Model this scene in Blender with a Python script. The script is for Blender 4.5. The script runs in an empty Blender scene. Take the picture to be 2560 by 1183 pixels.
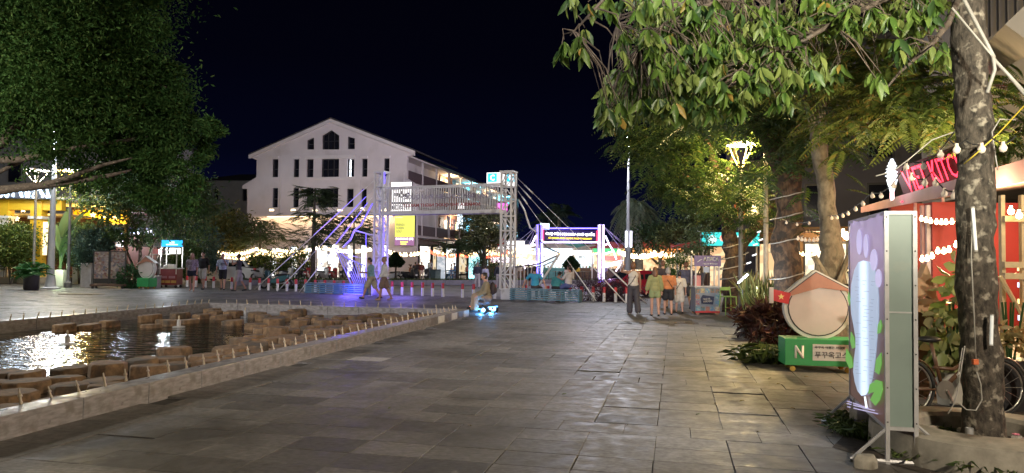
import bpy, bmesh, math, random
import numpy as np
from mathutils import Vector, Matrix, Euler
from mathutils.geometry import tessellate_polygon
sc = bpy.context.scene
COL = sc.collection
R = random.Random(11)
NR = np.random.default_rng(5)
rad = math.radians
# ------------------------------------------------------------------ camera
F = 1800.0; PW, PH = 2560.0, 1183.0; HC = 1.62
cam_d = bpy.data.cameras.new('camera'); cam = bpy.data.objects.new('camera', cam_d); COL.objects.link(cam)
cam_d.sensor_width = 36; cam_d.lens = 36*F/PW; cam_d.clip_end = 1500; cam_d.clip_start = .05
cam.location = (0, 0, HC); cam.rotation_euler = (rad(90+1.86), rad(-0.6), 0)
sc.camera = cam
MC = Matrix.Translation(cam.location) @ Euler(cam.rotation_euler).to_matrix().to_4x4()
# ------------------------------------------------------------------ night sky, exposure
wd = bpy.data.worlds.new('World'); sc.world = wd; wd.use_nodes = True
wn = wd.node_tree.nodes; wl = wd.node_tree.links; wn.clear()
o_ = wn.new('ShaderNodeOutputWorld'); bg = wn.new('ShaderNodeBackground'); tc = wn.new('ShaderNodeTexCoord')
sp = wn.new('ShaderNodeSeparateXYZ'); rp = wn.new('ShaderNodeValToRGB')
wl.new(tc.outputs['Generated'], sp.inputs[0]); wl.new(sp.outputs['Z'], rp.inputs[0]); wl.new(rp.outputs[0], bg.inputs[0]); wl.new(bg.outputs[0], o_.inputs[0])
cr = rp.color_ramp
cr.elements[0].position = 0.0; cr.elements[0].color = (.0011, .0015, .0092, 1)
cr.elements[1].position = 0.42; cr.elements[1].color = (.00022, .00022, .0009, 1)
for p_, c_ in ((.06, (.0007, .0010, .0062)), (.14, (.00035, .0005, .0027)), (.26, (.00028, .0003, .0014))):
    e = cr.elements.new(p_); e.color = (*c_, 1)
bg.inputs[1].default_value = 1.0
sun_d = bpy.data.lights.new('fill_sun', 'SUN'); sun = bpy.data.objects.new('fill_sun', sun_d); COL.objects.link(sun)  # faint wide sun added as general fill
sun_d.energy = .012; sun_d.angle = rad(12); sun_d.color = (.75, .8, 1); sun.rotation_euler = (rad(28), rad(-18), 0)
vs = sc.view_settings; vs.view_transform = 'Standard'; vs.look = 'None'; vs.exposure = 1.45; vs.gamma = 1.0; vs.use_curve_mapping = False
cy = sc.cycles
cy.use_denoising = True; cy.max_bounces = 6; cy.diffuse_bounces = 3; cy.glossy_bounces = 3; cy.transmission_bounces = 5; cy.transparent_max_bounces = 8
cy.sample_clamp_indirect = 4.0; cy.sample_clamp_direct = 0; cy.caustics_reflective = False; cy.caustics_refractive = False
cy.use_light_tree = True; cy.blur_glossy = 1.0
# ------------------------------------------------------------------ pixel and plaza frames
def ray(px, py): return (MC.to_3x3() @ Vector(((px-PW/2)/F, (PH/2-py)/F, -1)))
def G(px, py, z=0.):
    d = ray(px, py); t = (z-HC)/d.z; return Vector((d.x*t, d.y*t, z))
def D(px, py, Y):
    d = ray(px, py); t = Y/d.y; return Vector((d.x*t, Y, HC+d.z*t))
TH = rad(12.8); ST, CT = math.sin(TH), math.cos(TH)
UD = Vector((ST, CT, 0)); VD = Vector((CT, -ST, 0))
def W(u, v, z=0.): return Vector((u*ST+v*CT, u*CT-v*ST, z))
def UV(p): return (p.x*ST+p.y*CT, p.x*CT-p.y*ST)
def PL(px, py, p0, n):
    d = ray(px, py); o = Vector((0, 0, HC)); t = (Vector(p0)-o).dot(n)/d.dot(n); return o+d*t
def foot(px, py): p = G(px, py); return p
# ------------------------------------------------------------------ mesh builder
class B:
    def __init__(s): s.v = []; s.f = []; s.mi = []; s.M = None; s.tone = []; s.t = 0.5
    def add(s, vs, fs, m=0):
        k = len(s.v)
        if s.M is not None: vs = [s.M @ Vector(v) for v in vs]
        s.v.extend([tuple(v) for v in vs]); s.f.extend([tuple(i+k for i in f) for f in fs]); s.mi.extend([m]*len(fs)); s.tone.extend([s.t]*len(fs))
        return s
    def box(s, c, d, rot=None, m=0, taper=1.):
        x, y, z = d[0]/2, d[1]/2, d[2]/2
        vs = [Vector((a*x*(taper if k > 0 else 1), b*y*(taper if k > 0 else 1), k*z)) for k in (-1, 1) for a, b in ((-1, -1), (1, -1), (1, 1), (-1, 1))]
        if rot is not None:
            r = Matrix.Rotation(rot, 3, 'Z') if isinstance(rot, (int, float)) else rot
            vs = [r @ v for v in vs]
        c = Vector(c); vs = [v+c for v in vs]
        return s.add(vs, [(3, 2, 1, 0), (4, 5, 6, 7), (0, 1, 5, 4), (1, 2, 6, 5), (2, 3, 7, 6), (3, 0, 4, 7)], m)
    def tube(s, pts, r, n=8, m=0, flat=1.):
        pts = [Vector(p) for p in pts]; k = len(pts); rs = list(r) if isinstance(r, (list, tuple)) else [r]*k
        vs = []; up = Vector((0, 0, 1)); prev = None
        for i, p in enumerate(pts):
            t = (pts[min(i+1, k-1)]-pts[max(i-1, 0)])
            if t.length < 1e-9: t = Vector((0, 0, 1))
            t.normalize()
            if prev is None:
                a = t.cross(up if abs(t.z) < .95 else Vector((0, 1, 0))).normalized()
            else:
                a = prev-t*prev.dot(t)
                a = a.normalized() if a.length > 1e-6 else t.orthogonal().normalized()
            prev = a; b = t.cross(a)
            for j in range(n):
                q = 2*math.pi*j/n; vs.append(p+(a*math.cos(q)+b*math.sin(q)*flat)*rs[i])
        fs = [(i*n+j, i*n+(j+1) % n, (i+1)*n+(j+1) % n, (i+1)*n+j) for i in range(k-1) for j in range(n)]
        fs += [tuple(range(n-1, -1, -1)), tuple((k-1)*n+j for j in range(n))]
        return s.add(vs, fs, m)
    def lathe(s, prof, n=16, c=(0, 0, 0), m=0, axis='Z', cap=True):
        c = Vector(c); vs = []
        for r, z in prof:
            for j in range(n):
                q = 2*math.pi*j/n; a, b = r*math.cos(q), r*math.sin(q)
                vs.append(c+(Vector((a, b, z)) if axis == 'Z' else Vector((a, z, b)) if axis == 'Y' else Vector((z, a, b))))
        k = len(prof)
        fs = [(i*n+j, i*n+(j+1) % n, (i+1)*n+(j+1) % n, (i+1)*n+j) for i in range(k-1) for j in range(n)]
        if cap: fs += [tuple(range(n-1, -1, -1)), tuple((k-1)*n+j for j in range(n))]
        return s.add(vs, fs, m)
    def ball(s, c, r, n=10, m=0, rot=None):
        rx, ry, rz = (r, r, r) if isinstance(r, (int, float)) else r
        c = Vector(c); h = max(4, n//2+1); vs = []
        for i in range(1, h):
            a = math.pi*i/h
            for j in range(n):
                q = 2*math.pi*j/n; p = Vector((rx*math.sin(a)*math.cos(q), ry*math.sin(a)*math.sin(q), rz*math.cos(a)))
                vs.append(c+(rot @ p if rot else p))
        t = Vector((0, 0, rz)); vs += [c+(rot @ t if rot else t), c-(rot @ t if rot else t)]; T = len(vs)-2
        fs = [(i*n+j, (i+1)*n+j, (i+1)*n+(j+1) % n, i*n+(j+1) % n) for i in range(h-2) for j in range(n)]
        fs += [(T, j, (j+1) % n) for j in range(n)]+[(T+1, (h-2)*n+(j+1) % n, (h-2)*n+j) for j in range(n)]
        return s.add(vs, fs, m)
    def prism(s, poly, y0, y1, m=0, holes=(), side=True):
        """polygon in the local XZ plane, extruded along Y from y0 to y1"""
        loops = [list(poly)]+[list(h) for h in holes]
        tris = tessellate_polygon([[Vector((p[0], p[1], 0)) for p in l] for l in loops])
        flat = [p for l in loops for p in l]; n = len(flat)
        vs = [(p[0], y0, p[1]) for p in flat]+[(p[0], y1, p[1]) for p in flat]
        fs = [tuple(t) for t in tris]+[tuple(i+n for i in reversed(t)) for t in tris]
        k = 0
        for l in loops:
            q = len(l)
            fs += [(k+i, k+(i+1) % q, n+k+(i+1) % q, n+k+i) for i in range(q)]; k += q
        return s.add(vs, fs, m)
    def build(s, name, mats, parent=None, smooth=False, bevel=0, seg=2, tone=False, loc=None, fix=True):
        me = bpy.data.meshes.new(name); me.from_pydata(s.v, [], s.f)
        for m in (mats if isinstance(mats, (list, tuple)) else [mats]): me.materials.append(m)
        me.polygons.foreach_set('material_index', s.mi)
        if tone:
            a = me.attributes.new('tone', 'FLOAT', 'FACE'); a.data.foreach_set('value', s.tone)
        if fix:
            bm = bmesh.new(); bm.from_mesh(me); bmesh.ops.recalc_face_normals(bm, faces=bm.faces); bm.to_mesh(me); bm.free()
        if smooth:
            me.polygons.foreach_set('use_smooth', [True]*len(me.polygons))
            if smooth != 'all':
                try: me.set_sharp_from_angle(angle=rad(40))
                except Exception: pass
        o = bpy.data.objects.new(name, me); COL.objects.link(o)
        if parent: o.parent = parent
        if loc is not None: o.location = loc
        if bevel:
            b = o.modifiers.new('bevel', 'BEVEL'); b.width = bevel; b.segments = seg; b.limit_method = 'ANGLE'
        return o
def tag(o, label=None, cat=None, group=None, kind=None):
    if label: o['label'] = label
    if cat: o['category'] = cat
    if group: o['group'] = group
    if kind: o['kind'] = kind
    return o
def thing(name, label, cat, loc=(0, 0, 0), rz=0, group=None):
    o = bpy.data.objects.new(name, None); COL.objects.link(o); o.location = loc; o.rotation_euler = (0, 0, rz); o.empty_display_size = .2
    return tag(o, label, cat, group)
def dup(root, loc, rz=None, label=None, scale=None):
    r = root.copy(); COL.objects.link(r); r.location = loc
    if rz is not None: r.rotation_euler = (0, 0, rz)
    if scale is not None: r.scale = (scale,)*3 if isinstance(scale, (int, float)) else scale
    if label: r['label'] = label
    for ch in list(root.children):
        c = ch.copy(); COL.objects.link(c); c.parent = r
        for g in ch.children:
            d = g.copy(); COL.objects.link(d); d.parent = c
    return r
def copy_part(o, parent, loc=None, rot=None, scale=None):
    c = o.copy(); COL.objects.link(c); c.parent = parent
    if loc is not None: c.location = loc
    if rot is not None: c.rotation_euler = rot
    if scale is not None: c.scale = (scale,)*3 if isinstance(scale, (int, float)) else scale
    return c
# ------------------------------------------------------------------ materials
MATS = {}
def pm(name, col, rough=.6, var=.2, scale=6., bump=.0, metal=0., spec=.5, tone=0., rvar=0., trans=0., coat=0., dirt=None, stretch=None, world=False, dirt2=None):
    if name in MATS: return MATS[name]
    m = bpy.data.materials.new(name); m.use_nodes = True; n = m.node_tree.nodes; l = m.node_tree.links
    b = n['Principled BSDF']; b.inputs['Roughness'].default_value = rough; b.inputs['Metallic'].default_value = metal
    b.inputs['Specular IOR Level'].default_value = spec; b.inputs['Transmission Weight'].default_value = trans; b.inputs['Coat Weight'].default_value = coat
    tcn = n.new('ShaderNodeTexCoord'); src = tcn.outputs['Object']
    if world: src = n.new('ShaderNodeNewGeometry').outputs['Position']
    raw = src
    if stretch:
        mp = n.new('ShaderNodeMapping'); mp.inputs['Scale'].default_value = stretch; l.new(src, mp.inputs[0]); src = mp.outputs[0]
    nz = n.new('ShaderNodeTexNoise'); nz.inputs['Scale'].default_value = scale; nz.inputs['Detail'].default_value = 5; nz.inputs['Roughness'].default_value = .6
    l.new(src, nz.inputs['Vector'])
    r = n.new('ShaderNodeMapRange'); r.inputs['From Min'].default_value = .3; r.inputs['From Max'].default_value = .7
    r.inputs['To Min'].default_value = 1-var; r.inputs['To Max'].default_value = 1+var; l.new(nz.outputs['Fac'], r.inputs['Value'])
    val = r.outputs[0]
    if tone:
        at = n.new('ShaderNodeAttribute'); at.attribute_name = 'tone'; r2 = n.new('ShaderNodeMapRange'); r2.clamp = False
        r2.inputs['To Min'].default_value = 1-tone; r2.inputs['To Max'].default_value = 1+tone; l.new(at.outputs['Fac'], r2.inputs['Value'])
        mu = n.new('ShaderNodeMath'); mu.operation = 'MULTIPLY'; l.new(val, mu.inputs[0]); l.new(r2.outputs[0], mu.inputs[1]); val = mu.outputs[0]
    vm = n.new('ShaderNodeVectorMath'); vm.operation = 'SCALE'; vm.inputs[0].default_value = col[:3]; l.new(val, vm.inputs['Scale'])
    out = vm.outputs[0]
    for dirt in [q for q in (dirt, dirt2) if q]:
        n2 = n.new('ShaderNodeTexNoise'); n2.inputs['Scale'].default_value = dirt[1]; n2.inputs['Detail'].default_value = 6; l.new(raw, n2.inputs['Vector'])
        r3 = n.new('ShaderNodeMapRange'); r3.inputs['From Min'].default_value = dirt[2]; r3.inputs['From Max'].default_value = dirt[2]+.12; l.new(n2.outputs['Fac'], r3.inputs['Value'])
        mx = n.new('ShaderNodeMix'); mx.data_type = 'RGBA'; l.new(r3.outputs[0], mx.inputs['Factor']); l.new(out, mx.inputs['A']); mx.inputs['B'].default_value = (*dirt[0], 1); out = mx.outputs['Result']
    l.new(out, b.inputs['Base Color'])
    if rvar:
        r4 = n.new('ShaderNodeMapRange'); r4.inputs['From Min'].default_value = .3; r4.inputs['From Max'].default_value = .7
        r4.inputs['To Min'].default_value = max(.03, rough-rvar); r4.inputs['To Max'].default_value = min(1, rough+rvar)
        n3 = n.new('ShaderNodeTexNoise'); n3.inputs['Scale'].default_value = scale*.35; n3.inputs['Detail'].default_value = 4; l.new(raw, n3.inputs['Vector'])
        l.new(n3.outputs['Fac'], r4.inputs['Value']); l.new(r4.outputs[0], b.inputs['Roughness'])
    if bump:
        bp = n.new('ShaderNodeBump'); bp.inputs['Strength'].default_value = .6; bp.inputs['Distance'].default_value = bump
        l.new(nz.outputs['Fac'], bp.inputs['Height']); l.new(bp.outputs[0], b.inputs['Normal'])
    MATS[name] = m; return m
def em(name, col, s, sample=True):
    if name in MATS: return MATS[name]
    m = bpy.data.materials.new(name); m.use_nodes = True; b = m.node_tree.nodes['Principled BSDF']
    b.inputs['Base Color'].default_value = (min(1, col[0])*.8, min(1, col[1])*.8, min(1, col[2])*.8, 1); b.inputs['Roughness'].default_value = .4
    b.inputs['Emission Color'].default_value = (*col, 1); b.inputs['Emission Strength'].default_value = s
    if not sample: m.cycles.emission_sampling = 'NONE'
    MATS[name] = m; return m
def leafm(name, c1, c2, c3=None, rough=.5, tl=.3, spec=.4):
    if name in MATS: return MATS[name]
    m = bpy.data.materials.new(name); m.use_nodes = True; n = m.node_tree.nodes; l = m.node_tree.links; b = n['Principled BSDF']
    g = n.new('ShaderNodeNewGeometry'); oi = n.new('ShaderNodeObjectInfo'); ad = n.new('ShaderNodeMath'); ad.operation = 'ADD'; fr = n.new('ShaderNodeMath'); fr.operation = 'FRACT'
    l.new(g.outputs['Random Per Island'], ad.inputs[0]); l.new(oi.outputs['Random'], ad.inputs[1]); l.new(ad.outputs[0], fr.inputs[0])
    cr = n.new('ShaderNodeValToRGB'); l.new(fr.outputs[0], cr.inputs[0])
    cr.color_ramp.elements[0].color = (*c1, 1); cr.color_ramp.elements[1].color = (*c2, 1); cr.color_ramp.elements[1].position = .85
    if c3: e = cr.color_ramp.elements.new(.97); e.color = (*c3, 1)
    l.new(cr.outputs[0], b.inputs['Base Color']); b.inputs['Roughness'].default_value = rough; b.inputs['Specular IOR Level'].default_value = spec
    t = n.new('ShaderNodeBsdfTranslucent'); l.new(cr.outputs[0], t.inputs[0]); mx = n.new('ShaderNodeMixShader'); mx.inputs[0].default_value = tl
    l.new(b.outputs[0], mx.inputs[1]); l.new(t.outputs[0], mx.inputs[2]); l.new(mx.outputs[0], n['Material Output'].inputs[0])
    MATS[name] = m; return m
def light(name, kind, loc, power, col, parent=None, size=.15, aim=None, angle=None, blend=.5):
    d = bpy.data.lights.new(name, kind); d.energy = power; d.color = col
    if kind == 'AREA': d.size = size
    else: d.shadow_soft_size = size
    o = bpy.data.objects.new(name, d); COL.objects.link(o)
    if parent: o.parent = parent
    o.location = loc
    if kind == 'SPOT': d.spot_size = angle or rad(90); d.spot_blend = blend
    if aim is not None: o.rotation_euler = (Vector(aim)).to_track_quat('-Z', 'Y').to_euler()
    return o
# ------------------------------------------------------------------ writing
TS = bpy.data.scenes.new('lettering_workshop')
def text_mesh(body, w, h=None, depth=.01, bold=0.):
    cu = bpy.data.curves.new('lettering', 'FONT'); cu.body = body; cu.size = 1; cu.resolution_u = 2; cu.align_x = 'LEFT'; cu.offset = bold
    o = bpy.data.objects.new("lettering", cu); TS.collection.objects.link(o); TS.view_layers[0].update()
    dg = TS.view_layers[0].depsgraph; me = bpy.data.meshes.new_from_object(o.evaluated_get(dg)); bpy.data.objects.remove(o); bpy.data.curves.remove(cu)
    n = len(me.vertices); co = np.empty(n*3); me.vertices.foreach_get('co', co); co = co.reshape(-1, 3)
    lo, hi = co.min(0), co.max(0); sx = w/(hi[0]-lo[0]); sy = (h/(hi[1]-lo[1])) if h else sx
    bm = bmesh.new(); bm.from_mesh(me); bmesh.ops.dissolve_limit(bm, angle_limit=.01, verts=bm.verts, edges=bm.edges)
    c = (lo+hi)/2
    for v in bm.verts: v.co = Vector(((v.co.x-c[0])*sx, 0, (v.co.y-c[1])*sy))
    r = bmesh.ops.extrude_face_region(bm, geom=list(bm.faces)); vv = [g for g in r['geom'] if isinstance(g, bmesh.types.BMVert)]
    for v in vv: v.co.y -= depth
    bmesh.ops.recalc_face_normals(bm, faces=bm.faces); bm.to_mesh(me); bm.free(); me.materials.clear()
    return me
def text(body, w, h, mat, parent, loc, rz=0, depth=.01, rot=None, name='lettering', bold=0.):
    me = text_mesh(body, w, h, depth, bold); me.materials.append(mat); o = bpy.data.objects.new(name, me); COL.objects.link(o); o.parent = parent; o.location = loc
    o.rotation_euler = rot if rot else (0, 0, rz); return o
# ------------------------------------------------------------------ leaves
def rand_dirs(n, rng=NR):
    d = rng.normal(size=(n, 3)); return d/np.linalg.norm(d, axis=1, keepdims=True)
def leaf_cloud(name, mat, parent, pos, ax, ln, wd, droop=0., kind=None, nrm=None, tpl='q'):
    """one mesh of many separate leaves: pos (n,3) leaf base, ax (n,3) axis, ln/wd sizes"""
    n = len(pos); ax = ax+np.array([0, 0, -droop]); ax /= np.linalg.norm(ax, axis=1, keepdims=True)
    rr = rand_dirs(n) if nrm is None else nrm
    side = np.cross(ax, rr); side /= np.maximum(np.linalg.norm(side, axis=1, keepdims=True), 1e-6); up = np.cross(side, ax)
    L = np.broadcast_to(np.asarray(ln, float), (n,))[:, None]; Wd = np.broadcast_to(np.asarray(wd, float), (n,))[:, None]
    if tpl == 'q': T = [(0, 0, 0), (.45, .5, .12), (1, 0, -.08), (.45, -.5, .12)]; Fs = [(0, 1, 2), (0, 2, 3)]
    else:
        T = [(0, 0, 0), (.22, .36, .05), (.52, .5, .04), (.8, .27, -.06), (1, 0, -.16), (.8, -.27, -.06), (.52, -.5, .04), (.22, -.36, .05), (.5, 0, -.02)]
        Fs = [(0, 1, 8), (1, 2, 8), (2, 3, 8), (3, 4, 8), (4, 5, 8), (5, 6, 8), (6, 7, 8), (7, 0, 8)]
    k = len(T)
    V = np.stack([pos+ax*L*t[0]+side*Wd*t[1]+up*L*t[2] for t in T], 1).reshape(-1, 3)
    base = (np.arange(n)*k)[:, None, None]; FA = (base+np.array(Fs)[None]).reshape(-1, 3)
    me = bpy.data.meshes.new(name); me.vertices.add(len(V)); me.vertices.foreach_set('co', V.astype(np.float32).ravel())
    nf = len(FA); me.loops.add(nf*3); me.loops.foreach_set('vertex_index', FA.astype(np.int32).ravel()); me.polygons.add(nf)
    me.polygons.foreach_set('loop_start', np.arange(0, nf*3, 3, dtype=np.int32)); me.update(calc_edges=True); me.materials.append(mat)
    if tpl != 'q': me.polygons.foreach_set('use_smooth', [True]*nf)
    o = bpy.data.objects.new(name, me); COL.objects.link(o); o.parent = parent
    if kind: o['kind'] = kind
    return o
def clumps(blobs, dens, spread=.28, shell=.55):
    """leaf points: blobs = (centre, (rx,ry,rz)); clumps near each blob's outer part"""
    P = []; Dr = []
    for c, r, k, n in blobs:
        c = np.array(c); r = np.array(r if not isinstance(r, (int, float)) else (r, r, r), float)
        cd = rand_dirs(k)*(shell+(1-shell)*NR.random((k, 1))**.6); cc = c+cd*r
        m = int(n*dens/k)+1
        for q in cc:
            s = spread*(.6+.8*NR.random())*r.mean(); pts = q+NR.normal(size=(m, 3))*s*np.array([1, 1, .7]); P.append(pts)
            d = (pts-c)/r; d /= np.maximum(np.linalg.norm(d, axis=1, keepdims=True), 1e-6); Dr.append(d*.6+rand_dirs(m))
    return np.concatenate(P), np.concatenate(Dr)
def fronds(name, mat, parent, bases, dirs, lens, npair=14, lw=.16, droop=.5, kind=None, wid=.22, up=.0):
    """feather leaves: arching rachis with comb-like leaflets; bases,dirs (n,3)"""
    n = len(bases); ts = np.linspace(.12, 1, npair); P = []; A = []; L = []; Wd = []; Nn = []
    side0 = np.cross(dirs, np.array([0, 0, 1.])); side0 /= np.maximum(np.linalg.norm(side0, axis=1, keepdims=True), 1e-5)
    for t in ts:
        p = bases+dirs*(lens*t)[:, None]+np.array([0, 0, -1.])*(droop*lens*t*t)[:, None]
        tan = dirs+np.array([0, 0, -1.])*2*droop*t; tan /= np.linalg.norm(tan, axis=1, keepdims=True)
        w = math.sin(math.pi*(.12+.83*t))**.6
        for sg in (-1, 1):
            a = side0*sg+tan*.45+np.array([0, 0, up-.25]); P.append(p); A.append(a/np.linalg.norm(a, axis=1, keepdims=True)); L.append(lens*wid*w); Wd.append(lens*wid*w*lw)
            Nn.append(np.cross(side0, tan))
    return leaf_cloud(name, mat, parent, np.concatenate(P), np.concatenate(A), np.concatenate(L), np.concatenate(Wd), kind=kind, nrm=np.concatenate(Nn)+rand_dirs(n*npair*2)*.25)
# ================================================================== GROUND, POOL
def sheet(name, poly, z, mat, holes=(), kind='structure', parent=None):
    loops = [[Vector((p[0], p[1], 0)) for p in l] for l in [poly]+list(holes)]
    tr = tessellate_polygon(loops); fl_ = [p for l in loops for p in l]
    b = B(); b.add([(p.x, p.y, z) for p in fl_], [tuple(t) for t in tr]); o = b.build(name, mat, parent)
    me = o.data
    bm = bmesh.new(); bm.from_mesh(me)
    for f in bm.faces:
        if f.normal.z < 0: f.normal_flip()
    bm.to_mesh(me); bm.free()
    if kind: o['kind'] = kind
    return o
def WP(*uv): return [W(u, v).to_2d() for u, v in uv]
M_bed = pm('joint dirt', (.05, .047, .043), .9, .3, 9)
M_slab = pm('paving stone', (.136, .128, .121), .55, .4, 16, bump=.0009, tone=.45, rvar=.14, spec=.42, dirt=((.072, .066, .059), .55, .52), stretch=(1, 1.6, 1), world=True, dirt2=((.21, .205, .195), 5.5, .66))
M_road = pm('road concrete', (.26, .24, .22), .7, .2, 1.5, bump=.004, dirt=((.17, .16, .15), .5, .55))
M_court = pm('forecourt paving', (.30, .28, .26), .5, .15, 2, bump=.003)
M_ground = pm('earth', (.09, .08, .07), .9, .2, .6)
sheet('ground', [(-600, -60), (600, -60), (600, 900), (-600, 900)], -.12, M_ground)
PU0, PU1, PV0, PV1 = .6, 19.75, -14.2, -5.72      # pool kerb, outer
BL0, BL1 = G(447, 716).to_2d(), G(1566, 757).to_2d(); BD = (BL1-BL0).normalized(); BN = Vector((-BD.y, BD.x))
def past_line(p): return (Vector((p[0], p[1]))-BL0).dot(BN)       # >0 is the road side
pool_hole = WP((PU0+.1, PV0+.1), (PU1-.1, PV0+.1), (PU1-.1, PV1-.1), (PU0+.1, PV1-.1))
sheet('plaza_bed', WP((-9, -48), (44, -48), (44, 13), (-9, 13)), -.025, M_bed, [pool_hole])
e0, e1 = BL0-BD*26+BN*.25, BL1+BD*26+BN*.25
sheet('road', [e0, e1, e1+BN*19, e0+BN*19], -.010, M_road)
sheet('forecourt', WP((47.6, -70), (47.6, 30), (140, 30), (140, -70)), -.004, M_court)
pav = thing('plaza_pavement', None, None, (0, 0, 0)); pav['kind'] = 'structure'
TU, TV = .42, .62
tiles = []
sp_tiles = [(G(965, 898), 1.9), (G(1636, 893), 1.45), (G(1270, 927), .95), (G(1000, 850), .2), (G(2130, 880), .8)]
for iu in range(-2, 86):
    u = 1.2+iu*TU
    off = 0.0 if iu % 7 else .31
    row_t = NR.normal(0, .14)
    for iv in range(-62, 15):
        v = iv*TV+.14+off
        if PU0-.05 < u < PU1+.05 and PV0-.05 < v < PV1+.05: continue
        p = W(u, v)
        if p.y < 2.4 or past_line(p) > .1: continue
        if v > 5.2: continue
        pxx = p.x/p.y
        if abs(pxx) > .86: continue
        t = min(1, max(0, NR.normal(.5, .2)+row_t))
        for q, tt in sp_tiles:
            if abs(UV(q)[0]-u) < TU/2 and abs(UV(q)[1]-v) < TV/2: t = tt
        tiles.append((p, t, p.x*p.x+p.y*p.y))
tiles.sort(key=lambda a: a[2])
def slab_bm(t, dz=0.):
    b = B(); b.t = t; e = .002; x, y = TV/2-e, TU/2-e; c = .003
    z = 0.
    b.add([(-x, -y, z-.0016), (x, -y, z-.0016), (x, y, z-.0016), (-x, y, z-.0016), (-x+c, -y+c, z), (x-c, -y+c, z), (x-c, y-c, z), (-x+c, y-c, z), (-x, -y, -.04), (x, -y, -.04), (x, y, -.04), (-x, y, -.04)],
          [(4, 5, 6, 7), (0, 1, 5, 4), (1, 2, 6, 5), (2, 3, 7, 6), (3, 0, 4, 7), (8, 9, 1, 0), (9, 10, 2, 1), (10, 11, 3, 2), (11, 8, 0, 3)])
    return b
variants = {}
rest = B()
cnt = 0
for p, t, d in tiles:
    tilt = Euler((NR.normal(0, .002), NR.normal(0, .0016), -TH+NR.normal(0, .002)))
    dz = NR.normal(0, .0010)
    if NR.random() < .05: dz -= .008
    # only slabs inside the frame count as single parts
    inview = abs(p.x) < p.y*.73 and p.y > 3.55
    if cnt < 300 and inview:
        k = round(t*14)
        if k not in variants:
            o = slab_bm(k/14).build('paving_slab', M_slab, pav, tone=True); variants[k] = o
        else:
            o = copy_part(variants[k], pav)
        o.location = (p.x, p.y, dz); o.rotation_euler = tilt; cnt += 1
        if NR.random() < .16: o.scale = (NR.uniform(.975, .995), NR.uniform(.97, .99), 1)
    else:
        s_ = slab_bm(t); rest.t = t; Mx = Matrix.Translation((p.x, p.y, dz)) @ tilt.to_matrix().to_4x4()
        rest.add([Mx @ Vector(v) for v in s_.v], s_.f)
o = rest.build('paving_slab', M_slab, pav, tone=True, fix=False); o['kind'] = 'stuff'
# far end and right side of the plaza: fill strip under the planting on the right
M_soil = pm('planting soil', (.035, .027, .02), .95, .4, 12, bump=.02)
# ---- pool
M_kerb = pm('kerb granite', (.235, .222, .23), .38, .3, 12, bump=.003, rvar=.15, stretch=(1, .6, 3), dirt=((.15, .138, .135), 5, .54))
M_kerbw = pm('pale facing tile', (.62, .60, .58), .4, .1, 6)
M_kerbd = pm('dark facing tile', (.16, .14, .14), .45, .2, 6)
pk = thing('pool_kerb', None, None); pk['kind'] = 'structure'
KH, KW = .21, .30
def kerb_run(u0, v0, u1, v1, L=.93):
    n = max(1, round(math.hypot(u1-u0, v1-v0)/L)); a = math.atan2(v1-v0, u1-u0)
    le = math.hypot(u1-u0, v1-v0)/n
    proto = B().box((0, 0, 0), (KW, le-.006, KH+.3)).build('kerb_stone', M_kerb, pk, bevel=.008)
    for i in range(n):
        t = (i+.5)/n; o = proto if i == 0 else copy_part(proto, pk)
        p = W(u0+(u1-u0)*t, v0+(v1-v0)*t, (KH-.3)/2+NR.normal(0, .0015)); o.location = p; o.rotation_euler = (0, 0, -TH-a)
kerb_run(PU0, PV1-KW/2, PU1, PV1-KW/2)
kerb_run(PU0, PV0+KW/2, PU1, PV0+KW/2)
kerb_run(PU1-KW/2, PV0+KW, PU1-KW/2, PV1-KW)
kerb_run(PU0+KW/2, PV0+KW, PU0+KW/2, PV1-KW)
tp = None
for k, u in enumerate((16.4, 16.95, 17.5, 18.05, 18.6, 19.15)):
    o = B().box((0, 0, 0), (.008, .46, .17)).build('facing_tile', M_kerbw if k % 2 else M_kerbd, pk); o.location = W(u+.3, PV1+.004, .115); o.rotation_euler = (0, 0, -TH)
def water_mat():
    m = bpy.data.materials.new('pool water'); m.use_nodes = True; n = m.node_tree.nodes; l = m.node_tree.links; b = n['Principled BSDF']
    b.inputs['Base Color'].default_value = (.006, .007, .006, 1); b.inputs['Roughness'].default_value = .04; b.inputs['IOR'].default_value = 1.33; b.inputs['Specular IOR Level'].default_value = .8
    t = n.new('ShaderNodeTexCoord'); mp = n.new('ShaderNodeMapping'); mp.inputs['Scale'].default_value = (.7, 1.9, 1); l.new(t.outputs['Object'], mp.inputs[0])
    a = n.new('ShaderNodeTexNoise'); a.inputs['Scale'].default_value = 3.0; a.inputs['Detail'].default_value = 3; l.new(mp.outputs[0], a.inputs['Vector'])
    bp = n.new('ShaderNodeBump'); bp.inputs['Strength'].default_value = .5; bp.inputs['Distance'].default_value = .085; l.new(a.outputs['Fac'], bp.inputs['Height']); l.new(bp.outputs[0], b.inputs['Normal'])
    return m
M_water = water_mat()
WZ = -.05
sheet('pool_water', WP((PU0+.2, PV0+.2), (PU1-.2, PV0+.2), (PU1-.2, PV1-.2), (PU0+.2, PV1-.2)), WZ, M_water)
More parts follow.
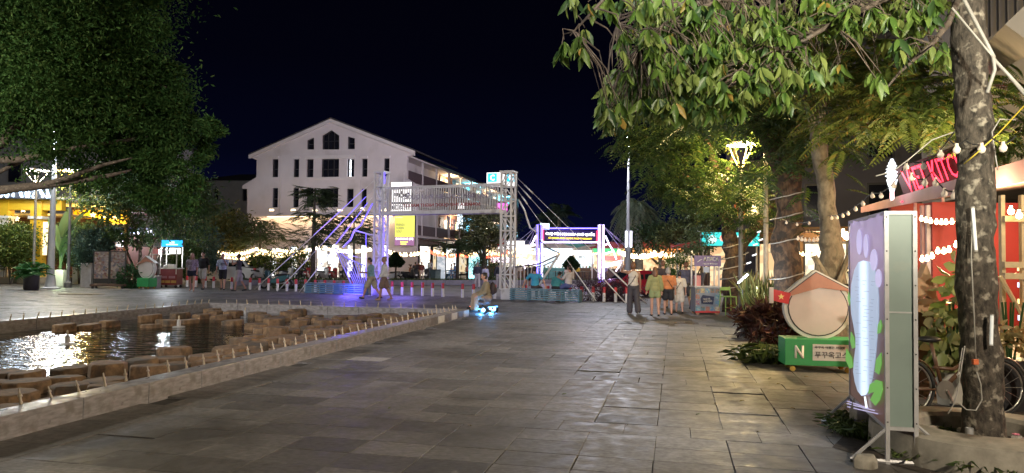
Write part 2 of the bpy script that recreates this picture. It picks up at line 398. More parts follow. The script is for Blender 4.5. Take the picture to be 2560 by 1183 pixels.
# nozzles on the kerb
M_bronze = pm('nozzle bronze', (.42, .35, .25), .45, .25, 20, metal=.3)
def nozzle():
    b = B(); b.lathe([(.016, 0), (.016, .02), (.011, .03), (.011, .065), (.019, .07), (.019, .085), (.008, .1), (.007, .14)], 7)
    return b.build('fountain_nozzle', M_bronze, smooth=True)
n0 = nozzle(); tag(n0, 'small bronze water nozzle standing on the pool kerb', 'nozzle', 'water nozzles along the pool kerb')
first = True
for u0, v0, u1, v1, lean in ((PU0+1, PV1-.29, PU1-.3, PV1-.29, (0, -.22)), (PU0+1, PV0+.29, PU1-.3, PV0+.29, (0, .22)), (PU1-.27, PV0+.9, PU1-.27, PV1-.9, (.22, 0))):
    L = math.hypot(u1-u0, v1-v0); n = int(L/.335)
    for i in range(n+1):
        t = i/n; o = n0 if first else n0.copy()
        if not first: COL.objects.link(o)
        first = False; o['label'] = 'small bronze water nozzle standing on the '+('near front pool kerb' if lean[1] < 0 else 'far left pool kerb' if lean[1] > 0 else 'far end pool kerb')
        o.location = W(u0+(u1-u0)*t, v0+(v1-v0)*t+NR.normal(0, .008), KH); o.rotation_euler = (lean[0]+NR.normal(0, .05), lean[1]*1.0+NR.normal(0, .08), -TH); s_ = NR.uniform(.85, 1.12); o.scale = (s_, s_, s_)
# stepping stones
M_ston = pm('stepping stone', (.165, .10, .052), .75, .5, 9, bump=.015, dirt=((.07, .055, .042), 2.6, .52), world=True)
sl = []
OPEN = [(-400, 848), (130, 822), (450, 808), (600, 806), (650, 818), (610, 846), (520, 862), (330, 890), (110, 915), (-400, 985)]
def in_open(px, py):
    c = False; j = len(OPEN)-1
    for i in range(len(OPEN)):
        (xi, yi), (xj, yj) = OPEN[i], OPEN[j]
        if (yi > py) != (yj > py) and px < (xj-xi)*(py-yi)/(yj-yi)+xi: c = not c
        j = i
    return c
def to_px(p):
    q = MC.inverted() @ Vector(p); return (PW/2-q.x/q.z*F, PH/2+q.y/q.z*F)
for iu in range(30):
    for iv in range(14):
        u = PU0+.75+iu*.66+R.uniform(-.1, .1); v = PV1-.78-iv*.60+R.uniform(-.09, .09)
        if v < PV0+.65 or u > PU1-.6: continue
        px, py = to_px(W(u, v, .03))
        if px < -160 or in_open(px, py): continue
        if iv > 1 and R.random() < (.12 if iv < 3 else .38): continue
        sl.append((u, v, R.uniform(.44, .74), R.uniform(.38, .56)))
placed = []; PT2 = math.pi/2
for k, (u, v, wm, dep) in enumerate(sl):
    c = W(u, v, 0)
    placed.append((c, wm)); n = R.choice((6, 7, 8)); a0 = R.random()*6
    ring = [(wm/2*math.cos(a0+2*math.pi*i/n)*R.uniform(.88, 1.08), dep/2*math.sin(a0+2*math.pi*i/n)*R.uniform(.88, 1.1)) for i in range(n)]
    top = .085+R.uniform(-.06, .06); b = B(); m_ = len(ring)
    vs = [(x*1.0, y*1.0, -.35) for x, y in ring]+[(x*1.02, y*1.02, top-.14) for x, y in ring]+[(x, y, top-.02) for x, y in ring]+[(x*.93, y*.93, top) for x, y in ring]
    fs = [(r_*m_+i, r_*m_+(i+1) % m_, (r_+1)*m_+(i+1) % m_, (r_+1)*m_+i) for r_ in range(3) for i in range(m_)]+[tuple(range(3*m_, 4*m_))]
    b.add(vs, fs); o = b.build('stepping_stone', M_ston, bevel=.012, seg=2); o.location = (c.x, c.y, 0); o.rotation_euler = (R.uniform(-.04, .04), R.uniform(-.04, .04), PT2-TH+R.uniform(-.2, .2))
    uu, vv = UV(c); zone = ('brown stone block in the front rows hugging the near pool kerb' if vv > PV1-2.3 else 'brown stone block at the far right corner end of the pool' if uu > PU1-4.5 else 'brown stone block beyond the open water near the far left pool kerb' if vv < PV1-5 else 'brown stone block in the middle of the pool beside the open water')
    tag(o, zone, 'stepping stone', 'stepping stones in the pool')
dc = B(); dc.box((0, 0, .004), (.62, .42, .008)); [dc.box((-.26+.065*k, 0, .010), (.03, .36, .004)) for k in range(9)]; dc = dc.build('drain_cover', pm('rusty drain cover', (.07, .05, .035), .7, .3, 12)); dc.location = G(1716, 808); dc.rotation_euler = (0, 0, -TH); tag(dc, 'dark square drain cover set in the paving before the walking group', 'drain cover')
# jets standing in the water
M_pvc = pm('grey jet pipe', (.35, .34, .33), .5, .15, 9)
for k, (px, py, lab) in enumerate(((168, 862, 'grey fountain pipe rising from golden reflections in the pool'), (447, 818, 'fountain jet pipe beside the blue reflection in the pool'), (613, 793, 'short pale fountain pipe among the far stepping stones'))):
    p = G(px, py, WZ); t = thing('fountain_pipe', lab, 'fountain pipe', (p.x, p.y, WZ))
    B().lathe([(.045, -.2), (.045, .16), (.03, .18)], 10).build('pipe', M_pvc, t, smooth=True)
    B().lathe([(.14, -.02), (.14, .015), (.05, .03)], 12).build('float_ring', M_pvc, t)
    B().lathe([(.018, .18), (.018, .25), (.01, .27)], 8).build('nozzle_tip', M_bronze, t)
# ================================================================== BUILDINGS
M_plast = pm('white plaster', (.62, .565, .60), .75, .06, .8, bump=.004, dirt=((.5, .45, .47), .35, .56))
M_trim = pm('pale trim', (.66, .61, .63), .7, .05, 2)
M_roof = pm('dark roof sheet', (.05, .045, .05), .7, .2, 3)
M_frame = pm('dark window frame', (.03, .028, .032), .4, .1, 5)
M_pane = pm('dark window pane', (.012, .013, .02), .08, .3, 1, spec=.8)
M_brown = pm('brown shutter panel', (.085, .045, .04), .6, .2, 3)
M_rail = pm('dark balcony panel', (.10, .065, .075), .6, .15, 3)
def litwin(name, c1, c2, s, scale=2.5, dark=.55):
    m = bpy.data.materials.new(name); m.use_nodes = True; n = m.node_tree.nodes; l = m.node_tree.links; b = n['Principled BSDF']
    t = n.new('ShaderNodeTexCoord'); v = n.new('ShaderNodeTexVoronoi'); v.distance = 'CHEBYCHEV'; v.inputs['Scale'].default_value = scale; l.new(t.outputs['Object'], v.inputs['Vector'])
    cr = n.new('ShaderNodeValToRGB'); cr.color_ramp.interpolation = 'CONSTANT'; l.new(v.outputs['Color'], cr.inputs[0])
    E = cr.color_ramp.elements; E[0].color = (*c1, 1); E[1].color = (*c2, 1); E[1].position = .55; e = E.new(.78); e.color = (c1[0]*.3, c1[1]*.28, c1[2]*.3, 1); e = E.new(.9); e.color = (.25, .12, .08, 1)
    l.new(cr.outputs[0], b.inputs['Emission Color']); b.inputs['Emission Strength'].default_value = s; b.inputs['Base Color'].default_value = (.3, .3, .3, 1); b.inputs['Roughness'].default_value = .2
    return m
M_shop = litwin('lit shop interior', (1, .93, .76), (.85, .93, 1), .85)
M_shopw = litwin('warm shop interior', (1, .78, .45), (1, .9, .7), .32)
M_stl = [litwin('stall goods white', (1, .93, .8), (.7, .6, .4), .45, 4.5), litwin('stall goods warm', (1, .75, .4), (.8, .45, .2), .42, 4.0), litwin('stall goods cool', (.6, .85, 1), (.9, .95, 1), .45, 4.2)]
M_shopc = litwin('cool shop interior', (.75, .95, 1), (.95, .98, 1), .36, 1.6)
E_warm = em('warm lamp', (1, .80, .48), 9); E_white = em('white lamp', (1, .97, .92), 9); E_cool = em('cool white lamp', (.85, .93, 1), 2)
U0, V0 = 53.353, -27.2
gb = thing('gable_house', 'white four storey shophouse with wide gable front and dark windows', 'building', W(U0, V0), -TH)
GP0 = W(U0, 0)
def fl(px, py): q = PL(px, py, GP0, UD); return (UV(q)[1]-V0, q.z)
def rect(x0, y0, x1, y1): a = fl(x0, y0); b = fl(x1, y1); return [(a[0], b[1]), (b[0], b[1]), (b[0], a[1]), (a[0], a[1])]
wall = [fl(618, 690), fl(618, 472), fl(606, 472), fl(606, 464), fl(641, 443), fl(642, 400), fl(631, 396), fl(631, 388), fl(830, 300), fl(1034, 378), fl(1034, 388), fl(1017, 391), fl(1017, 446), fl(1062, 474), fl(1041, 484), fl(1042, 690)]
wall[0] = (wall[0][0], -.1); wall[-1] = (wall[-1][0], -.1)
wins = [rect(*r) for r in ((681, 398, 695, 443), (734, 398, 747, 443), (767, 398, 783, 443), (804, 398, 847, 443), (868, 398, 886, 443), (905, 397, 918, 442), (960, 396, 973, 441),
        (681, 470, 694, 519), (733, 470, 747, 519), (766, 470, 783, 518), (803, 471, 845, 518), (867, 472, 883, 518), (903, 472, 916, 518))]
wins += [[fl(767, 374), fl(785, 374), fl(785, 343), fl(767, 351)], [fl(869, 373), fl(887, 373), fl(887, 346), fl(869, 341)], [fl(805, 374), fl(848, 374), fl(848, 339), fl(828, 325), fl(805, 339)]]
shops = [rect(*r) for r in ((676, 620, 690, 672), (724, 616, 742, 672), (760, 612, 772, 674), (790, 612, 846, 676), (866, 612, 881, 676), (900, 612, 916, 676), (956, 612, 970, 676))]
for s_ in shops: s_[0] = (s_[0][0], .05); s_[1] = (s_[1][0], .05)
B().prism(wall, 0, .32, holes=wins+shops).build('wall', M_plast, gb)
for i, w in enumerate(wins):
    cx = sum(p[0] for p in w)/len(w); cz = sum(p[1] for p in w)/len(w); inn = [(cx+(p[0]-cx)*.88, cz+(p[1]-cz)*.94) for p in w]
    wd_ = max(p[0] for p in w)-min(p[0] for p in w)
    f = B(); f.prism(w, .14, .2, holes=[inn]); zs = [p[1] for p in w]
    nb = 3 if wd_ > 1 else 1
    for k in range(1, nb): f.box((min(p[0] for p in w)+wd_*k/nb, .17, cz), (.05, .05, (max(zs)-min(zs))*.9))
    f.box((cx, .17, min(zs)+.45*(max(zs)-min(zs))), (wd_*.88, .05, .05))
    f = f.build('window', M_frame, gb)
    B().prism(inn, .21, .23).build('pane', M_pane, f)
B().box((fl(877, 420)[0]-.12, .22, fl(877, 420)[1]), (.13, .02, 1.35)).build('lit_window_gap', E_cool, gb)
for w in shops:
    x0, x1, z0, z1 = w[0][0], w[1][0], w[0][1], w[2][1]
    f = B(); f.prism(w, .12, .18, holes=[[(x0+.05, z0+.05), (x1-.05, z0+.05), (x1-.05, z1-.05), (x0+.05, z1-.05)]])
    if x1-x0 > 1.2: f.box(((x0+x1)/2, .15, (z0+z1)/2), (.06, .05, z1-z0))
    f = f.build('shop_window', M_frame, gb); B().box(((x0+x1)/2, .26, (z0+z1)/2), (x1-x0, .02, z1-z0)).build('pane', M_shop, f)
body = [(p[0]*.985, p[1]) for p in wall[:1]]+[(wall[0][0]+.1, wall[1][1]), fl(642, 446), fl(643, 402), fl(830, 306), (fl(1017, 0)[0]-.9, fl(1017, 392)[1]), (fl(1017, 0)[0]-.9, -.1)]
B().prism([body[0], body[1], body[2], body[3], body[4], body[5], body[6]], .42, 11.2).build('rear_body', M_plast, gb)
rl = [fl(626, 389), fl(830, 298.5), fl(1038, 378)]
B().prism([rl[0], rl[1], rl[2], (rl[2][0], rl[2][1]+.12), (rl[1][0], rl[1][1]+.12), (rl[0][0], rl[0][1]+.12)], -.25, 11.4).build('roof', M_roof, gb)
for a_, b_ in ((rl[0], rl[1]), (rl[1], rl[2])):
    B().prism([(a_[0], a_[1]-.28), (b_[0], b_[1]-.28), (b_[0], b_[1]-.003), (a_[0], a_[1]-.003)], -.28, -.003).build('barge_board', M_trim, gb)
x0, z0 = fl(668, 543); x1, _ = fl(985, 543)
B().box(((x0+x1)/2, -.14, z0+.1), (x1-x0, .28, .1)).build('cornice', M_trim, gb, bevel=.02)
wl_ = light('cornice_wash', 'AREA', ((x0+x1)/2, -.5, z0-.05), 62, (1, .66, .30), gb, 13, aim=(0, .35, -1)); wl_.data.shape = 'RECTANGLE'; wl_.data.size_y = .12
B().box(((x0+x1)/2, -.1, z0+.035), (x1-x0-.2, .05, .02)).build('light_strip', em('cornice strip', (1, .74, .38), 3.5), gb)
for px in (680, 734, 788, 851, 906, 960):
    x, z = fl(px, 529); pr = [(x+.26*math.cos(a), z+.36*math.sin(a)) for a in [math.pi*k/8 for k in range(9)]]
    w_ = B().prism(pr, -.06, -.003).build('wall_lamp', M_trim, gb)
    pr2 = [(x+.21*math.cos(a), z+.04+.28*math.sin(a)) for a in [math.pi*k/8 for k in range(9)]]
    B().prism(pr2, -.075, -.062).build('lamp_glass', em('wall lamp glass', (1, .80, .48), 1.6), w_)
for r in ((764, 390, 888, 396), (764, 444, 888, 449), (764, 519, 888, 524), (726, 519, 752, 523), (677, 519, 698, 523), (678, 391, 697, 395), (731, 391, 750, 395), (902, 391, 920, 395), (957, 390, 976, 394)):
    a = fl(r[0], r[1]); b = fl(r[2], r[3]); B().box(((a[0]+b[0])/2, -.05, (a[1]+b[1])/2), (b[0]-a[0], .1, a[1]-b[1])).build('window_ledge', M_trim, gb)
for r in ((750, 396, 765, 519), (887, 396, 901, 519)):
    a = fl(r[0], r[1]); b = fl(r[2], r[3]); B().box(((a[0]+b[0])/2, -.04, (a[1]+b[1])/2), (b[0]-a[0], .08, a[1]-b[1])).build('pilaster', M_plast, gb)
# --- side balconies of the gable house and the row running back from it
XS = -20.77-V0
def side_bay(parent, y0, y1, floors, wallm, col=M_brown, lit=None):
    for (z0, z1) in floors:
        B().box((XS-.6, (y0+y1)/2, z0-.06), (1.2, y1-y0, .14)).build('balcony_slab', M_trim, parent)
        n = max(1, round((y1-y0)/3.7))
        for k in range(n+1):
            B().box((XS-.08, y0+(y1-y0)*k/n+(.06 if k == 0 else -.06 if k == n else 0), (z0+z1)/2), (.14, .12, z1-z0-.14)).build('pillar', M_trim, parent)
        for k in range(n):
            ya, yb = y0+(y1-y0)*k/n, y0+(y1-y0)*(k+1)/n; L = yb-ya
            B().box((XS-.1, (ya+yb)/2, z0+.5), (.05, L-.2, .82)).build('railing_panel', M_rail, parent)
            B().box((XS-.1, (ya+yb)/2, z0+.95), (.06, L-.2, .05)).build('handrail', M_trim, parent)
            B().box((XS-1.14, ya+L*.28, (z0+z1)/2), (.06, L*.34, z1-z0-.2)).build('shutter', col, parent)
            B().box((XS-1.14, ya+L*.68, (z0+z1)/2-.1), (.05, L*.3, z1-z0-.5)).build('balcony_door', M_pane if lit is None else lit, parent)
    B().box((XS-.6, (y0+y1)/2, floors[-1][1]+.02), (1.5, y1-y0, .14)).build('balcony_roof', M_trim, parent)
side_bay(gb, .42, 11.2, [(3.5, 5.75), (7.78, 9.75)], M_plast)
B().box((XS-.6, 5.8, 6.9), (1.2, 10.8, 1.75)).build('parapet_wall', M_plast, gb)
for y_, z_a in ((6.4, 4.0), (9.6, 8.2), (2.6, 8.2)):
    ac = B().box((XS-.75, y_, z_a), (.32, .8, .56)).build('air_conditioner', M_trim, gb, bevel=.02); B().lathe([(.20, -.01), (.20, .01)], 14, (XS-.58, y_-.1, z_a), axis='X').build('fan_grille', M_frame, ac)
for xx in (fl(700, 600)[0], fl(1008, 600)[0]): B().tube([(xx, -.05, 2.6), (xx, -.05, 8.4)], .045, 6).build('downpipe', M_trim, gb)
M_aw = pm('brown awning sheet', (.10, .05, .04), .6, .15, 4)
def awning(parent, y0, y1, z=3.38, out=2.6):
    b = B(); b.add([(XS+.05, y0, z), (XS+out, y0, z-.55), (XS+out, y1, z-.55), (XS+.05, y1, z), (XS+.05, y0, z-.06), (XS+out, y0, z-.61), (XS+out, y1, z-.61), (XS+.05, y1, z-.06)],
                   [(0, 1, 2, 3), (7, 6, 5, 4), (0, 4, 5, 1), (1, 5, 6, 2), (2, 6, 7, 3)]); b.build('awning', M_aw, parent)
    for y in (y0+.15, (y0+y1)/2, y1-.15): B().tube([(XS+out-.15, y, 0), (XS+out-.15, y, z-.6)], .06, 8).build('awning_post', M_trim, parent)
awning(gb, 1.2, 11.1)
for k in range(3):
    y = 2.4+k*3.4; f = B().box((XS-1.5+1.05, y, 1.45), (.1, 2.9, 2.8)).build('shop_front', M_frame, gb); B().box((XS-.385, y, 1.45), (.02, 2.5, 2.5)).build('pane', M_shopw if k != 1 else M_shop, f)
cols = [('plain', (.40, .22, .13), 'orange walled shophouse with lit balcony beside the white gable house'), ('b', (.20, .33, .38), 'blue grey shophouse with cyan lit top floor in the row'), ('c', (.42, .38, .33), 'cream shophouse beyond the blue one in the row'), ('d', (.3, .3, .33), 'grey shophouse at the far end of the row')]
E_cyan = em('cyan lit panel', (.10, .75, .95), 1.1); E_pink = em('pink lit panel', (1, .12, .75), .9)
for k, (nm, c, lab) in enumerate(cols):
    y0, y1 = 11.4+k*7.6, 11.4+(k+1)*7.6-.2
    h = thing('shophouse', lab, 'building', W(U0, V0), -TH, 'shophouses in the row')
    m = pm('shophouse wall '+nm, c, .75, .1, 2)
    B().box((XS-1.2-4, (y0+y1)/2, 5), (8, y1-y0, 10.1)).build('wall', m, h)
    side_bay(h, y0, y1, [(3.5, 5.75), (7.78, 9.75)], m, M_brown, (em('lit balcony glow', (1, .75, .42), .9) if k in (0, 2) else E_cyan))
    B().box((XS-.6, (y0+y1)/2, 6.9), (1.2, y1-y0, 1.75)).build('parapet_wall', m, h)
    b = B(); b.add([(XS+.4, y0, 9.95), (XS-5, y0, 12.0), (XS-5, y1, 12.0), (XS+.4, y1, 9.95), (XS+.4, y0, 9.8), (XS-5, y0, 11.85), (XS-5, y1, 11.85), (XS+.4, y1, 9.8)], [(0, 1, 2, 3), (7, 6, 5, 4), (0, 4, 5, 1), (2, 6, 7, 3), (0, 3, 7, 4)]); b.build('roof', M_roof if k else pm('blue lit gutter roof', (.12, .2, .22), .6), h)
    light('balcony_lamp', 'POINT', (XS-.5, y0+1.6, 9.3), 130, (1, .7, .35) if k in (0, 2) else (.2, .8, 1), h, .12); light('balcony_lamp', 'POINT', (XS-.5, y0+4, 5.3), 110, (1, .8, .6) if k in (0, 2) else (.4, .8, 1), h, .12)
    awning(h, y0+.1, y1-.1)
    for q in range(2):
        y = y0+2+q*3.7; f = B().box((XS-.5, y, 1.45), (.1, 3.2, 2.8)).build('shop_front', M_frame, h); B().box((XS-.43, y, 1.45), (.02, 2.9, 2.5)).build('pane', (M_shop, M_shopw, M_shopc)[(k+q) % 3], f)
def boxsign(name, label, loc, w, h, d, face, rz=-TH, edge=None, group=None, frame=True):
    t = thing(name, label, 'sign', loc, rz, group)
    B().box((0, d/2+.003, 0), (w+.04, d, h+.04)).build('sign_box', edge or M_frame, t, bevel=.01); B().box((0, -.006, 0), (w, .012, h)).build('lit_panel', face, t)
    return t
def fsign(name, label, x0, y0, x1, y1, face, off=.35, d=.2, **k):
    p = W(U0-off, 0); a = PL(x0, y0, p, UD); b = PL(x1, y1, p, UD); c = (a+b)/2
    w = (b-a).dot(VD); h = a.z-b.z
    return boxsign(name, label, c, w, h, d, face, **k), w, h
E_signw = em('white sign light', (1, .97, .95), .6); E_yel = em('yellow sign light', (.72, .74, .12), .36); E_pur = em('purple sign light', (.36, .16, .36), .25)
M_ink = pm('dark lettering', (.05, .045, .05), .6, 0, 5); M_inkg = pm('grey lettering', (.18, .17, .17), .6, 0, 5); E_ly = em('yellow letters', (1, .8, .1), .8); E_lw = em('white letters', (1, 1, 1), .9)
t, w, h = fsign('lit_shop_sign', 'white backlit sign board with dark shapes on the corner of the white house', 978, 456, 1028, 528, E_signw)
B().box((0, -.016, h*.28), (w, .012, h*.045)).build('divider_bar', M_frame, t); B().box((0, -.016, -h*.22), (w, .012, h*.07)).build('divider_bar', M_frame, t)
text('góc', w*.86, h*.3, M_ink, t, (0, -.014, h*.04), bold=.04); text('MODULE', w*.9, h*.15, M_ink, t, (0, -.014, -h*.37), bold=.02)
t, w, h = fsign('golf_banner', 'yellow lit banner of a screen golf hall hanging on the white house', 988, 539, 1036, 614, E_yel, off=.5)
B().box((0, -.018, -h*.36), (w, .012, h*.28)).build('purple_panel', E_pur, t)
text('FRIENDS\nSCREEN\nGOLF', w*.42, h*.30, M_inkg, t, (-w*.22, -.014, h*.08)); text('BOOKING (37)', w*.88, h*.09, E_lw, t, (0, -.026, -h*.29), bold=.02)
B().box((-w*.02, -.03, -h*.385), (w*.38, .01, h*.035)).build('print_bar', E_ly, t)
B().box((-w*.05, -.03, -h*.455), (w*.3, .01, h*.03)).build('print_bar', E_ly, t)
t, w, h = fsign('cyan_white_sign', 'white and cyan lit rooftop sign with letter C squares behind the right gate tower', 1217, 432, 1292, 466, E_signw, off=-8)
for s_ in (-1, 1):
    B().box((w*(.31*s_), -.018, h*.14), (w*.30, .012, h*.62)).build('cyan_square', em('cyan sign', (.03, .55, .75), .55), t)
    text('C', w*.15, h*.42, E_lw, t, (w*.31*s_, -.026, h*.14), bold=.03)
for y in (-1.4, 1.4): B().tube([(y, .1, -h/2), (y, .1, -h/2-4)], .05, 6).build('sign_post', M_frame, t)
# blade signs standing out from the row
def sidesign(name, label, px, py0, py1, face, yy, wd=.9):
    p = W(U0+yy, 0); a = PL(px, py0, p, UD); b = PL(px, py1, p, UD); c = (a+b)/2
    return boxsign(name, label, c, wd, a.z-b.z, .15, face)
sidesign('blade_sign', 'tall narrow white lit blade sign hung on the balcony row', 1150, 536, 574, em('blue white sign', (.75, .9, 1), 1), 12, .5)
sidesign('blade_sign', 'pink lit panel on the row just left of the gate tower', 1255, 508, 530, E_pink, 24, 1.2)
sidesign('round_sign', 'small bright sign board above the awnings of the row', 1155, 508, 522, E_signw, 13, .7)
# dark house at the left of the gable house and the far left block
M_grey = pm('grey plaster', (.23, .23, .25), .8, .1, 1.5)
p0 = W(62, 0)
def f2(px, py): q = PL(px, py, p0, UD); return (UV(q)[1]+40, q.z)
hb = thing('dark_house', 'unlit grey house with hip roof left of the white gable house', 'building', W(62, -40), -TH)
pl = [f2(500, 690), f2(500, 452), f2(628, 452), f2(628, 690)]; pl[0] = (pl[0][0], -.1); pl[3] = (pl[3][0], -.1)
hw = [[f2(*q) for q in ((a, d), (c, d), (c, b), (a, b))] for a, b, c, d in ((534, 472, 546, 503), (606, 472, 617, 503), (534, 520, 546, 548), (575, 522, 588, 548))]
B().prism(pl, 0, .3, holes=hw).build('wall', M_grey, hb); B().prism([(p[0]*.98, p[1]-.05) for p in pl], .4, 9).build('rear_body', M_grey, hb)
for w in hw: f = B().prism(w, .12, .16).build('window', M_frame, hb); B().prism([(p[0]+(.08 if i in (0, 3) else -.08), p[1]+(.08 if i < 2 else -.08)) for i, p in enumerate(w)], .10, .118).build('pane', M_pane, f)
a = f2(493, 452); b = f2(640, 452); r1 = f2(540, 424); r2 = f2(585, 424)
B().add([(a[0], -.5, a[1]), (b[0], -.5, b[1]), (b[0], 9.5, b[1]), (a[0], 9.5, a[1]), (r1[0], 4, r1[1]), (r2[0], 4, r2[1])], [(0, 1, 5, 4), (1, 2, 5), (2, 3, 4, 5), (3, 0, 4), (3, 2, 1, 0)]).build('roof', M_roof, hb)
# ================================================================== LAMPS
M_pole = pm('painted lamp pole', (.50, .49, .48), .45, .1, 4)
M_dark = pm('black metal', (.02, .02, .022), .45, .1, 5)
def ring_lamp(label, base, top, col, power, r=.42, pole_m=None, group='ring topped plaza lamps', glow=6.):
    t = thing('ring_lamp', label, 'street lamp', (base.x, base.y, 0), 0, group); pm_ = pole_m or pm('grey lamp post', (.16, .155, .15), .5, .1, 4)
    B().lathe([(.17, 0), (.17, .25), (.10, .32), (.075, .4), (.06, top-.85), (.09, top-.82), (.09, top-.7)], 12).build('pole', pm_, t, smooth=True)
    for k in range(4):
        a = math.pi/4+k*math.pi/2; B().tube([(.06*math.cos(a), .06*math.sin(a), top-.72), (.28*r/.42*math.cos(a), .28*r/.42*math.sin(a), top-.3), (r*.95*math.cos(a), r*.95*math.sin(a), top)], .016, 6).build('strut', em('lit strut %s' % (col,), col, .16), t)
    B().lathe([(.02, .06), (r*.7, .05), (r, 0), (r, -.03), (r*.96, -.03)], 24, (0, 0, top)).build('shade', M_trim, t)
    B().lathe([(.001, -.012), (r*.95, -.03), (r*.95, -.036), (.001, -.018)], 24, (0, 0, top)).build('glow_disc', em('lamp disc %s' % (col,), col, glow), t)
    light('lamp_light', 'POINT', (0, 0, top-.25), power, col, t, .2)
    return t
WARM = (1, .72, .30); NEUT = (1, .90, .74); COOLW = (.82, .9, 1)
ring_lamp('warm glowing ring lamp among leaves above the photo cart', W(*UV(G(1852, 792))), D(1855, 362, 21.6).z, WARM, 380, glow=1.8)
ring_lamp('pale lamp post rising behind the snake plants', G(1915, 800), 5.6, WARM, 520, pole_m=pm('cream lamp pole', (.62, .56, .45), .5))
ring_lamp('ring lamp left of the tall pole under the dark tree', D(85, 640, 38)*1, D(95, 425, 38).z, NEUT, 150, .6)
ring_lamp('ring lamp right of the tall pole under the dark tree', D(172, 640, 36)*1, D(168, 427, 36).z, (1, .70, .26), 330, .6)
ring_lamp('unseen added ring lamp at the near restaurant end of the plaza', Vector((4.6, -1.6, 0)), 5.2, (1, .85, .64), 1250)  # added out of view for the warm light on paving and near leaves
ring_lamp('unseen added ring lamp left of the pool under the dark tree', Vector((-15.6, 12.5, 0)), 5.6, (1, .93, .78), 1250)  # added out of view to brighten the dark tree and pool stones
# tree floodlight added out of view behind the camera to light the hanging branches
t = thing('added_flood_post', 'unseen short post with an added floodlight aimed up at the hanging branches', 'floodlight', (1.2, -3.2, 0))
B().lathe([(.06, 0), (.05, 2.6)], 10).build('pole', M_dark, t); B().box((0, .0, 2.7), (.34, .14, .26)).build('lamp_head', M_dark, t); B().box((0, .08, 2.7), (.28, .01, .2)).build('glass', em('flood glass', (1, .9, .68), 6), t)
light('tree_fill', 'SPOT', (0, .14, 2.72), 2300, (1, .95, .74), t, .12, aim=Vector((.30, 1, .33)), angle=rad(54), blend=.6)
t = thing('tall_pole', 'unseen tall pole with an added floodlight at the near end of the plaza', 'street lamp', (-2.6, -6, 0)); B().lathe([(.25, 0), (.19, .5), (.12, 3), (.08, 8)], 12).build('pole', M_pole, t, smooth=True); B().box((0, .1, 8.1), (.5, .3, .22)).build('lamp_head', M_dark, t); B().box((0, .255, 8.1), (.42, .01, .16)).build('lamp_glass', em('pole lamp near', (1, .93, .84), 8), t)  # pole added behind the camera to light gate and people from the front
light('plaza_fill', 'SPOT', (0, .4, 8.1), 5600, (.96, .92, .95), t, .2, aim=G(1250, 735)+Vector((2.6, 6, 1.6-8.1)), angle=rad(46), blend=.75)
# tall light pole right of the market portal
pb = D(1570, 690, 38); t = thing('light_pole', 'tall slim pole with a bright white lamp head beside the palms', 'street lamp', (pb.x, pb.y, 0)); H = D(1570, 347, 38).z
B().lathe([(.14, 0), (.14, 2.4), (.11, 2.5), (.05, H)], 10).build('pole', pm('weathered pole', (.22, .22, .23), .6, .1, 4), t, smooth=True)
for s_ in (-1, 1): B().lathe([(.05, 2.35), (.05, 3.2)], 8, (.13*s_, -.14, 0)).build('light_tube', em('pole tube', (.85, .85, 1), 1.5), t)
B().box((-.1, 0, H+.03), (.34, .22, .10)).build('lamp_head', M_trim, t); B().box((-.1, 0, H-.03), (.30, .20, .02)).build('lamp_glass', em('pole lamp', (.9, .95, 1), 18), t)
B().ball((-.12, -.12, H+.0), .10, 8).build('lamp_globe', em('pole lamp', (.9, .95, 1), 18), t)
tgt = W(53.4, -27, 6.5)-Vector((pb.x, pb.y, H))
light('pole_flood', 'SPOT', (-.3, .1, H-.2), 2250, (.96, .87, 1.0), t, .15, aim=tgt, angle=rad(46), blend=.35)
light('pole_light', 'POINT', (-.9, -.9, H-.1), 900, (.85, .88, 1), t, .15)
# tall grey pole on the left
pb = G(126, 722); t = thing('tall_pole', 'tall grey pole on a flared base beside the dark planter', 'street lamp', (pb.x, pb.y, 0)); H = D(129, 333, pb.y).z
B().lathe([(.42, 0), (.42, .05), (.25, .1), (.19, .5), (.16, .7), (.13, 3), (.08, H)], 12).build('pole', M_pole, t, smooth=True)
B().lathe([(.08, 0), (.1, .05), (.07, .2), (.02, .26)], 10, (0, 0, H)).build('lamp_head', em('cool white lamp', (.85, .93, 1), 8), t)
light('pole_light', 'POINT', (.2, -.5, H), 800, (.80, .90, 1), t, .45)
